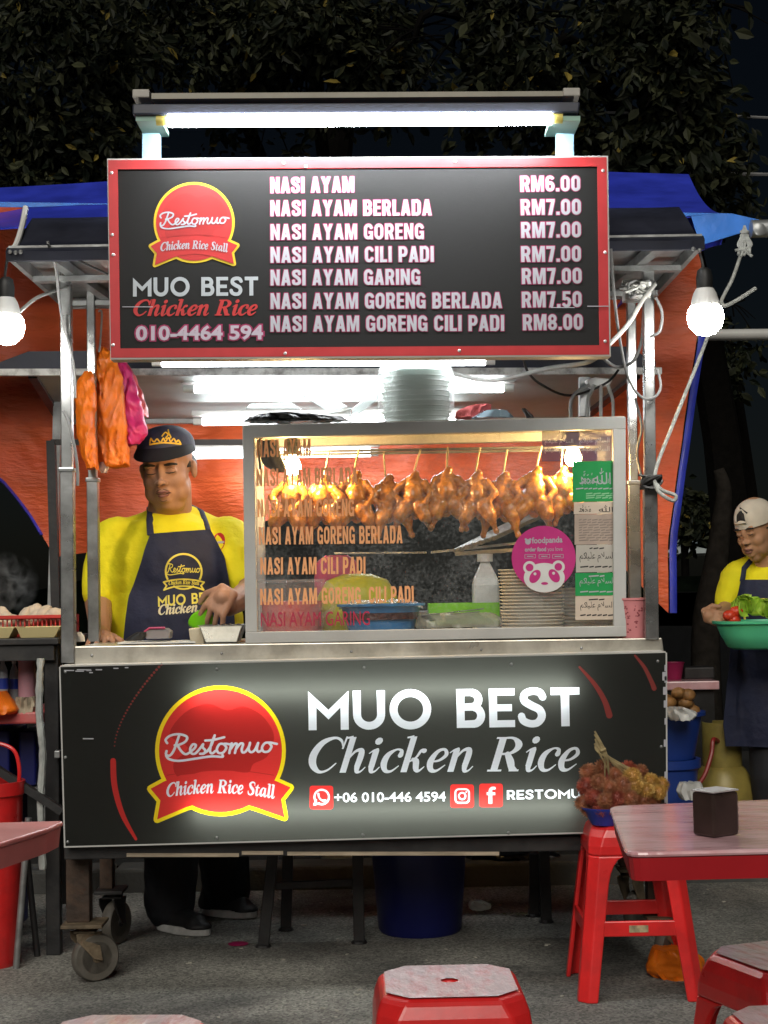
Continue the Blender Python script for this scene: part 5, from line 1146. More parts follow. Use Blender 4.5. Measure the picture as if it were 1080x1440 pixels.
CX = [(414, 664, 4.585, 'first chicken from the left, glowing beside the left warm bulb'), (456, 668, 4.61, 'second chicken from the left, behind the word on the glass'), (498, 662, 4.60, 'third chicken from the left, broad with one leg hanging out'),
      (541, 668, 4.62, 'fourth chicken from the left, small and dark'), (583, 662, 4.60, 'fifth chicken from the left, dark below its thighs'), (628, 656, 4.60, 'sixth chicken from the left, above the white bottle and left of it'), (669, 662, 4.59, 'seventh chicken from the left, its legs pointing down to the pink sticker'),
      (708, 664, 4.61, 'eighth chicken from the left, with raised wings'), (755, 656, 4.59, 'ninth chicken from the left, straight above the pink round sticker'), (789, 656, 4.60, 'last chicken on the right, glowing beside the green sticker')]
for i, (x, y, Y, lb) in enumerate(CX):
    p = P(x, y - 3, Y); t = thing('roast_chicken', 'roast ' + lb.replace('chicken', 'chicken', 1), 'roast chicken', p, 'roast chickens hanging in the glass case')
    b_ = bpy.data.objects.new('body', CM[(i * 3 + 1) % 4]); COL.objects.link(b_); b_.parent = t
    sk = bpy.data.objects.new('skewer', SKM); COL.objects.link(sk); sk.parent = t; sk.scale = (1, 1, max(.3, (rodz + .012 - p.z) / .125))
    sk.rotation_euler = (0, rng.uniform(-.12, .22), 0)
    t.rotation_euler = (rng.uniform(-.08, .05), rng.uniform(-.1, .1), rng.uniform(-.55, .55)); t.scale = (.84 + .10 * rng.random(), 1.0, .90 + .12 * rng.random())
# things standing in the case
def zfix(px, Y): p = P(px, 880, Y); return V((p.x, Y, floor_z))
def px2(n, Y): return n * Y / FPX
def hpx(y, Y, px=600): return P(px, y, Y).z - floor_z
Yj = 4.60; c0 = zfix(411, Yj); H = hpx(815, Yj, 411)
jug = thing('sauce_jug', 'wide clear plastic jug half full of red sauce', 'jug', c0)
m = MB(); m.lathe(c0, [(.088, 0), (.092, .004), (.096, H), (.101, H), (.101, H - .006), (.097, H - .008)], 40); m.build('jug_body', clear('milky clear plastic', (.80, .78, .74), .14), jug)
m = MB(); m.lathe(c0, [(.0, .004), (.086, .004), (.089, H * .62), (.0, H * .62)], 40); m.build('sauce', mat('red chilli sauce', (.66, .05, .03), .3, 0, .15, 20), jug)
m = MB(); m.tube(smooth_path([c0 + V((.09, -.03, H * .9)), c0 + V((.118, -.05, H * .85)), c0 + V((.122, -.05, H * .5)), c0 + V((.092, -.03, H * .35))], 6), .008, 8); m.build('handle', clear('milky clear plastic', (.80, .78, .74), .14), jug)
Yd = 4.72; c0 = zfix(503, Yd); H = hpx(806, Yd, 503); W_ = px2(60, Yd)
m = MB(); m.lathe(c0, [(W_, 0), (W_ * 1.0, H * .3), (W_ * .93, H * .62), (W_ * .72, H * .88), (W_ * .35, H * .98), (0, H)], 36, None, 1, .5)
solo(m, 'yellow_bowl', mat('lime yellow plastic', (.58, .56, .02), .35, 0, .06, 10), 'lime yellow bowl turned over behind the blue basin', 'bowl')
Yd = 4.765; c0 = V((P(474, 830, Yd).x, Yd, floor_z)); H = hpx(781, Yd, 474)
m = MB(); m.lathe(c0, [(px2(30, Yd), 0), (px2(32, Yd), H * .7), (px2(28, Yd), H * .92), (px2(16, Yd), H), (0, H)], 30, None, 1, .35); solo(m, 'pink_tub', mat('pink plastic', (.55, .06, .16), .4), 'pink tub standing behind the yellow bowl', 'tub')
Yb_ = 4.56; c0 = zfix(536, Yb_); H = hpx(849, Yb_, 536); W_ = px2(62, Yb_)
bs = thing('blue_basin', 'small blue basin holding dark chilli under crumpled clear plastic, in the case', 'basin', c0)
m = MB(); m.lathe(c0, [(0, .002), (W_ * .72, 0), (W_ * .8, H * .5), (W_ * .93, H), (W_ * 1.0, H * 1.0), (W_ * 1.0, H * .93), (W_ * .9, H * .9), (W_ * .76, H * .5), (0, H * .3)], 40, None, 1, .8); m.build('basin_body', mat('sky blue plastic', (.05, .22, .50), .35, 0, .06, 10), bs)
m = MB(); m.lathe(c0, [(0, H * .7), (W_ * .86, H * .72), (W_ * .86, H * .5), (0, H * .5)], 30, None, 1, .8); m.build('chilli', mat('dark chilli', (.06, .015, .01), .4, 0, .5, 60, .6, 80), bs)
m = MB(); m.grid(lambda u, v: c0 + V(((u - .5) * W_ * 1.9, (v - .5) * W_ * 1.1, H * .95 + .012 + .014 * noise.noise(V((u * 7, v * 6, 1))) - .02 * (2 * u - 1) ** 4)), 40, 20); m.build('plastic_sheet', clear('clear film', (.8, .82, .85), .32), bs)
Yt_ = 4.62; a, b_ = zfix(603, Yt_), zfix(703, Yt_); H = hpx(848, Yt_, 650)
gt = thing('green_tray', 'lime green shallow tray with steel tongs and a plastic sheet, in the case', 'tray', (a + b_) / 2)
m = MB(); m.box(a.x, b_.x, Yt_ - .0, Yt_ + .004, floor_z + .03, floor_z + H); m.box(a.x, b_.x, Yt_ + .12, Yt_ + .124, floor_z + .03, floor_z + H); m.box(a.x, a.x + .004, Yt_ + .0045, Yt_ + .1195, floor_z + .03, floor_z + H); m.box(b_.x - .004, b_.x, Yt_ + .0045, Yt_ + .1195, floor_z + .03, floor_z + H); m.box(a.x, b_.x, Yt_, Yt_ + .124, floor_z + .024, floor_z + .0295)
m.build('tray_body', mat('lime green plastic', (.22, .60, .015), .35, 0, .06, 10), gt, smooth=False)
m = MB(); loft(m, [(590, 690, 862), (585, 704, 870), (584, 704, 882)], 4.53, .04, .2, 9, 40, 4); m.build('plastic_bag', clear('greasy film', (.50, .47, .38), .55), gt)
m = MB()
for i in range(4): m.bar(P(592 + 4 * i, 866 + 2 * i, 4.5), P(680 - 6 * i, 856 + 4 * i, 4.55), .010, .003)
m.build('tongs', M_['steel'], gt, smooth=False)
Yw = 4.66; c0 = zfix(684, Yw); H = hpx(779, Yw, 684); W_ = px2(19, Yw)
wb = thing('white_bottle', 'white square plastic bottle with a short neck', 'bottle', c0)
m = MB(); rot = Matrix.Rotation(R(45), 3, 'Z'); q2 = W_ * 1.38
m.lathe(c0, [(q2, 0), (q2, H * .60), (q2 * .9, H * .68), (q2 * .36, H * .88), (q2 * .36, H * .93)], 4, rot); m.build('bottle_body', mat('milky white plastic', (.66, .68, .68), .4, alpha=.9), wb, smooth=False, bevel=.008)
m = MB(); m.lathe(c0, [(.0, H * .9), (q2 * .42, H * .9), (q2 * .42, H), (0, H)], 14); m.build('cap', M_['white'], wb)
CARD = mat('waxed paper tray', (.60, .54, .44), .5, 0, .08, 12, dirt=(.45, .36, .25), dscale=5)
def stack(px, rpx, ytop, Y, n, label, ybase=None, sy=.8):
    c_ = zfix(px, Y); H = hpx(ytop, Y, px); r = px2(rpx, Y)
    if ybase: c_.z = P(px, ybase, Y).z; H = P(px, ytop, Y).z - c_.z
    t = thing('paper_box_stack', label, 'stacked boxes', c_); rg = random.Random(px)
    for i in range(n):
        z0 = H * i / n; m = MB(); d = V((rg.uniform(-.0015, .0015), rg.uniform(-.001, .001), 0)); f = 1 + .06 * i / n
        m.lathe(c_ + d, [(0, z0), (r * .90 * f, z0), (r * .955 * f, z0 + H / n * .55), (r * f, z0 + H / n * .62), (r * f, z0 + H / n * .97), (r * .93 * f, z0 + H / n * .97), (r * .9 * f, z0 + H / n * .7), (0, z0 + H / n * .7)], 30, None, 1, sy)
        m.build('paper_box', CARD, t)
stack(749, 44, 800, 4.53, 19, 'tall stack of beige paper boxes behind the pink sticker')
stack(829, 40, 826, 4.60, 12, 'lower stack of beige paper boxes in the right corner of the case')
m = MB()
for i in range(7): m.tube([P(640 + 9 * i, 775 - 3 * i, 5.02), P(735 + 6 * i, 727 - 1.0 * i, 5.32)], .008, 6)
m.bar(P(640, 779, 5.0), P(760, 771, 5.0), .012, .012)
solo(m, 'grill_rack', M_['steel2'], 'steel wire rack seen through the glass under the chickens', 'rack')
m = MB(); m.bar(P(470, 778, 5.35), P(600, 777, 5.35), .012, .006); m.bar(P(606, 777, 5.35), P(725, 764, 5.35), .012, .008); m.slab([P(355, 862, 5.3), P(880, 860, 5.3), P(880, 880, 5.3), P(355, 882, 5.3)], (0, .5, 0))
solo(m, 'rear_worktop', M_['steel2'], 'steel worktop behind the glass case with thin bright rails', 'worktop', smooth=False)
# on top of the case
topz = lambda px: corner[0].z + (corner[1].z - corner[0].z) * (P(px, 590, YF).x - corner[0].x) / (corner[1].x - corner[0].x)
Ys = 4.58; c0 = P(586, 590, Ys); c0.z = topz(586) + .002; H = P(586, 503, Ys).z - c0.z; r = px2(53, Ys)
lt = thing('lid_stack', 'tall stack of clear plastic bowls wrapped in a film bag on top of the case', 'stacked bowls', c0)
for i in range(12):
    z0 = H * .86 * i / 12; h_ = H * .86 / 12; m = MB(); f = .93 - .03 * (i % 2)
    m.lathe(c0, [(0, z0), (r * f * .93, z0), (r * f * .96, z0 + h_ * .7), (r * f * 1.0, z0 + h_ * .75), (r * f * 1.0, z0 + h_ * .98), (r * f * .9, z0 + h_ * .98)], 36, None, 1, .8); m.build('bowl', mat('pale green plastic', (.72, .80, .76), .3, 0, .05, 20, trans=.4, alpha=.85), lt)
m = MB()
m.lathe(c0, [(r * .98, 0), (r * 1.02, H * .2), (r * 1.0, H * .5), (r * 1.01, H * .75), (r * .96, H * .87), (r * .80, H * .95), (r * .5, H * 1.0), (0, H * 1.01)], 60, None, 1, .82, lambda a, z: 1 + .018 * noise.noise(V((cos(a) * 4, sin(a) * 4, z * 26))) + .012 * sin(a * 13 + z * 40 + 3 * sin(z * 60)))
m.build('film_bag', mat('clear wrap film', (.78, .86, .83), .15, 0, .04, 20, .8, 45, alpha=.24, spec=1.0), lt)
CLR = clear('clear box plastic', (.72, .80, .78), .55, .1)
def clam(x, y, w, h, Y, label, tilt, lid):
    c_ = P(x, y, Y); c_.z = topz(x) + .003; t = thing('clear_box', label, 'takeaway box', c_); s_ = Y / FPX; w_, h_ = w * s_ / 2, h * s_
    m = MB(); rot = Matrix.Rotation(R(tilt), 3, 'Y')
    m.lathe(c_, [(w_ * 1.15, 0), (w_ * 1.25, h_ * .8), (w_ * 1.38, h_ * .85), (w_ * 1.38, h_)], 4, rot @ Matrix.Rotation(R(45), 3, 'Z'), 1, 1); m.build('tray', CLR, t, smooth=False, bevel=.006)
    m = MB(); q_ = [P(a_, b_, Y + .02) for a_, b_ in lid]; m.slab(q_, (0, .02, .004)); m.build('lid', CLR, t, smooth=False, bevel=.004)
clam(382, 588, 66, 16, 4.58, 'clear takeaway box lying closed on the left of the case top', 0, [(344, 575), (352, 568), (410, 566), (424, 576)])
clam(470, 585, 62, 20, 4.60, 'clear takeaway box open with its lid tilted up, beside the wrapped bowls', -12, [(424, 556), (452, 549), (489, 572), (466, 583)])
clam(505, 584, 40, 14, 4.66, 'clear takeaway box leaning against the wrapped bowls', 20, [(486, 582), (520, 556), (534, 552), (532, 562), (500, 586)])
m = MB(); loft(m, [(362, 430, 583), (345, 480, 588), (342, 490, 593)], 4.50, .06, .25, 9, 40, 3); solo(m, 'black_bag', mat('black plastic film', (.012, .012, .013), .25, 0, .2, 20, .5, 40), 'flat black plastic bag lying on the left front of the case top', 'bag')
m = MB(); loft(m, [(664, 690, 570), (644, 690, 577), (640, 688, 588)], 4.58, .04, .25, 5, 36, 7); solo(m, 'red_cloth', mat('faded red cloth', (.48, .09, .09), .8, 0, .2, 20, .4, 60), 'crumpled red cloth on the case top right of the wrapped bowls', 'cloth')
m = MB(); loft(m, [(680, 712, 578), (662, 722, 588)], 4.54, .04, .2, 5, 30, 8); solo(m, 'blue_bag', clear('pale blue film', (.35, .50, .60), .8), 'pale blue plastic bag lying beside the red cloth on the case top', 'bag')
m = MB(); loft(m, [(733, 739, 575), (738, 748, 583), (740, 752, 588)], 4.5, .015, .2, 4, 20, 8); solo(m, 'black_clip', M_['cable_k'], 'small black clip lying on the case top near the plug cables', 'clip')

# ---------------------------------------------------------------- things on the counter
cz = lambda px: counter_z(P(px, 900, 4.4).x)
def onc(px, Y): p = P(px, 900, Y); return V((p.x, Y, cz(px) + .001))
c0 = onc(894, 4.402); c0.z = cz(894); H = P(894, 841, 4.40).z - c0.z; c0 = c0 + V((0, .05, 0))
cup = thing('pink_basket', 'pink perforated plastic cup standing at the right end of the counter', 'basket', c0)
m = MB(); m.lathe(c0, [(0, .003), (.037, 0), (.0435, H * .94), (.0465, H * .95), (.0465, H), (.0415, H), (.034, .008), (0, .008)], 36)
m.build('cup_body', mat('dusty pink plastic', (.62, .23, .24), .45, 0, .08, 20), cup)
m = MB(); rg = random.Random(4)
for i in range(150):
    a = rg.uniform(0, 2 * pi); z = rg.uniform(.12, .82) * H; r = .037 + .0065 * z / H + .0005
    cc = c0 + V((r * cos(a), r * sin(a), z)); nrm = V((cos(a), sin(a), 0)); u = V((-sin(a), cos(a), 0)); s_ = rg.uniform(.0014, .003); ro = rg.uniform(0, 3)
    m.add([cc + u * (s_ * cos(t + ro)) * (1.6 if k_ % 2 else .8) + V((0, 0, s_ * sin(t + ro))) for k_, t in enumerate([2 * pi * j / 6 for j in range(6)])], [tuple(range(6))])
m.build('perforation', mat('dark pink hole', (.26, .05, .06), .6), cup, smooth=False, fix=False)
Yp = 4.52; c0 = onc(311, Yp)
pan = thing('steel_pan', 'deep stainless steel food pan with dark pieces of food', 'pan', c0)
m = MB(); zt = P(311, 880, Yp).z; a0, a1, t0, t1 = P(289, 905, Yp).x, P(333, 905, Yp).x, P(281, 880, Yp).x, P(341, 880, Yp).x
b4 = [V((a0, Yp, c0.z)), V((a1, Yp, c0.z)), V((a1, Yp + .12, c0.z)), V((a0, Yp + .12, c0.z))]; t4 = [V((t0, Yp - .012, zt)), V((t1, Yp - .012, zt)), V((t1, Yp + .14, zt)), V((t0, Yp + .14, zt))]
l4 = [p + V((sx * .008, sy * .008, .002)) for p, sx, sy in zip(t4, (-1, 1, 1, -1), (-1, -1, 1, 1))]; i4 = [p + V((sx * -.006, sy * -.006, -.002)) for p, sx, sy in zip(t4, (-1, 1, 1, -1), (-1, -1, 1, 1))]
j4 = [V((p.x, p.y, zt - .012)) for p in i4]
m.add(b4 + t4 + l4 + i4 + j4, [(0, 1, 2, 3)] + [(k_ * 4 + i, k_ * 4 + (i + 1) % 4, k_ * 4 + 4 + (i + 1) % 4, k_ * 4 + 4 + i) for k_ in range(4) for i in range(4)] + [(16, 17, 18, 19)]); m.build('pan_body', M_['steel'], pan, smooth=False, bevel=.002)
m = MB()
for i in range(16): m.ell(V((rng.uniform(t0 + .01, t1 - .01), rng.uniform(Yp, Yp + .11), zt - .008 + rng.uniform(0, .008))), (rng.uniform(.006, .012), .008, .006), nu=8, nv=6)
m.build('food', mat('dark food', (.02, .014, .01), .4, 0, .5, 40), pan)
m = MB(); m.slab([P(268, 905, 4.55), P(288, 906, 4.55), P(284, 883, 4.55), P(265, 884, 4.55)], (0, .09, 0)); solo(m, 'cream_tub', mat('cream plastic', (.58, .52, .38), .5, 0, .1, 20, dirt=(.3, .2, .1), dscale=8), 'small cream tub beside the steel food pan', 'tub', smooth=False, bevel=.003)
m = MB(); m.slab([onc(165, 4.5), onc(275, 4.5), onc(268, 4.66), onc(176, 4.68)], (0, 0, .004)); solo(m, 'paper_sheets', M_['white'], 'loose white paper sheets lying on the counter in front of the man', 'paper', smooth=False)
pt = thing('card_terminal', 'small grey card terminal with a pink top edge lying on the papers', 'terminal', onc(215, 4.56))
m = MB(); m.slab([P(205, 899, 4.54), P(238, 898, 4.54), P(239, 888, 4.56), P(233, 884, 4.6), P(208, 884, 4.6), P(203, 891, 4.56)], (0, .07, 0)); m.build('terminal_body', mat('grey plastic', (.16, .16, .17), .35), pt, bevel=.003)
m = MB(); m.tube([P(203, 889, 4.58), P(210, 883.5, 4.59), P(232, 883, 4.59)], .004, 6); m.build('edge', M_['print_mag'], pt)
m = MB(); loft(m, [(192, 206, 889), (180, 205, 896), (176, 200, 901)], 4.55, .02, .1, 4, 20, 1); m.build('strap', M_['cable_k'], pt)
m = MB(); loft(m, [(106, 114, 889), (104, 118, 895), (105, 120, 902)], 4.48, .012, .2, 4, 20, 1); solo(m, 'crumpled_tissue', M_['white'], 'crumpled white tissue at the left end of the counter', 'tissue')
# plastic bags on the left post
OB = mat('orange plastic film', (.88, .21, .012), .35, 0, .15, 9, .6, 26, trans=.3); PB = mat('pink plastic film', (.68, .035, .20), .35, 0, .15, 9, .6, 26, trans=.3); RB_ = mat('coral plastic film', (.70, .10, .12), .35, 0, .15, 9, .5, 26, trans=.3)
def crumple(rows, Y, depth, name, mt_, label, seed):
    """thin hanging film bag: two crinkled skins that meet along their edges"""
    rr = smooth_path([(a, b, c, 1.0) for a, b, c in rows], 9); n = 64; m = MB(); vs = []; fs = []
    rd = lambda x, y, z: 1 - 2 * abs(noise.noise(V((x, y, z))))
    for k, (a, b, y, _) in enumerate(rr):
        v = k / (len(rr) - 1)
        for j in range(n):
            t = 2 * pi * j / n; x = -cos(t); s_ = sin(t); px = (a + b) / 2 + (b - a) / 2 * x
            px += 2.4 * noise.noise(V((seed, y * .12, x * .4))); py = y + 2.5 * noise.noise(V((px * .09, seed * 3, s_))) + (5 * noise.noise(V((px * .16, seed, 2))) if v > .85 else 0)
            dd = depth * (.18 + .82 * min(1, v * 3.5)) * (abs(s_) ** .6) * (1 if s_ > 0 else -1)
            cr = .016 * rd(px * .085 + y * .015, y * .03, seed) + .006 * rd(px * .2 - y * .05, y * .11, seed + 5) + .003 * rd(px * .28, y * .2, seed + 9)
            q = P(px, py, Y); vs.append(V((q.x, Y - dd - cr * s_, q.z)))
    for k in range(len(rr) - 1):
        for j in range(n): fs.append((k * n + j, k * n + (j + 1) % n, (k + 1) * n + (j + 1) % n, (k + 1) * n + j))
    fs += [tuple(range(n)), tuple(range(len(vs) - n, len(vs)))]
    m.add(vs, fs); solo(m, name, mt_, label, 'plastic bag', angle=75)
crumple([(139, 150, 488), (128, 165, 508), (124, 172, 535), (126, 176, 575), (132, 179, 615), (136, 183, 640), (140, 182, 656)], 4.82, .030, 'orange_bag', OB, 'large orange plastic bag hanging behind the left inner post', 1)
crumple([(118, 130, 522), (108, 134, 540), (106, 136, 570), (108, 132, 598), (112, 136, 628), (118, 138, 648), (124, 138, 660)], 4.72, .026, 'orange_bag', OB, 'narrower orange plastic bag hanging in front of the left inner post', 4)
crumple([(150, 166, 494), (157, 184, 522), (160, 196, 560), (166, 206, 596), (168, 206, 612), (172, 192, 626)], 4.87, .026, 'pink_bag', PB, 'bright pink plastic bag hanging beside the orange one', 7)
crumple([(158, 170, 494), (172, 186, 522), (184, 200, 552), (194, 209, 578), (202, 208, 586)], 4.92, .016, 'coral_bag', RB_, 'thin coral plastic bag hanging behind the pink one', 11)
m = MB(); loft(m, [(140, 152, 650), (139, 154, 658), (142, 150, 665)], 4.79, .012, .2, 5, 24, 6); solo(m, 'clear_bag', clear('clear film', (.8, .82, .85), .32), 'scrap of clear plastic hanging below the orange bags', 'plastic bag')
# ---------------------------------------------------------------- people
SKIN = mat('brown skin', (.37, .20, .125), .5, 0, .08, 14, .06, 90, spec=.35)
SKIN2 = mat('tan skin', (.42, .225, .125), .5, 0, .08, 14, .06, 90, spec=.35)
LIP = mat('lips', (.20, .075, .06), .5, 0, .1, 30); HAIR = mat('black hair', (.010, .009, .008), .55, 0, .3, 60, .4, 120)
YEL = mat('yellow cotton shirt', (.78, .69, .006), .8, 0, .07, 7, .9, 16)
APR = mat('navy apron cloth', (.012, .016, .045), .75, 0, .15, 9, .8, 18)
TRO = mat('dark trousers', (.009, .010, .014), .8, 0, .3, 12, .3, 20)
YPR = mat('yellow apron print', (.74, .66, .10), .6, 0, .05, 30)
class Head:
    def __init__(s, c, yaw, pitch, roll, k, wide=1.0):
        s.c = V(c); s.k = k; s.w = wide
        s.R = Matrix.Rotation(R(yaw), 3, 'Z') @ Matrix.Rotation(R(pitch), 3, 'X') @ Matrix.Rotation(R(roll), 3, 'Y')
    def p(s, x, f, z): return s.c + s.R @ V((x * s.k * s.w, -f * s.k, z * s.k))
    def e(s, m, c, r, nu=16, nv=12): m.ell(s.p(*c), (r[0] * s.k * s.w, r[1] * s.k, r[2] * s.k), s.R, nu, nv)
    def skin(s, m, heavy=0.0):
        e = lambda c, r: s.e(m, c, r)
        e((0, -.012, .045), (.075, .094, .092)); e((0, .022, -.005), (.066, .072, .085)); e((0, .026, -.066), (.053 + .006 * heavy, .056, .05))
        e((0, .050, -.096), (.030, .030, .024)); e((0, .072, .045), (.048, .022, .034)); e((0, .058, -.058), (.038, .034, .036)); e((0, .066, -.01), (.045, .024, .04))
        for g in (-1, 1):
            e((.034 * g, .054, -.024), (.032, .030, .032)); e((.038 * g, .036, -.058), (.026 + .005 * heavy, .038, .040))
            e((.031 * g, .086, .029), (.023, .011, .0085)); e((.031 * g, .0815, .008), (.0175, .0125, .0125))
            e((.0135 * g, .099, -.027), (.0095, .010, .0085)); e((.077 * g, -.010, .0), (.010, .020, .031)); e((.082 * g, -.004, .012), (.007, .017, .018))
        e((0, .092, .010), (.0095, .014, .026)); e((0, .107, -.022), (.0125, .012, .0115))
        e((0, .088, -.046), (.020, .010, .010))
        e((0, .0935, -.0545), (.022, .0095, .0060)); e((0, .0915, -.0675), (.0185, .0105, .0070)); e((0, .082, -.082), (.022, .012, .010))
        if heavy: e((0, .026, -.098), (.050, .046, .036))
    def feature(s, m, pts, r, n=7):
        m.tube(smooth_path([s.p(*q) for q in pts], 5), [x * s.k for x in r] if hasattr(r, '__len__') else r * s.k, n)
def snap(pts, bvh, off, ctr):
    out = []
    for p in pts:
        p = V(p); h = bvh.find_nearest(p); n = h[1] if (h[1].dot(p - ctr) > 0) else -h[1]; out.append(h[0] + n * off)
    return out
def face_parts(h, body, parent, lid, young=False, mous=False):
    bv = BVHTree.FromPolygons([v.co + parent.location for v in body.data.vertices], [tuple(p.vertices) for p in body.data.polygons])
    def line(name, mt_, pts, r, off=.0):
        m = MB(); q = snap(smooth_path([h.p(*x) for x in pts], 5), bv, off, h.c); k = len(q) - 1
        m.tube(q, [r * h.k * (.35 + .65 * sin(pi * (.08 + .84 * i / k))) for i in range(k + 1)], 7); return m.build(name, mt_, parent)
    for g in (-1, 1):
        line('eyebrow', HAIR, [(.013 * g, .10, .029), (.031 * g, .10, .035), (.052 * g, .085, .029)], .0050, -.0008)
        line('eyelid', mat('dark lid line', (.03, .016, .012), .5), [(.016 * g, .096, .006 + lid), (.030 * g, .10, .001 + lid), (.046 * g, .088, .006 + lid)], .0022, -.0004)
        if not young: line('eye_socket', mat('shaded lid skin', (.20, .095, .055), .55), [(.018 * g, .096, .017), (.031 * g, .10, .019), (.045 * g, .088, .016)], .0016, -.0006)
        line('nostril', mat('nostril skin', (.05, .02, .015), .6), [(.005 * g, .115, -.0335), (.010 * g, .115, -.035), (.015 * g, .110, -.032)], .0024, -.0008)
    line('lip', LIP, [(-.029, .09, -.060), (-.010, .105, -.0525), (0, .105, -.054), (.010, .105, -.0525), (.029, .09, -.060)], .0042, -.0016)
    line('lip', LIP, [(-.019, .09, -.065), (0, .105, -.069), (.019, .09, -.065)], .0050, -.0018)
    line('mouth_line', mat('mouth line', (.035, .012, .01), .6), [(-.030, .092, -.0610), (0, .108, -.0610), (.030, .092, -.0610)], .0013, .0008)
    if mous:
        for g in (-1, 1): line('stubble', mat('stubble skin', (.14, .075, .045), .7), [(.003 * g, .1, -.043), (.014 * g, .1, -.046), (.025 * g, .09, -.053)], .0030, -.0014)
        line('stubble', mat('stubble skin', (.14, .075, .045), .7), [(-.012, .09, -.080), (0, .09, -.083), (.012, .09, -.080)], .0036, -.0022)
def hand(m, wrist, palm, fdir, side, up, curl=.5, k=1.0, thumb=1):
    """palm and five separate bent fingers; fdir along the fingers, side towards the little finger, up the back of the hand"""
    fdir, side, up = fdir.normalized(), side.normalized(), up.normalized()
    m.limb([wrist, palm - fdir * .015 * k], [.026 * k, .028 * k])
    for j in range(4): m.limb([palm - fdir * .035 * k + side * (.016 * (j - 1.5)) * k * .8, palm + fdir * .028 * k + side * (.0195 * (j - 1.5)) * k], [.0155 * k, .0115 * k])
    for j, L in enumerate((.068, .076, .071, .054)):
        b = palm + fdir * .032 * k + side * (.0225 * (j - 1.5)) * k; pts = [b]; a = .18 + .05 * j
        for seg in (.44, .32, .24):
            a += curl * (1.0 if seg > .4 else 1.25); d = fdir * cos(a) - up * sin(a) + side * (.10 * (j - 1.5)); pts.append(pts[-1] + d.normalized() * L * seg * k)
        m.limb(pts, [.0088 * k, .0082 * k, .0074 * k, .0062 * k], 10)
    t0 = palm - fdir * .02 * k - side * .03 * k * thumb
    m.limb([t0, t0 + (-side * thumb * .028 + fdir * .022 - up * .012) * k, t0 + (-side * thumb * .036 + fdir * .05 - up * .024) * k], [.0135 * k, .0115 * k, .0085 * k], 10)
def sheet_on(bv, rows, Y0, off, nu=40, nv=60, wave=.004):
    """cloth laid over a body: rows are (left px, right px, y px); every point rests on the body in front of it"""
    rr = rows
    def fn(u, v):
        y = rr[0][2] + (rr[-1][2] - rr[0][2]) * v
        for a, b in zip(rr, rr[1:]):
            if y <= b[2] + 1e-6: t = (y - a[2]) / max(1e-6, b[2] - a[2]); l = a[0] + (b[0] - a[0]) * t; r = a[1] + (b[1] - a[1]) * t; break
        slope = rr[0][3] if len(rr[0]) > 3 else 0
        p = P(l + (r - l) * u, y + slope * (u - .5) * (1 - v), Y0)
        h = bv.ray_cast(V((p.x, Y0 - 1.2, p.z)), V((0, 1, 0)))
        q = V((p.x, h[0].y - off, p.z)) if h[0] else V((p.x, fn.last, p.z)); fn.last = q.y
        return q + V((0, wave * noise.noise(V((p.x * 9, p.z * 5, 2))) - wave * .5 * sin(p.x * 40 + p.z * 8) * v, 0))
    fn.last = Y0
    m = MB(); m.grid(fn, nu, nv)
    # relax the depth so the cloth spans hollows
    w = nu + 1
    for _ in range(10):
        ys = [p.y for p in m.v]
        for j in range(nv + 1):
            for i in range(nu + 1):
                nb = [ys[j2 * w + i2] for j2, i2 in ((j - 1, i), (j + 1, i), (j, i - 1), (j, i + 1)) if 0 <= j2 <= nv and 0 <= i2 <= nu]
                a = sum(nb) / len(nb); m.v[j * w + i].y = min(ys[j * w + i], ys[j * w + i] * .35 + a * .65)
    base = list(m.v); n = len(base)
    m.v += [p + V((0, .004, 0)) for p in base]; m.f += [[i + n for i in reversed(f)] for f in m.f]; m.mi += list(m.mi)
    b = list(range(w)) + [j * w + nu for j in range(1, nv + 1)] + [nv * w + i for i in range(nu - 1, -1, -1)] + [j * w for j in range(nv - 1, 0, -1)]
    for i in range(len(b)): a, c = b[i], b[(i + 1) % len(b)]; m.f.append([c, a, a + n, c + n]); m.mi.append(0)
    return m
def bvh_of(o, root): return BVHTree.FromPolygons([v.co + root.location for v in o.data.vertices], [tuple(p.vertices) for p in o.data.polygons])
def caster_to(bv, off):
    def f(p):
        h = bv.ray_cast(V((p.x, p.y - 1.0, p.z)), V((0, 1, 0))); return V((p.x, h[0].y - off, p.z)) if h[0] else p
    return f
def shoe(parent, heel, toe, w=.046):
    d = (toe - heel); L = d.length; d.normalize(); s_ = V((-d.y, d.x, 0)).normalized(); up = V((0, 0, 1)); b = V((heel.x, heel.y, .028)); M3 = Matrix((d, s_, up)).transposed()
    m = MB(); m.limb([b + d * .02 + up * .012, b + d * L * .45 + up * .012, b + d * (L - .05) + up * .002], [w * .82, w * .88, w * .86]); m.limb([b + d * .03 + up * .03, b + d * .035 + up * .065], [w * .85, w * .8])
    m.ell(b + d * (L - .05) + up * -.004, (.06, w * .95, .028), M3)
    for i, v in enumerate(m.v):
        if v.z < .022: v.z = .022
    o = m.build('shoe', mat('black shoe', (.010, .010, .011), .55, 0, .2, 40, .2, 120), parent, remesh=.006, relax=4)
    q = [b + d * (L * .5 + (L * .52) * cos(a)) + s_ * (w * (1.0 if cos(a) > -.2 else .88)) * sin(a) for a in [2 * pi * i / 28 for i in range(28)]]
    m = MB(); m.slab([V((p.x, p.y, .002)) for p in q], (0, 0, .026)); m.build('sole', mat('white shoe sole', (.62, .62, .60), .6, 0, .1, 30, dirt=(.2, .19, .17), dscale=10), o, smooth=False, bevel=.005)

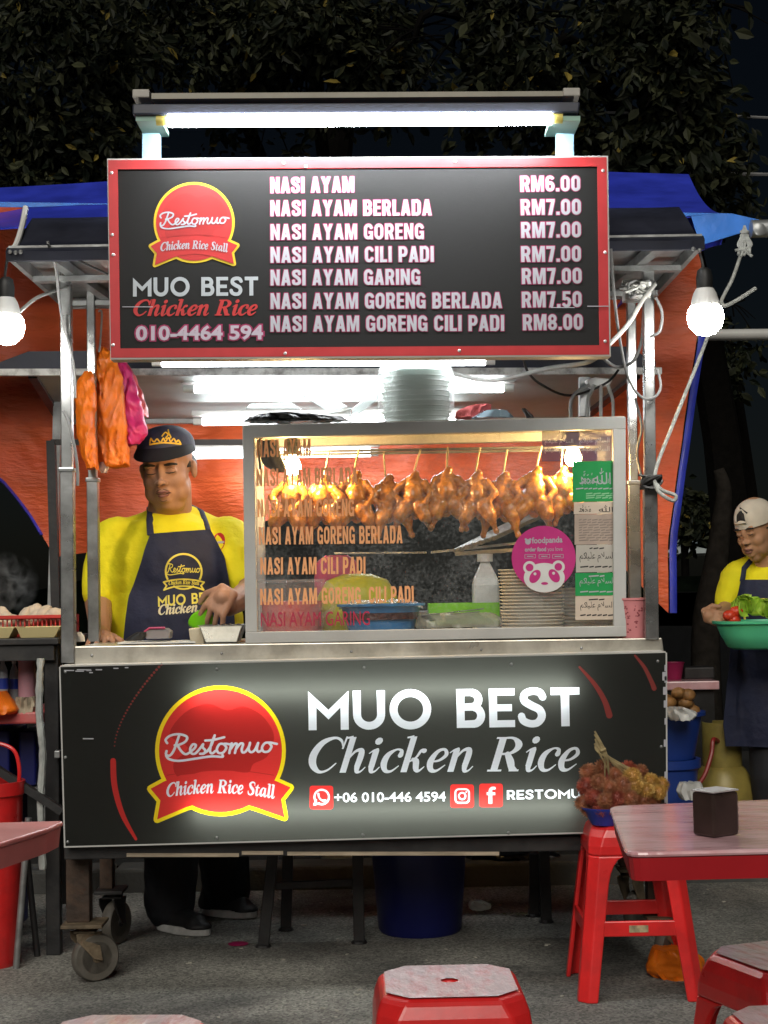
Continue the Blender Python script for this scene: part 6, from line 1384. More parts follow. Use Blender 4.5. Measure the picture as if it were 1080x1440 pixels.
# --- the man in the cap
Y0 = 5.08
man = thing('person', 'heavy-set man in dark cap, yellow shirt and navy apron working behind the counter, eyes lowered', 'person', V((P(255, 900, Y0).x, Y0, 0)))
h = Head(P(236.5, 663, 5.04), -7, 11, -3, 1.01, 1.07)
sk = MB(); h.skin(sk, 1.0)
sk.limb([h.p(0, -.02, -.05), P(238, 728, 5.10)], [.066, .076]); sk.limb([P(210, 760, 5.11), P(268, 758, 5.11)], [.045, .045])
sk.ell(P(242, 830, 5.1), (.17, .11, .24)); sk.ell(P(248, 950, 5.1), (.16, .11, .16))
sk.limb([P(166, 762, 5.1), P(139, 846, 5.06), P(141, 888, 4.88)], [.055, .046, .033])
sk.limb([P(318, 760, 5.08), P(354, 832, 4.93), P(322, 852, 4.72)], [.055, .046, .032])
hand(sk, P(141, 889, 4.87), P(143, 897, 4.80), V((.12, -1, -.12)), V((1, .1, 0)), V((0, 0, 1)), .15, 1.0, -1)
hand(sk, P(322, 852, 4.72), P(310, 846, 4.66), V((-.55, -.22, -.80)), V((.80, -.35, -.48)), V((-.35, -.85, .38)), .30, 1.05, 1)
sk.limb([P(228, 990, 5.1), P(240, 1130, 5.08), P(243, 1280, 5.09)], [.08, .06, .045]); sk.limb([P(285, 990, 5.1), P(305, 1130, 5.2), P(316, 1262, 5.31)], [.08, .06, .045])
body = sk.build('body', SKIN, man, remesh=.0032)
zn = P(238, 740, 5.1).z; relax_mesh(body, lambda q: 15 if q[2] > zn else 3, 15)
face_parts(h, body, man, .0, mous=True)
sh = MB()
sh.limb([P(212, 737, 5.12), P(168, 766, 5.1)], [.052, .076]); sh.limb([P(264, 735, 5.12), P(315, 762, 5.09)], [.052, .078])
sh.limb([P(200, 768, 5.08), P(282, 765, 5.08)], [.088, .088])
sh.ell(P(242, 800, 5.08), (.215, .150, .19)); sh.ell(P(246, 880, 5.08), (.225, .175, .20)); sh.ell(P(250, 960, 5.09), (.20, .16, .18))
sh.limb([P(166, 760, 5.1), P(150, 803, 5.085), P(140, 836, 5.06)], [.082, .074, .060]); sh.limb([P(318, 758, 5.08), P(338, 795, 5.0), P(346, 815, 4.97)], [.082, .072, .062])
shirt = sh.build('shirt', YEL, man, remesh=.007, relax=5)
def folds(o, a, f):
    o.data.update(); me = o.data; k = o.parent.location
    for v in me.vertices:
        p = v.co + k; n = noise.noise(V((p.x * f, p.y * f, p.z * f * .5))) + .8 * (.35 - abs(noise.noise(V((p.x * f * 1.5 + p.z * f * .9, p.y * f, p.z * f * .8))))) + .25 * (.3 - abs(noise.noise(V((p.x * f * 2.6 - p.z * f * 1.2, p.y * f + 5, p.z * f * 1.2))))); v.co += v.normal * n * a
folds(shirt, .013, 7)
bs_ = bvh_of(shirt, man)
ap = sheet_on(bs_, [(215, 296, 748, -7), (208, 308, 768), (203, 319, 787), (193, 325, 815), (185, 327, 835), (182, 330, 865), (178, 332, 900), (174, 334, 960), (172, 336, 1020)], 5.0, .010)
apron = ap.build('apron', APR, man)
ba = bvh_of(apron, man); pj = caster_to(ba, .0015); pjs = caster_to(bs_, .002)
m = MB()
m.tube([caster_to(bs_, .004)(P(x, y, 5.0)) for x, y in ((215, 753), (213, 742), (211, 731), (209, 721))] + [P(211, 714, 5.13)], .012, 8, flat=.3)
m.tube([caster_to(bs_, .004)(P(x, y, 5.0)) for x, y in ((294, 749), (290, 738), (284, 727), (278, 716))] + [P(267, 710, 5.14)], .009, 8, flat=.3)
m.build('apron_strap', APR, man)
em = lambda x, y: pj(P(262 + 27 * x, 804 - 27 * y, 5.0))
def flat_on(m, sh_): m.add([em(x, y) for x, y in sh_[0]], sh_[1])
put('apron_emblem', YPR, apron, lambda m: flat_on(m, union([st(arc(0, 0, .9, .9, -28, 208, 40), .10), st(arc(0, 0, .9, .9, 235, 305, 14), .09), st([(-1.02, -.55), (-.6, -.45), (0, -.40), (.6, -.45), (1.02, -.55)], .08, 'r', 3), st([(-1.0, -.95), (-.55, -.80), (0, -.75), (.55, -.80), (1.0, -.95)], .08, 'r', 3), st([(-1.02, -.55), (-.86, -.73), (-1.0, -.95)], .08, 'r'), st([(1.02, -.55), (.86, -.73), (1.0, -.95)], .08, 'r')])))
sc = script(); sx0, sx1 = min(p[0] for p in sc[0]), max(p[0] for p in sc[0])
put('apron_emblem', YPR, apron, lambda m: flat_on(m, ([((p[0] - sx0) / (sx1 - sx0) * 1.8 - .9, -.05 + .42 * p[1]) for p in sc[0]], sc[1])))
b_ = string_mesh('serif', 'Chicken Rice Stall', .02, .2); cx1 = max(p[0] for p in b_[0])
put('apron_emblem', YPR, apron, lambda m: flat_on(m, ([(p[0] / cx1 * 1.56 - .78, -.70 + .3 * p[1] + .05 * (1 - (p[0] / cx1 * 2 - 1) ** 2)) for p in b_[0]], b_[1])))
put('apron_lettering', YPR, apron, lambda m: text(m, 'geometric', 'MUO BEST', (228, 853), (312, 846), 15, 5.0, 0, 0, 0, pj))
put('apron_lettering', mat('cream apron print', (.70, .66, .45), .6), apron, lambda m: text(m, 'serif', 'Chicken Rice', (229, 864), (316, 857), 13, 5.0, .02, .25, 0, pj))
put('shirt_badge', M_['print_red'], shirt, lambda m: m.add([pjs(P(309 + 9 * x, 762 - 13 * y, 5.0)) for x, y in el(0, 0, 1, 1, 24)], [tuple(range(24))]))
put('shirt_badge', M_['print_white'], shirt, lambda m: m.add([pjs(P(x, y, 5.0)) - V((0, .003, 0)) for x, y in ((303, 762), (317, 761), (317, 764), (303, 765))], [(0, 1, 2, 3)]))
def dome(h, rx, ry, rz, zc_, z0, m, shift=0.0):
    vs = []; fs = []; nu, nv = 40, 12
    for i in range(nv + 1):
        b = (pi / 2) * i / nv
        for j in range(nu):
            a = 2 * pi * j / nu; x, f = cos(a) * sin(b), sin(a) * sin(b); z = cos(b)
            z2 = max(z ** .8, 0) ; bulge = 1 + .05 * max(0, f)
            vs.append(h.p(x * rx, f * ry * bulge - .008 - shift, zc_ + z2 * rz * (1 + .10 * max(0, f)) - (1 - z2) * .0 + (z0 if i == nv else 0)))
    for i in range(nv):
        for j in range(nu): fs.append((i * nu + j, i * nu + (j + 1) % nu, (i + 1) * nu + (j + 1) % nu, (i + 1) * nu + j))
    n = len(vs); inn = [h.c + (p - h.c) * .965 for p in vs]
    fs2 = [tuple(k + n for k in reversed(f)) for f in fs]; rimf = [(nv * nu + j, nv * nu + (j + 1) % nu, n + nv * nu + (j + 1) % nu, n + nv * nu + j) for j in range(nu)]
    return m.add(vs + inn, fs + fs2 + rimf)
m = MB(); dome(h, .086, .104, .077, .071, -.010, m); cap = m.build('cap', mat('dark plaid cap', (.020, .022, .045), .7, 0, .5, 14, .2, 60), man)
m = MB(); vs = []; nb = 22
for j in range(6):
    t = j / 5
    for i in range(nb + 1):
        a = pi * (.06 + .88 * i / nb); rr = .087 + .008 * t; ff = .102 + .048 * t * sin(a) ** .8
        vs.append(h.p(cos(a) * rr * (1 + .02 * t), sin(a) * ff - .008 if True else 0, .080 + .010 * sin(a) - .028 * t * sin(a) - .012 * t))
fs = [(j * (nb + 1) + i, j * (nb + 1) + i + 1, (j + 1) * (nb + 1) + i + 1, (j + 1) * (nb + 1) + i) for j in range(5) for i in range(nb)]
m.add(vs, fs); n = len(vs); m.add([p - V((0, 0, .004)) for p in vs], [tuple(reversed(f)) for f in fs])
m.build('brim', mat('black cap brim', (.008, .008, .010), .6), cap, fix=False)
pjc = caster_to(bvh_of(cap, man), .0015)
gold = mat('gold embroidery', (.70, .42, .02), .5, 0, .15, 60)
def stitch(m):
    sh_ = union([st([(212, 624), (213, 617), (216, 621), (219, 622), (222, 618), (225, 621), (228, 623), (231, 617), (234, 622), (238, 616), (241, 622), (245, 617), (248, 622), (251, 619), (254, 624)], 2.0, 'r', 3), st([(212, 626), (232, 623.5), (254, 624.5)], 2.2, 'r', 2), st([(229, 614), (233, 608), (237, 612), (234, 617), (241, 616), (238, 610), (236, 604)], 1.7, 'r', 3)])
    m.add([pjc(P(x, y, 4.95)) for x, y in sh_[0]], sh_[1])
put('cap_emblem', gold, cap, stitch)
m = MB(); dome(h, .0815, .088, .06, .010, 0, m, .024); m.build('hair', HAIR, man)
tr = MB(); tr.limb([P(228, 985, 5.1), P(240, 1130, 5.08), P(241, 1272, 5.09)], [.120, .090, .078]); tr.limb([P(286, 985, 5.1), P(306, 1130, 5.2), P(318, 1254, 5.31)], [.120, .090, .076]); tr.ell(P(255, 975, 5.1), (.2, .15, .13))
tro = tr.build('trousers', TRO, man, remesh=.010, relax=3); folds(tro, .014, 11)
t0, t1 = P(222, 1302, 5.08), P(292, 1312, 4.97); shoe(man, V((t0.x, 5.10, 0)), V((t1.x, 4.98, 0)))
t0, t1 = P(285, 1272, 5.3), P(358, 1285, 5.22); shoe(man, V((t0.x, 5.32, 0)), V((t1.x, 5.24, 0)))
scp = thing('green_scoop', 'lime green plastic scoop held in the hand of the man over the food pan', 'scoop', P(285, 872, 4.63))
m = MB(); loft(m, [(294, 302, 846), (284, 300, 855), (271, 299, 863), (265, 300, 873), (266, 298, 880), (274, 294, 884)], 4.69, .022, .05, 3, 36, 2); m.build('scoop_body', mat('lime green plastic film', (.20, .62, .012), .3, 0, .08, 10, .2, 30, trans=.25), scp)

# --- the younger man carrying a basin
Y1 = 6.0
boy = thing('person', 'younger man in a cream backwards cap, yellow shirt and navy apron, carrying a green basin', 'person', V((P(1090, 900, Y1).x, Y1, 0)))
h2 = Head(P(1064, 746, 5.98), -46, 17, -3, .93, .91)
sk = MB(); h2.skin(sk, 0)
sk.limb([h2.p(0, -.02, -.05), P(1078, 800, 6.03)], [.050, .056]); sk.limb([P(1050, 808, 6.04), P(1110, 808, 6.04)], [.05, .05])
sk.ell(P(1088, 870, 6.04), (.125, .085, .2)); sk.ell(P(1088, 960, 6.04), (.13, .09, .14))
sk.limb([P(1034, 812, 6.03), P(1022, 856, 6.0), P(1010, 866, 5.83)], [.042, .036, .026]); sk.limb([P(1142, 812, 6.03), P(1156, 858, 6.0), P(1146, 868, 5.82)], [.042, .036, .026])
hand(sk, P(1010, 866, 5.83), P(1003, 868, 5.77), V((.62, -.55, -.20)), V((.1, -.5, -.8)), V((-.75, -.45, .3)), .55, .92, 1)
hand(sk, P(1146, 868, 5.82), P(1150, 870, 5.76), V((-.62, -.55, -.20)), V((-.1, -.5, -.8)), V((.75, -.45, .3)), .55, .92, 1)
for x in (1084, 1122): sk.limb([P(x, 985, 6.04), P(x - 2, 1090, 6.0), V((P(x, 1090, 6.04).x, 6.05, .10))], [.07, .052, .04])
body2 = sk.build('body', SKIN2, boy, remesh=.0032)
zn = P(1064, 800, 6).z; relax_mesh(body2, lambda q: 10 if q[2] > zn else 3, 10)
face_parts(h2, body2, boy, .0025, True)
sh = MB(); sh.limb([P(1064, 797, 6.05), P(1036, 808, 6.04)], [.046, .058]); sh.limb([P(1096, 797, 6.05), P(1140, 810, 6.04)], [.046, .058])
sh.ell(P(1088, 850, 6.03), (.155, .115, .17)); sh.ell(P(1088, 930, 6.03), (.15, .115, .19))
sh.limb([P(1034, 812, 6.03), P(1023, 846, 6.01)], [.060, .055]); sh.limb([P(1142, 812, 6.03), P(1154, 848, 6.01)], [.060, .055])
shirt2 = sh.build('shirt', YEL, boy, remesh=.007, relax=4); folds(shirt2, .010, 9); b2 = bvh_of(shirt2, boy)
mx_ = MB(); mx_.ell(P(1088, 1000, 6.03), (.155, .118, .26), None, 24, 16); off_ = len(shirt2.data.vertices)
b2x = BVHTree.FromPolygons([v.co + boy.location for v in shirt2.data.vertices] + list(mx_.v), [tuple(p_.vertices) for p_ in shirt2.data.polygons] + [tuple(i + off_ for i in f) for f in mx_.f])
ap = sheet_on(b2x, [(1047, 1128, 815, 0), (1042, 1132, 835), (1036, 1140, 860), (1033, 1143, 900), (1028, 1146, 960), (1022, 1150, 1020), (1026, 1146, 1052)], 5.9, .010)
apron2 = ap.build('apron', APR, boy)
m = MB(); q = caster_to(b2, .004); m.tube([q(P(x, y, 5.9)) for x, y in ((1049, 818), (1051, 808), (1053, 799))] + [P(1056, 788, 6.0)], .010, 8, flat=.3); m.tube([q(P(x, y, 5.9)) for x, y in ((1126, 818), (1122, 808), (1118, 799))] + [P(1112, 788, 6.03)], .010, 8, flat=.3); m.build('apron_strap', APR, boy)
pj2 = caster_to(bvh_of(apron2, boy), .002)
put('apron_emblem', YPR, apron2, lambda m: (lambda s_: m.add([pj2(P(1076 + 26 * x, 866 - 26 * y, 5.9)) for x, y in s_[0]], s_[1]))(union([st(arc(0, 0, .9, .9, -20, 200, 36), .11)])))
m = MB(); dome(h2, .083, .101, .098, .036, -.004, m); CAPW = mat('cream cap', (.62, .56, .46), .75, 0, .08, 20, .2, 50); cap2 = m.build('cap', CAPW, boy)
bc = bvh_of(cap2, boy)
def on_cap(pts, off): return snap([h2.c + (h2.p(*q_) - h2.c) * 1.3 for q_ in pts], bc, off, h2.c)
m = MB(); arch_ = [(.034 * cos(a), .105 - .03 * sin(a), .056 + .042 * sin(a)) for a in [pi * i / 16 for i in range(17)]]
cen = on_cap([(0, .10, .066)], .003)[0]; ring_ = on_cap(arch_, .002)
m.add([cen] + ring_, [(0, i, i + 1) for i in range(1, len(ring_))] + [(0, len(ring_), 1)]); m.build('cap_opening', HAIR, cap2, fix=False)
m = MB(); m.tube(on_cap(arch_, .002), .0035, 7); m.tube(on_cap([(-.04, .1, .048), (0, .11, .048), (.04, .1, .048)], .002), .008, 8, flat=.4); m.build('cap_strap', CAPW, cap2)
m = MB(); m.tube(on_cap([(.045, .09, .09), (.02, .09, .118), (-.01, .08, .125)], .001), .003, 6); m.build('cap_slot', HAIR, cap2)
m = MB(); vs = []
for j in range(4):
    for i in range(13):
        a = pi * (1.12 + .76 * i / 12); vs.append(h2.p(cos(a) * .085, sin(a) * (.10 + .055 * j / 3), .036 - .012 * j / 3))
fs = [(j * 13 + i, j * 13 + i + 1, (j + 1) * 13 + i + 1, (j + 1) * 13 + i) for j in range(3) for i in range(12)]
m.add(vs, fs); m.add([p - V((0, 0, .004)) for p in vs], fs); m.build('brim', CAPW, cap2)
m = MB(); dome(h2, .0765, .086, .06, .006, 0, m, .022); m.build('hair', HAIR, boy)
tr = MB()
for x in (1084, 1122): tr.limb([P(x, 975, 6.05), P(x - 2, 1090, 6.01), V((P(x, 1090, 6.05).x, 6.06, .1))], [.095, .075, .062])
tr.build('trousers', TRO, boy, remesh=.010, relax=3)
for x in (1084, 1122): a = P(x, 1100, 6.05).x; shoe(boy, V((a, 6.1, 0)), V((a - .05, 5.86, 0)))
GB = mat('mint green plastic', (.09, .54, .30), .35, 0, .06, 8, .05, 30)
cb = P(1076, 912, 5.72); rb = px2(72, 5.72); Hb = P(1076, 872, 5.72).z - cb.z
bas = thing('green_basin', 'mint green plastic basin of vegetables held by the younger man', 'basin', cb)
m = MB(); m.lathe(cb, [(0, .004), (rb * .62, 0), (rb * .72, Hb * .08), (rb * .85, Hb * .5), (rb * .93, Hb * .86), (rb * 1.0, Hb * .90), (rb * 1.01, Hb), (rb * .94, Hb), (rb * .9, Hb * .85), (rb * .8, Hb * .4), (0, Hb * .2)], 48, None, 1, .85); m.build('basin_body', GB, bas)
for x, y in ((1026, 866), (1036, 860), (1032, 872)):
    m = MB(); m.ell(P(x, y, 5.70), (.026, .026, .022)); solo(m, 'tomato', mat('tomato red', (.55, .045, .02), .25, 0, .15, 12), 'red tomato heaped at the left side of the green basin', 'tomato', 'tomatoes in the green basin')
for x, y, sc_, lb in ((1052, 858, .055, 'large pale green lettuce head in the green basin beside the tomatoes'), (1078, 862, .05, 'second lettuce head in the green basin, in the middle of the heap'), (1104, 864, .05, 'lettuce head at the far right of the green basin')):
    m = MB(); c_ = P(x, y + 4, 5.70); rg = random.Random(x)
    for k_ in range(9):
        a = rg.uniform(0, 6.28); t_ = rg.uniform(.1, .9); dr = V((cos(a) * t_, sin(a) * t_ * .8, .75)).normalized(); sd_ = dr.cross(V((sin(a), -cos(a), .2))).normalized()
        m.grid(lambda u, v: c_ + dr * (v * sc_ * 1.25) + sd_ * ((u - .5) * sc_ * 1.5 * sin(pi * (.12 + .8 * v))) + dr.cross(sd_) * (sc_ * .35 * (u - .5) ** 2 * 3 + .006 * sin(u * 19 + k_) * v), 12, 8)
    solo(m, 'lettuce', mat('lettuce green', (.34, .56, .05), .5, 0, .25, 18, .3, 40), lb, 'lettuce', fix=False)
# ---------------------------------------------------------------- plastic stools and tables in front
RED = M_['red']; FILM = mat('plastic film on red with painted reflections', (.78, .62, .68), .14, 0, .2, 5, .3, 9, spec=.9, coat=.5, stretch=(7, 2.5, 1), dirt=(.56, .10, .12), dscale=5, damt=.7)  # real film; its pale streaks also hold painted lamp reflections
STH = .445
def make_stool(label, loc, rz, film=False, worn=False):
    root = thing('plastic_stool', label, 'stool', (0, 0, 0), 'red plastic stools')
    half = lambda z: .166 - (.166 - .120) * z / .40
    t = .012; zs = [0, .012, .06, .12, .165, .21, .26, .30, .325, .345, .36, .370]
    def inner(z):
        b = half(z) - .050 - .006 * (z / .3)
        if z > .30: u = min(1, (z - .30) / .07); b = b - (b - .03) * (1 - math.sqrt(max(0, 1 - u * u)))
        return b
    for sx, sy in ((1, 1), (-1, 1), (-1, -1), (1, -1)):
        m = MB(); vs = []
        for z in zs:
            h_, e_ = half(z), inner(z); c_ = .024
            pts = [(e_, h_), (h_ - c_, h_), (h_, h_ - c_), (h_, e_), (h_ - t, e_), (h_ - t, h_ - c_ - t * .4), (h_ - c_ - t * .4, h_ - t), (e_, h_ - t)]
            vs += [V((x * sx, y * sy, z)) for x, y in pts]
        k = len(zs); fs = [(i * 8 + j, i * 8 + (j + 1) % 8, (i + 1) * 8 + (j + 1) % 8, (i + 1) * 8 + j) for i in range(k - 1) for j in range(8)] + [tuple(range(8)), tuple(range((k - 1) * 8, k * 8))]
        m.add(vs, fs); m.build('leg', RED, root, smooth=False, bevel=.004, local=True)
    def octa(h_, c_): return [(h_, h_ - c_), (h_ - c_, h_), (-h_ + c_, h_), (-h_, h_ - c_), (-h_, -h_ + c_), (-h_ + c_, -h_), (h_ - c_, -h_), (h_, -h_ + c_)]
    m = MB(); rings = [(half(.3705) + .001, .026, .3705), (.1235, .028, .395), (.120, .032, .418), (.114, .036, .436), (.106, .036, STH)]
    vs = [V((x, y, z)) for h_, c_, z in rings for x, y in octa(h_, c_)]; n = len(rings)
    fs = [(i * 8 + j, i * 8 + (j + 1) % 8, (i + 1) * 8 + (j + 1) % 8, (i + 1) * 8 + j) for i in range(n - 1) for j in range(8)]
    top = [(n - 1) * 8 + j for j in range(8)]; hole = [V((.013 * cos(2 * pi * (j + .5) / 8), .013 * sin(2 * pi * (j + .5) / 8), STH)) for j in range(8)]; o = len(vs); vs += hole + [p - V((0, 0, .012)) for p in hole]
    fs += [(top[j], top[(j + 1) % 8], o + (j + 1) % 8, o + j) for j in range(8)] + [(o + j, o + (j + 1) % 8, o + 8 + (j + 1) % 8, o + 8 + j) for j in range(8)] + [tuple(o + 8 + j for j in range(8))] + [tuple(range(8))]
    m.add(vs, fs); m.build('seat', RED, root, smooth=False, bevel=.005, local=True)
    for a in range(4):
        M4 = Matrix.Rotation(a * pi / 2, 4, 'Z'); h_ = half(.19); m = MB(); m.box(-h_ + .047, h_ - .047, h_ - .012, h_ - .002, .165, .205, M4); m.build('crossbar', RED, root, smooth=False, bevel=.003, local=True)
    if film:
        m = MB()
        zf = STH + .003; R_ = [[V((x * s_, y * s_, zf + .0007 * noise.noise(V((x * s_ * 60, y * s_ * 20, 1))))) for x, y in octa(.104, .036)] for s_ in (1.0, .7, .4)]
        R_.append([V((.015 * cos(2 * pi * (j + .5) / 8), .015 * sin(2 * pi * (j + .5) / 8), zf)) for j in range(8)]); vs = [v for r_ in R_ for v in r_]
        m.add(vs, [(i * 8 + j, i * 8 + (j + 1) % 8, (i + 1) * 8 + (j + 1) % 8, (i + 1) * 8 + j) for i in range(3) for j in range(8)])
        m.build('seat_film', FILM, root, local=True, fix=False)
    if worn:
        m = MB(); h_ = half(.19); m.box(-.028, .022, -h_ + .0008, -h_ + .0018, .176, .194); m.build('worn_label', mat('worn paper label', (.34, .27, .16), .8, 0, .5, 60), root, smooth=False, local=True)
    root.location = loc; root.rotation_euler[2] = R(rz); return root
make_stool('red plastic stool holding a bowl of rambutans, a worn label on its crossbar', (.648, 4.27, 0), 0, False, True)
q_ = G(632, 1378, .4485); make_stool('red plastic stool with streaky film over its seat, alone on the asphalt before the cart', (q_.x, q_.y, 0), 1.5, True)
make_stool('red plastic stool at the lower right, turned at an angle under striped film', (G(998, 1342, .4485).x + .135, G(998, 1342, .4485).y - .01, 0), 22, True)
make_stool('film covered stool in the lower right corner, only its pale seat edge showing', (G(1024, 1413, .4485).x + .105, G(1024, 1413, .4485).y - .105, 0), 4, True)
make_stool('film covered stool cut by the bottom edge below the left front wheel', (G(188, 1426, .4485).x, G(188, 1426, .4485).y - .106, 0), -3, True)
PINKTOP = mat('red table top with painted reflections', (.76, .48, .51), .14, 0, .12, 4, .12, 12, spec=.8, coat=.4, stretch=(2, 6, 1), dirt=(.52, .12, .14), dscale=3, damt=.5)  # red plastic; pinkish tone and streaks are reflections painted into the colour
TABR = mat('deep red table skirt', (.40, .012, .018), .3, 0, .12, 10, coat=.2)
CORAL = mat('worn coral plastic', (.60, .17, .16), .35, 0, .18, 7, .05, 30, coat=.2, dirt=(.62, .34, .32), dscale=6, damt=.6)
def table(label, pts, legs, z=.72, skirt=.040, top=None, sk_=None):
    c_ = sum((V((x, y, 0)) for x, y in pts), V((0, 0, 0))) / len(pts); t = thing('plastic_table', label, 'table', V((c_.x, c_.y, 0)), 'red plastic tables')
    m = MB(); m.slab([V((x, y, z)) for x, y in pts], (0, 0, -.008)); m.build('table_top', top or PINKTOP, t, smooth=False, bevel=.004)
    q_ = [V((x, y, 0)) + (c_ - V((x, y, 0))).normalized() * .004 for x, y in pts]; m = MB()
    for i in range(len(q_)):
        a, b_ = q_[i], q_[(i + 1) % len(q_)]; nrm = V((-(b_ - a).y, (b_ - a).x, 0)).normalized(); nrm = nrm if nrm.dot(c_ - a) > 0 else -nrm
        m.slab([a + V((0, 0, z - .0085)), b_ + V((0, 0, z - .0085)), b_ + nrm * .004 + V((0, 0, z - skirt)), a + nrm * .004 + V((0, 0, z - skirt))], nrm * .006)
    m.build('skirt', sk_ or TABR, t, smooth=False)
    for x, y, dx, dy in legs:
        m = MB(); m.bar((x, y, z - .012), (x + dx, y + dy, 0), .04, .035, (0, 1, 0)); m.build('leg', RED, t, smooth=False, bevel=.005)
    return t
def rc(pts, r=.03):
    out = []; n = len(pts)
    for i in range(n):
        p, a, b_ = V(pts[i]), V(pts[i - 1]), V(pts[(i + 1) % n]); p1 = p + (a - p).normalized() * r; p2 = p + (b_ - p).normalized() * r
        for k_ in range(5): u = k_ / 4; out.append(tuple(p1 * (1 - u) ** 2 + p * 2 * u * (1 - u) + p2 * u * u))
    return out
table('red plastic table with reflection-painted pinkish top at the right, a dark napkin box on it', rc([tuple(G(x, y, .72)[:2]) for x, y in ((856, 1133), (880, 1199), (1400, 1186), (1330, 1114))]), [(.98, 2.2, .02, -.02), (.98, 2.5, .02, .02), (.80, 2.36, 0, 0)])
table('red plastic table corner with worn pinkish top reaching in at the left edge', rc([tuple(G(x, y, .72)[:2]) for x, y in ((91, 1154), (70, 1164), (-150, 1232), (-250, 1163))], .012), [(G(-58, 1200, .72).x, G(-58, 1200, .72).y, .035, -.03), (-.95, 2.40, 0, 0)], top=CORAL, sk_=CORAL)
nb = thing('napkin_box', 'small dark napkin box with a pale top on the right table', 'napkin box', (P(1008, 1176, 2.26).x, 2.265, .7205))
m = MB(); Rn = Matrix.Translation(nb.location) @ Matrix.Rotation(R(35), 4, 'Z'); m.box(-.026, .026, -.021, .021, 0, .062, Rn); m.build('box_body', mat('dark brown plastic', (.035, .022, .018), .3, 0, .3, 20, .1, 40), nb, smooth=False, bevel=.004)
m = MB(); m.box(-.0265, .0265, -.0215, .0215, .0625, .065, Rn); m.build('top_sheet', mat('pale grey plastic', (.42, .42, .42), .35), nb, smooth=False, bevel=.001)
m = MB(); m.grid(lambda u, v: Rn @ V((.0272 + .0012 * noise.noise(V((u * 9, v * 9, 0))), -.019 + .038 * u, .006 + .05 * v)), 18, 18); m.build('side_film', clear('brown film', (.28, .19, .15), .55), nb, fix=False)

# rambutans in a blue bowl on the stool
cb2 = P(852, 1163, 4.20); cb2.z = STH + .001; rb2 = .066
bw = thing('blue_bowl', 'small blue bowl under the rambutans on the stool', 'bowl', cb2)
m = MB(); m.lathe(cb2, [(0, .003), (rb2 * .55, 0), (rb2 * .6, .004), (rb2 * .86, .036), (rb2 * 1.0, .044), (rb2 * 1.02, .048), (rb2 * .93, .046), (rb2 * .8, .034), (0, .010)], 36); m.build('bowl_body', mat('royal blue plastic', (.02, .05, .40), .35, 0, .06, 10), bw)
RM = [(mat('rambutan red skin', (.22, .035, .022), .5, 0, .3, 30), mat('rambutan red hair', (.30, .065, .035), .6, 0, .5, 40)), (mat('rambutan brown skin', (.24, .07, .03), .5, 0, .3, 30), mat('rambutan tawny hair', (.32, .13, .06), .6, 0, .5, 40)), (mat('rambutan yellow skin', (.34, .17, .04), .5, 0, .3, 30), mat('rambutan yellow hair', (.46, .27, .06), .6, 0, .4, 40))]
def rambutan_meshes(k):
    rg = random.Random(90 + k); m = MB(); m.ell((0, 0, 0), (.0155, .0155, .018), nu=14, nv=10); m.cur = 1
    for i in range(300):
        z = 1 - 2 * (i + .5) / 300; a = i * 2.39996; r_ = math.sqrt(1 - z * z); d = V((r_ * cos(a), r_ * sin(a), z)); b_ = V((d.x * .015, d.y * .015, d.z * .0175))
        sd_ = d.orthogonal().normalized(); q = d.cross(sd_); cu = (sd_ * rg.uniform(-1, 1) + q * rg.uniform(-1, 1)); L = rg.uniform(.008, .0125); w = .0010
        p1, p2 = b_ + d * L * .6 + cu * .0015, b_ + d * L * .9 + cu * .0052
        m.add([b_ + sd_ * w, b_ - sd_ * w * .5 + q * w, b_ - sd_ * w * .5 - q * w, p1 + sd_ * w * .6, p1 - sd_ * w * .3 + q * w * .6, p1 - sd_ * w * .3 - q * w * .6, p2], [(0, 1, 4, 3), (1, 2, 5, 4), (2, 0, 3, 5), (3, 4, 6), (4, 5, 6), (5, 3, 6)])
    o = m.build('fruit', list(RM[k]), None, smooth=False); me = o.data; bpy.data.objects.remove(o); return me
RME = [rambutan_meshes(k) for k in range(3)]
spots_ = [(828, 1086, 4.22, 1), (848, 1080, 4.24, 1), (866, 1090, 4.20, 1), (884, 1082, 4.22, 0), (900, 1086, 4.24, 1), (915, 1098, 4.22, 2), (930, 1104, 4.23, 2), (926, 1114, 4.20, 2), (823, 1106, 4.20, 0), (842, 1100, 4.17, 1), (858, 1108, 4.16, 1), (876, 1104, 4.16, 1), (893, 1104, 4.17, 2), (908, 1112, 4.18, 2), (820, 1128, 4.20, 1), (836, 1122, 4.17, 0), (852, 1126, 4.15, 1), (868, 1122, 4.15, 0), (886, 1122, 4.15, 1), (904, 1126, 4.18, 1), (828, 1138, 4.20, 1), (846, 1136, 4.16, 0), (864, 1136, 4.15, 0), (880, 1136, 4.17, 0), (838, 1094, 4.26, 0), (872, 1096, 4.26, 0), (898, 1096, 4.27, 1), (856, 1092, 4.22, 0), (918, 1122, 4.22, 1), (889, 1092, 4.18, 2)]
for i, (x, y, Y, k) in enumerate(spots_):
    o = bpy.data.objects.new('rambutan', RME[k]); COL.objects.link(o); o.location = P(x, y, Y); o.rotation_euler = (rng.uniform(0, 3), rng.uniform(0, 3), rng.uniform(0, 6)); s_ = rng.uniform(.95, 1.15); o.scale = (s_,) * 3
    tag(o, ('hairy dark red rambutan', 'hairy tawny brown rambutan', 'hairy yellowish rambutan')[k] + ' in the heap on the blue bowl', 'rambutan', 'rambutans heaped on the stool')
m = MB()
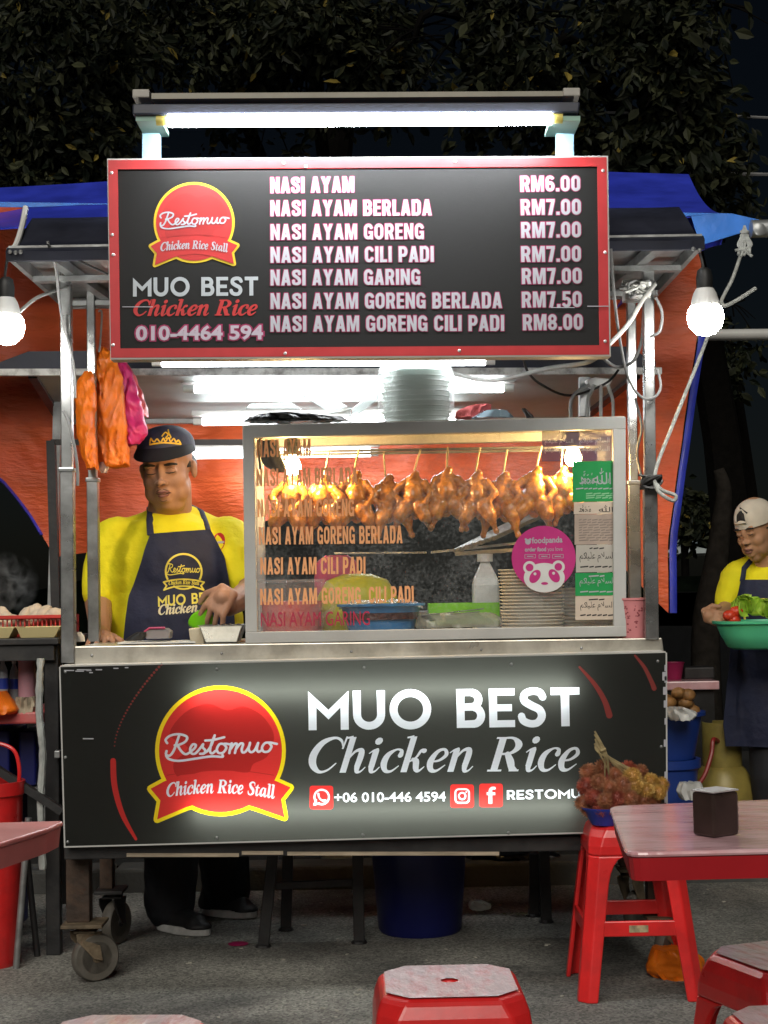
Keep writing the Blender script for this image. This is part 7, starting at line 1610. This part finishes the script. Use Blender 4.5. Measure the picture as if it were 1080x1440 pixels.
for i in range(11):
    a = rng.uniform(-1, 1); b0 = P(834 + a * 3 + i * .6, 1028 + i * 2.2, 4.2); mid = P(848 + a * 5, 1060, 4.19); e = P(rng.uniform(848, 905), rng.uniform(1078, 1094), 4.2)
    m.tube(smooth_path([b0, mid, e], 6), [.0026 - .0004 * (j / 12) for j in range(13)], 6)
m.tube([P(845, 1056, 4.185), P(852, 1053, 4.185)], .004, 6)
solo(m, 'twig_bundle', mat('dry twig', (.27, .21, .10), .8, 0, .35, 30, .3, 80), 'bundle of dry rambutan twigs sticking up from the heap', 'twigs')

# ---------------------------------------------------------------- under and around the cart
DB = mat('dark blue plastic', (.008, .012, .12), .4, 0, .15, 6, .05, 30)
c0 = P(591, 1311, 5.02); c0.z = 0; m = MB(); m.lathe(c0, [(0, .004), (.125, 0), (.132, .01), (.160, .38), (.172, .385), (.172, .40), (.15, .40), (.125, .02), (0, .02)], 40)
solo(m, 'blue_bin', DB, 'large dark blue plastic bin standing on the road under the cart', 'bin')
PAPW = mat('white crumpled paper', (.66, .65, .58), .8, 0, .08, 20)
m = MB(); loft(m, [(662, 676, 1266), (659, 688, 1271), (660, 690, 1276), (664, 684, 1279)], 5.25, .02, .5, 5, 24, 4); solo(m, 'crumpled_paper', PAPW, 'crumpled white paper on the road to the right of the blue bin', 'paper')
m = MB(); loft(m, [(918, 958, 1332), (912, 985, 1345), (908, 992, 1358), (914, 994, 1369), (925, 985, 1374)], G(950, 1373, 0).y, .05, .3, 6, 40, 9); solo(m, 'orange_bag', OB, 'orange plastic bag lying on the road behind the right stool', 'plastic bag')
m = MB(); pz = P(335, 1320, 4.85); m.lathe(V((pz.x, pz.y, .002)), [(0, 0), (.03, 0), (.032, .004), (.02, .008), (0, .009)], 18, None, 1, .7); solo(m, 'plastic_scrap', M_['print_mag'], 'small pink plastic scrap lying flat on the road under the cart', 'plastic scrap')
m = MB(); loft(m, [(660, 760, 1196), (650, 790, 1205), (665, 800, 1218), (690, 790, 1228)], 5.85, .1, .3, 6, 40, 3); solo(m, 'black_bag', mat('black bin liner', (.009, .009, .010), .3, 0, .2, 20, .4, 30), 'black rubbish bag at the kerb behind the cart', 'bag')
m = MB()
for i in range(26):
    c_ = P(rng.uniform(708, 745), rng.uniform(1268, 1288), 5.2); c_.z = .006; a = rng.uniform(0, 6.3); d = V((cos(a), sin(a), .1)); s_ = V((-sin(a), cos(a), rng.uniform(-.3, .3))); L = rng.uniform(.012, .03); m.add([c_, c_ + d * L * .5 + s_ * L * .22, c_ + d * L, c_ + d * L * .5 - s_ * L * .22], [(0, 1, 2, 3)])
tag(m.build('leaf_litter', mat('dry leaf litter', (.10, .085, .035), .8, 0, .5, 30), smooth=False), 'small scatter of dry leaves on the road beside the crumpled paper', 'leaves', kind='stuff')
m = MB()
for i in range(150):
    x = rng.uniform(-1.3, 1.5); y = rng.uniform(2.9, 5.6); s_ = rng.uniform(.002, .006) * (1 if rng.random() < .85 else 1.8); a = rng.uniform(0, 3)
    m.box(-s_, s_, -s_ * .6, s_ * .6, 0, s_ * .5, Matrix.Translation((x, y, .001)) @ Matrix.Rotation(a, 4, 'Z'))
tag(m.build('road_litter', mat('pale crumbs', (.42, .40, .34), .8, 0, .3, 30), smooth=False), 'pale crumbs and grit scattered over the road', 'litter', kind='stuff')
sh_ = thing('shoe_pair', 'black and white shoe on the pavement behind the cart', 'shoe', (P(478, 1215, 5.9).x, 5.9, .08))
m = MB(); c_ = sh_.location; m.ell(c_ + V((0, 0, .05)), (.07, .04, .045)); m.ell(c_ + V((-.04, 0, .08)), (.035, .035, .06)); m.build('upper', mat('black shoe', (.010, .010, .011)), sh_)
m = MB(); m.lathe(c_, [(0, .0), (.07, 0), (.075, .022), (0, .022)], 24, None, 1, .55); m.build('sole', mat('white shoe sole', (.62, .62, .60)), sh_)

# right: gas cylinder, blue tubs, low red table
OL = mat('olive yellow paint', (.30, .235, .055), .42, .1, .2, 8, .08, 30, dirt=(.14, .10, .03), dscale=9, damt=.5)
c0 = P(1018, 1150, 6.1); c0.z = 0
gc = thing('gas_cylinder', 'olive yellow gas cylinder with a red hose, standing right of the cart', 'gas cylinder', c0)
m = MB(); m.lathe(c0, [(0, .0), (.112, 0), (.122, .03), (.122, .27), (.118, .305), (.100, .345), (.088, .365), (.078, .375), (0, .38)], 40); m.build('tank', OL, gc)
m = MB(); vs = []; n_ = 40
for z in (.368, .545):
    for r_ in (.075, .068):
        for j in range(n_ + 1):
            a = R(-195 + 300 * j / n_ - 0); vs.append(c0 + V((r_ * cos(a), r_ * sin(a), z)))
w_ = n_ + 1; q = lambda k, j: k * w_ + j
fs = []
for j in range(n_): fs += [(q(0, j), q(0, j + 1), q(2, j + 1), q(2, j)), (q(1, j), q(3, j), q(3, j + 1), q(1, j + 1)), (q(2, j), q(2, j + 1), q(3, j + 1), q(3, j)), (q(0, j), q(1, j), q(1, j + 1), q(0, j + 1))]
fs += [(q(0, 0), q(2, 0), q(3, 0), q(1, 0)), (q(0, n_), q(1, n_), q(3, n_), q(2, n_))]
m.add(vs, fs); cl = m.build('collar', OL, gc); m = MB(); m.lathe(c0, [(0, .375), (.03, .376), (.03, .43), (.018, .44), (.018, .49), (0, .49)], 16); m.build('valve', M_['steel2'], gc)
m = MB(); m.tube(smooth_path([c0 + V((-.02, -.05, .47)), P(1003, 1040, 5.98), P(1000, 1062, 5.96), P(988, 1095, 5.92), P(965, 1116, 5.88), P(930, 1123, 5.8), P(905, 1122, 5.7)], 7), .0085, 8); solo(m, 'gas_hose', mat('red rubber hose', (.30, .025, .022), .4), 'red rubber hose running from the gas cylinder to the cart', 'hose')
Yq = 5.9
def tub(px, ytop, ybot, rpx_, label, nm='blue_tub', mt_=None):
    c_ = P(px, ybot, Yq); zt = P(px, ytop, Yq).z; c_.z = max(0, c_.z); r_ = px2(rpx_, Yq); H = zt - c_.z; t = thing(nm, label, 'tub', c_)
    m = MB(); m.lathe(c_, [(0, .003), (r_ * .72, 0), (r_ * .95, H * .9), (r_ * 1.05, H * .92), (r_ * 1.05, H), (r_ * .92, H), (r_ * .7, H * .3), (0, H * .3)], 36); m.build('tub_body', mt_ or mat('blue tub plastic', (.012, .045, .26), .4, 0, .1, 8), t); return t, c_, r_, H
t, c_, r_, H = tub(938, 1000, 1066, 52, 'blue tub of brown fried food beside the cart, standing on another')
m = MB()
for i in range(24): m.ell(c_ + V((rng.uniform(-.09, .11), rng.uniform(-.1, .06), H + rng.uniform(-.01, .075) * (1 - .0))), (.030, .026, .022), Matrix.Rotation(rng.uniform(0, 3), 3, 'X'), 9, 6)
solo(m, 'fried_food', mat('fried brown food', (.26, .13, .04), .55, 0, .5, 20, .4, 40), 'heap of brown fried food piled in the upper blue tub', 'food')
m = MB(); loft(m, [(938, 962, 995), (935, 980, 1003), (942, 975, 1012)], 5.7, .05, .4, 6, 30, 2); solo(m, 'white_cloth', M_['white'], 'white plastic sheet hanging over the rim of the blue tub', 'cloth')
tub(942, 1066, 1215, 44, 'tall blue tub standing on the ground right of the cart, under the other')
m = MB(); loft(m, [(955, 985, 1100), (950, 990, 1112), (958, 985, 1124)], 5.6, .03, .4, 6, 30, 6); solo(m, 'white_bag', M_['white'], 'crumpled white bag between blue tub and gas cylinder', 'bag')
lt2 = thing('low_table', 'low table with red top in the dark right of the cart', 'table', V((P(970, 960, 7.2).x, 7.2, 0)))
m = MB(); a, b_ = P(925, 965, 7.2), P(1012, 963, 7.2); m.box(a.x, b_.x, 7.2, 7.7, a.z - .02, a.z + .02); m.build('table_top', PINKTOP, lt2, smooth=False, bevel=.005)
m = MB(); m.box(a.x + .03, b_.x - .02, 7.23, 7.68, 0, a.z - .0205); m.build('skirt', M_['black'], lt2, smooth=False)
c_ = P(947, 942, 7.35); c_.z = a.z + .021; m = MB(); m.lathe(c_, [(0, 0), (.035, 0), (.05, .075), (.055, .08), (.045, .08), (.03, .01), (0, .01)], 24); solo(m, 'pink_tub', M_['print_mag'], 'pink tub standing on the low red table', 'tub')
m = MB(); p_ = P(975, 948, 7.4); m.box(p_.x - .05, p_.x + .09, 7.35, 7.5, a.z + .021, a.z + .075); solo(m, 'dark_crate', M_['black'], 'dark crate on the low red table beside the pink tub', 'crate', smooth=False, bevel=.006)

# ---------------------------------------------------------------- left: the neighbouring preparation table
YL = 4.72
pt_ = thing('prep_table', 'black steel preparation table at the left edge with a red shelf below', 'table', V((P(40, 930, YL).x, YL, 0)))
m = MB(); a, b_ = P(-90, 899, YL), P(82, 897, YL); zt = b_.z; m.box(a.x, b_.x, YL, YL + .5, zt - .02, zt); m.build('table_top', M_['black'], pt_, smooth=False, bevel=.003)
m = MB(); m.box(a.x, b_.x - .015, YL + .01, YL + .035, zt - .068, zt - .0205); m.build('apron_rail', M_['black'], pt_, smooth=False, bevel=.002)
for (x0, x1, Y) in ((62, 82, YL + .036), (62, 78, YL + .46)):
    m = MB(); p0, p1 = P(x0, 950, Y), P(x1, 950, Y); m.box(p0.x, p1.x, Y, Y + .04, 0, zt - .021); m.build('leg', M_['black'], pt_, smooth=False, bevel=.003)
m = MB(); q0, q1 = P(-90, 1006, YL), P(52, 1004, YL); m.box(q0.x, q1.x, YL + .08, YL + .46, q1.z - .036, q1.z); shelf = m.build('shelf', mat('worn red board', (.52, .07, .07), .5, 0, .12, 10, dirt=(.45, .2, .18), dscale=8), pt_, smooth=False, bevel=.006); shz = q1.z
m = MB(); m.bar(P(-60, 1046, YL - .05), P(88, 1141, YL - .05), .022, .03, (0, 1, 0)); m.bar(P(-50, 1110, YL - .03), P(40, 1166, YL - .03), .018, .02, (0, 1, 0)); m.build('brace', M_['black'], pt_, smooth=False)
m = MB(); m.pbox(76, 1056, 84, 1066, YL + .0, .03); m.build('latch', M_['steel2'], pt_, smooth=False, bevel=.002)
m = MB(); p_ = smooth_path([P(57, 926, 4.68), P(55, 1000, 4.68), P(60, 1060, 4.68), P(57, 1130, 4.68), P(60, 1222, 4.68)], 8); m.tube(p_, [.011 + .004 * noise.noise(V((i * .7, 0, 0))) for i in range(len(p_))], 8); solo(m, 'plastic_sheeting', mat('grey white sheeting', (.40, .42, .40), .4, 0, .3, 20, .5, 40), 'twisted strip of pale plastic sheeting hanging beside the black table leg', 'plastic strip')
rb_ = thing('red_basket', 'red plastic basket with slotted sides full of pale food, on the black table', 'basket', V((P(40, 890, 4.98).x, 4.98, zt)))
BR = mat('red basket plastic', (.50, .035, .03), .4, 0, .08, 10); bz0, bz1 = zt + .001, P(40, 866, 4.9).z; x0, x1 = P(-70, 880, 4.9).x, P(90, 880, 4.9).x
m = MB(); H = bz1 - bz0
for (u0, u1) in ((0, .28), (.82, 1.0)): m.box(x0, x1, 4.90, 4.906, bz0 + H * u0, bz0 + H * u1)
n_ = 26
for i in range(n_ + 1): xx = x0 + (x1 - x0) * i / n_; m.box(xx - .002, xx + .002, 4.9005, 4.9055, bz0 + H * .28, bz0 + H * .82)
m.box(x1 - .006, x1, 4.9065, 5.14, bz0, bz1); m.box(x0, x1 - .0065, 5.135, 5.14, bz0, bz1); m.box(x0 + .001, x1 - .007, 4.9065, 5.134, bz0, bz0 + .006); m.box(x0 - .006, x1 + .008, 4.89, 4.8995, bz1 - .008, bz1 + .002)
m.build('basket_body', BR, rb_, smooth=False)
m = MB()
for i in range(34): m.ell(V((rng.uniform(x0 + .1, x1 - .03), rng.uniform(4.93, 5.1), bz0 + H * rng.uniform(.5, 1.12))), (rng.uniform(.025, .045), .03, .022), Matrix.Rotation(rng.uniform(0, 3), 3, 'Y'), 9, 6)
m.build('pale_food', mat('pale dough', (.60, .50, .38), .7, 0, .15, 14, .3, 30), rb_)
for k_, (xa, xb, lb) in enumerate(((-60, 15, 'pale yellow paper food tray at the left edge before the red basket'), (18, 78, 'pale yellow paper food tray beside the cart post before the red basket'))):
    t = thing('paper_tray', lb, 'food tray', V((P((xa + xb) / 2, 890, 4.78).x, 4.78, zt + .001)), 'yellow paper trays on the black table'); m = MB()
    a0, a1 = P(xa + 6, 0, 4.76).x, P(xb - 8, 0, 4.76).x; b0, b1 = P(xa, 0, 4.75).x, P(xb, 0, 4.75).x; z1 = P(40, 882, 4.75).z
    lo = [V((a0, 4.76, zt + .001)), V((a1, 4.76, zt + .001)), V((a1, 4.86, zt + .001)), V((a0, 4.86, zt + .001))]; hi = [V((b0, 4.748, z1)), V((b1, 4.748, z1)), V((b1, 4.872, z1)), V((b0, 4.872, z1))]
    m.add(lo + hi, [(0, 1, 2, 3)] + [(i, (i + 1) % 4, 4 + (i + 1) % 4, 4 + i) for i in range(4)]); m.build('tray_body', mat('pale yellow card', (.62, .52, .26), .6, 0, .06, 12), t, smooth=False)
def bottle(px, Y, rpx_, y0, y1, label, body, lid, nm='bottle'):
    c_ = V((P(px, 990, Y).x, Y, shz + .001)); H = P(px, y0, Y).z - c_.z; r_ = px2(rpx_, Y); t = thing(nm, label, 'bottle' if nm == 'bottle' else 'canister', c_)
    m = MB()
    if nm == 'bottle': m.lathe(c_, [(0, 0), (r_ * .9, 0), (r_, .01), (r_ * .93, H * .3), (r_, H * .4), (r_ * .95, H * .6), (r_ * .8, H * .78), (r_ * .35, H * .9), (r_ * .35, H * .95), (0, H * .95)], 20)
    else: m.lathe(c_, [(0, 0), (r_, 0), (r_, H * .85), (0, H * .85)], 24)
    m.build('body', body, t); m = MB()
    if nm == 'bottle':
        m.lathe(c_, [(r_ * 1.02, H * .42), (r_ * 1.02, H * .62)], 20); m.build('label', lid, t); m = MB(); m.lathe(c_, [(0, H * .93), (r_ * .42, H * .93), (r_ * .42, H), (0, H)], 14); m.build('cap', M_['white'], t)
    else: m.lathe(c_, [(0, H * .85), (r_ * 1.03, H * .85), (r_ * 1.03, H), (0, H)], 24); m.build('lid', lid, t)
WB = clear('clear bottle', (.66, .72, .78), .5); BL = mat('blue label', (.02, .05, .36), .4)
bottle(4, 4.84, 8, 925, 990, 'clear water bottle with a blue label at the left edge on the red shelf', WB, BL); bottle(20, 4.90, 7, 928, 990, 'clear water bottle with a blue label beside the pink canister', WB, BL)
bottle(38, 4.86, 12, 917, 985, 'tall pink canister with a magenta lid on the red shelf', mat('pink canister', (.62, .32, .38), .35, 0, .08, 10, trans=.2), mat('magenta lid', (.50, .07, .30), .4), 'pink_canister')
m = MB(); loft(m, [(-10, 8, 972), (-16, 18, 985), (-18, 26, 998), (-16, 20, 1004)], 4.80, .05, .2, 5, 36, 3); solo(m, 'orange_bag', OB, 'full orange plastic bag on the red shelf at the left edge', 'plastic bag')
m = MB(); loft(m, [(24, 48, 980), (20, 52, 990), (22, 50, 1003)], 4.83, .03, .35, 6, 36, 5); solo(m, 'paper_bag', mat('brown paper', (.33, .27, .19), .8, 0, .2, 14, .5, 30), 'crumpled brown paper bag on the red shelf under the pink canister', 'paper bag')
for (xa, xb, Y, lb) in ((-40, 13, 4.95, 'dark blue crate standing at the left edge under the red shelf'), (26, 50, 5.0, 'dark blue crate under the red shelf beside the black table leg')):
    m = MB(); p0, p1 = P(xa, 1028, Y), P(xb, 1028, Y); m.box(p0.x, p1.x, Y, Y + .25, 0.02 if xa < 0 else P(30, 1105, Y).z, p0.z); solo(m, 'blue_crate', DB, lb, 'crate', smooth=False, bevel=.006)
m = MB(); p0 = P(20, 1108, 4.99); m.box(P(-60, 0, 4.99).x, P(60, 0, 4.99).x, 4.98, 5.3, p0.z - .012, p0.z); m.build('lower_shelf', M_['steel2'], pt_, smooth=False)
c0 = P(-12, 1285, 4.66); c0.z = 0; zt2 = P(0, 1098, 4.66).z
bk2 = thing('red_bucket', 'red plastic bucket with a raised handle at the left edge under the black table', 'bucket', c0)
m = MB(); m.lathe(c0, [(0, .003), (.075, 0), (.082, .02), (.093, zt2 * .92), (.100, zt2 * .93), (.100, zt2), (.09, zt2), (.075, .02), (0, .02)], 36); m.build('bucket_body', RED, bk2)
m = MB(); m.tube(smooth_path([P(26, 1104, 4.66), P(27, 1080, 4.65), P(20, 1056, 4.65), P(0, 1046, 4.65), P(-25, 1046, 4.65), P(-48, 1070, 4.66), P(-50, 1104, 4.66)], 6), .006, 8); m.build('handle', RED, bk2)
for (x0, y0, x1, y1, Y, mt_, lb) in ((40, 1150, 22, 1278, 4.6, 'steel2', 'scuffed steel leg standing under the black table beside the red bucket'), (34, 1168, 52, 1250, 4.75, 'black', 'thin black leg slanting under the black table')):
    m = MB(); q = P(x1, y1, Y); q.z = 0; m.tube([P(x0, y0, Y), q], .010, 10); solo(m, 'folding_leg', M_[mt_], lb, 'leg')
# steam over the table
sm = bpy.data.materials.new('steam'); sm.use_nodes = True; tt = sm.node_tree; tt.nodes.remove(tt.nodes['Principled BSDF']); pv = tt.nodes.new('ShaderNodeVolumePrincipled'); pv.inputs['Color'].default_value = (.9, .92, .95, 1)
tc_ = tt.nodes.new('ShaderNodeTexCoord'); nz_ = tt.nodes.new('ShaderNodeTexNoise'); nz_.inputs['Scale'].default_value = 16; nz_.inputs['Distortion'].default_value = 1.2; nz_.inputs['Detail'].default_value = 4; tt.links.new(tc_.outputs['Object'], nz_.inputs['Vector'])
mr = tt.nodes.new('ShaderNodeMapRange'); mr.inputs['From Min'].default_value = .48; mr.inputs['From Max'].default_value = .75; mr.inputs['To Max'].default_value = 12.0; tt.links.new(nz_.outputs[0], mr.inputs['Value']); ln = tt.nodes.new('ShaderNodeVectorMath'); ln.operation = 'DISTANCE'; tt.links.new(tc_.outputs['Object'], ln.inputs[0]); ln.inputs[1].default_value = P(8, 822, 5.25)
fo = tt.nodes.new('ShaderNodeMapRange'); fo.inputs['From Min'].default_value = .02; fo.inputs['From Max'].default_value = .115; fo.inputs['To Min'].default_value = 1; fo.inputs['To Max'].default_value = 0; tt.links.new(ln.outputs['Value'], fo.inputs['Value'])
mu_ = tt.nodes.new('ShaderNodeMath'); mu_.operation = 'MULTIPLY'; tt.links.new(mr.outputs[0], mu_.inputs[0]); tt.links.new(fo.outputs[0], mu_.inputs[1]); tt.links.new(mu_.outputs[0], pv.inputs['Density']); tt.links.new(pv.outputs[0], tt.nodes['Material Output'].inputs['Volume'])
m = MB(); m.ell(P(8, 822, 5.25), (.115, .10, .125)); tag(m.build('steam', sm), 'thin white steam rising behind the red basket', 'steam', kind='stuff')
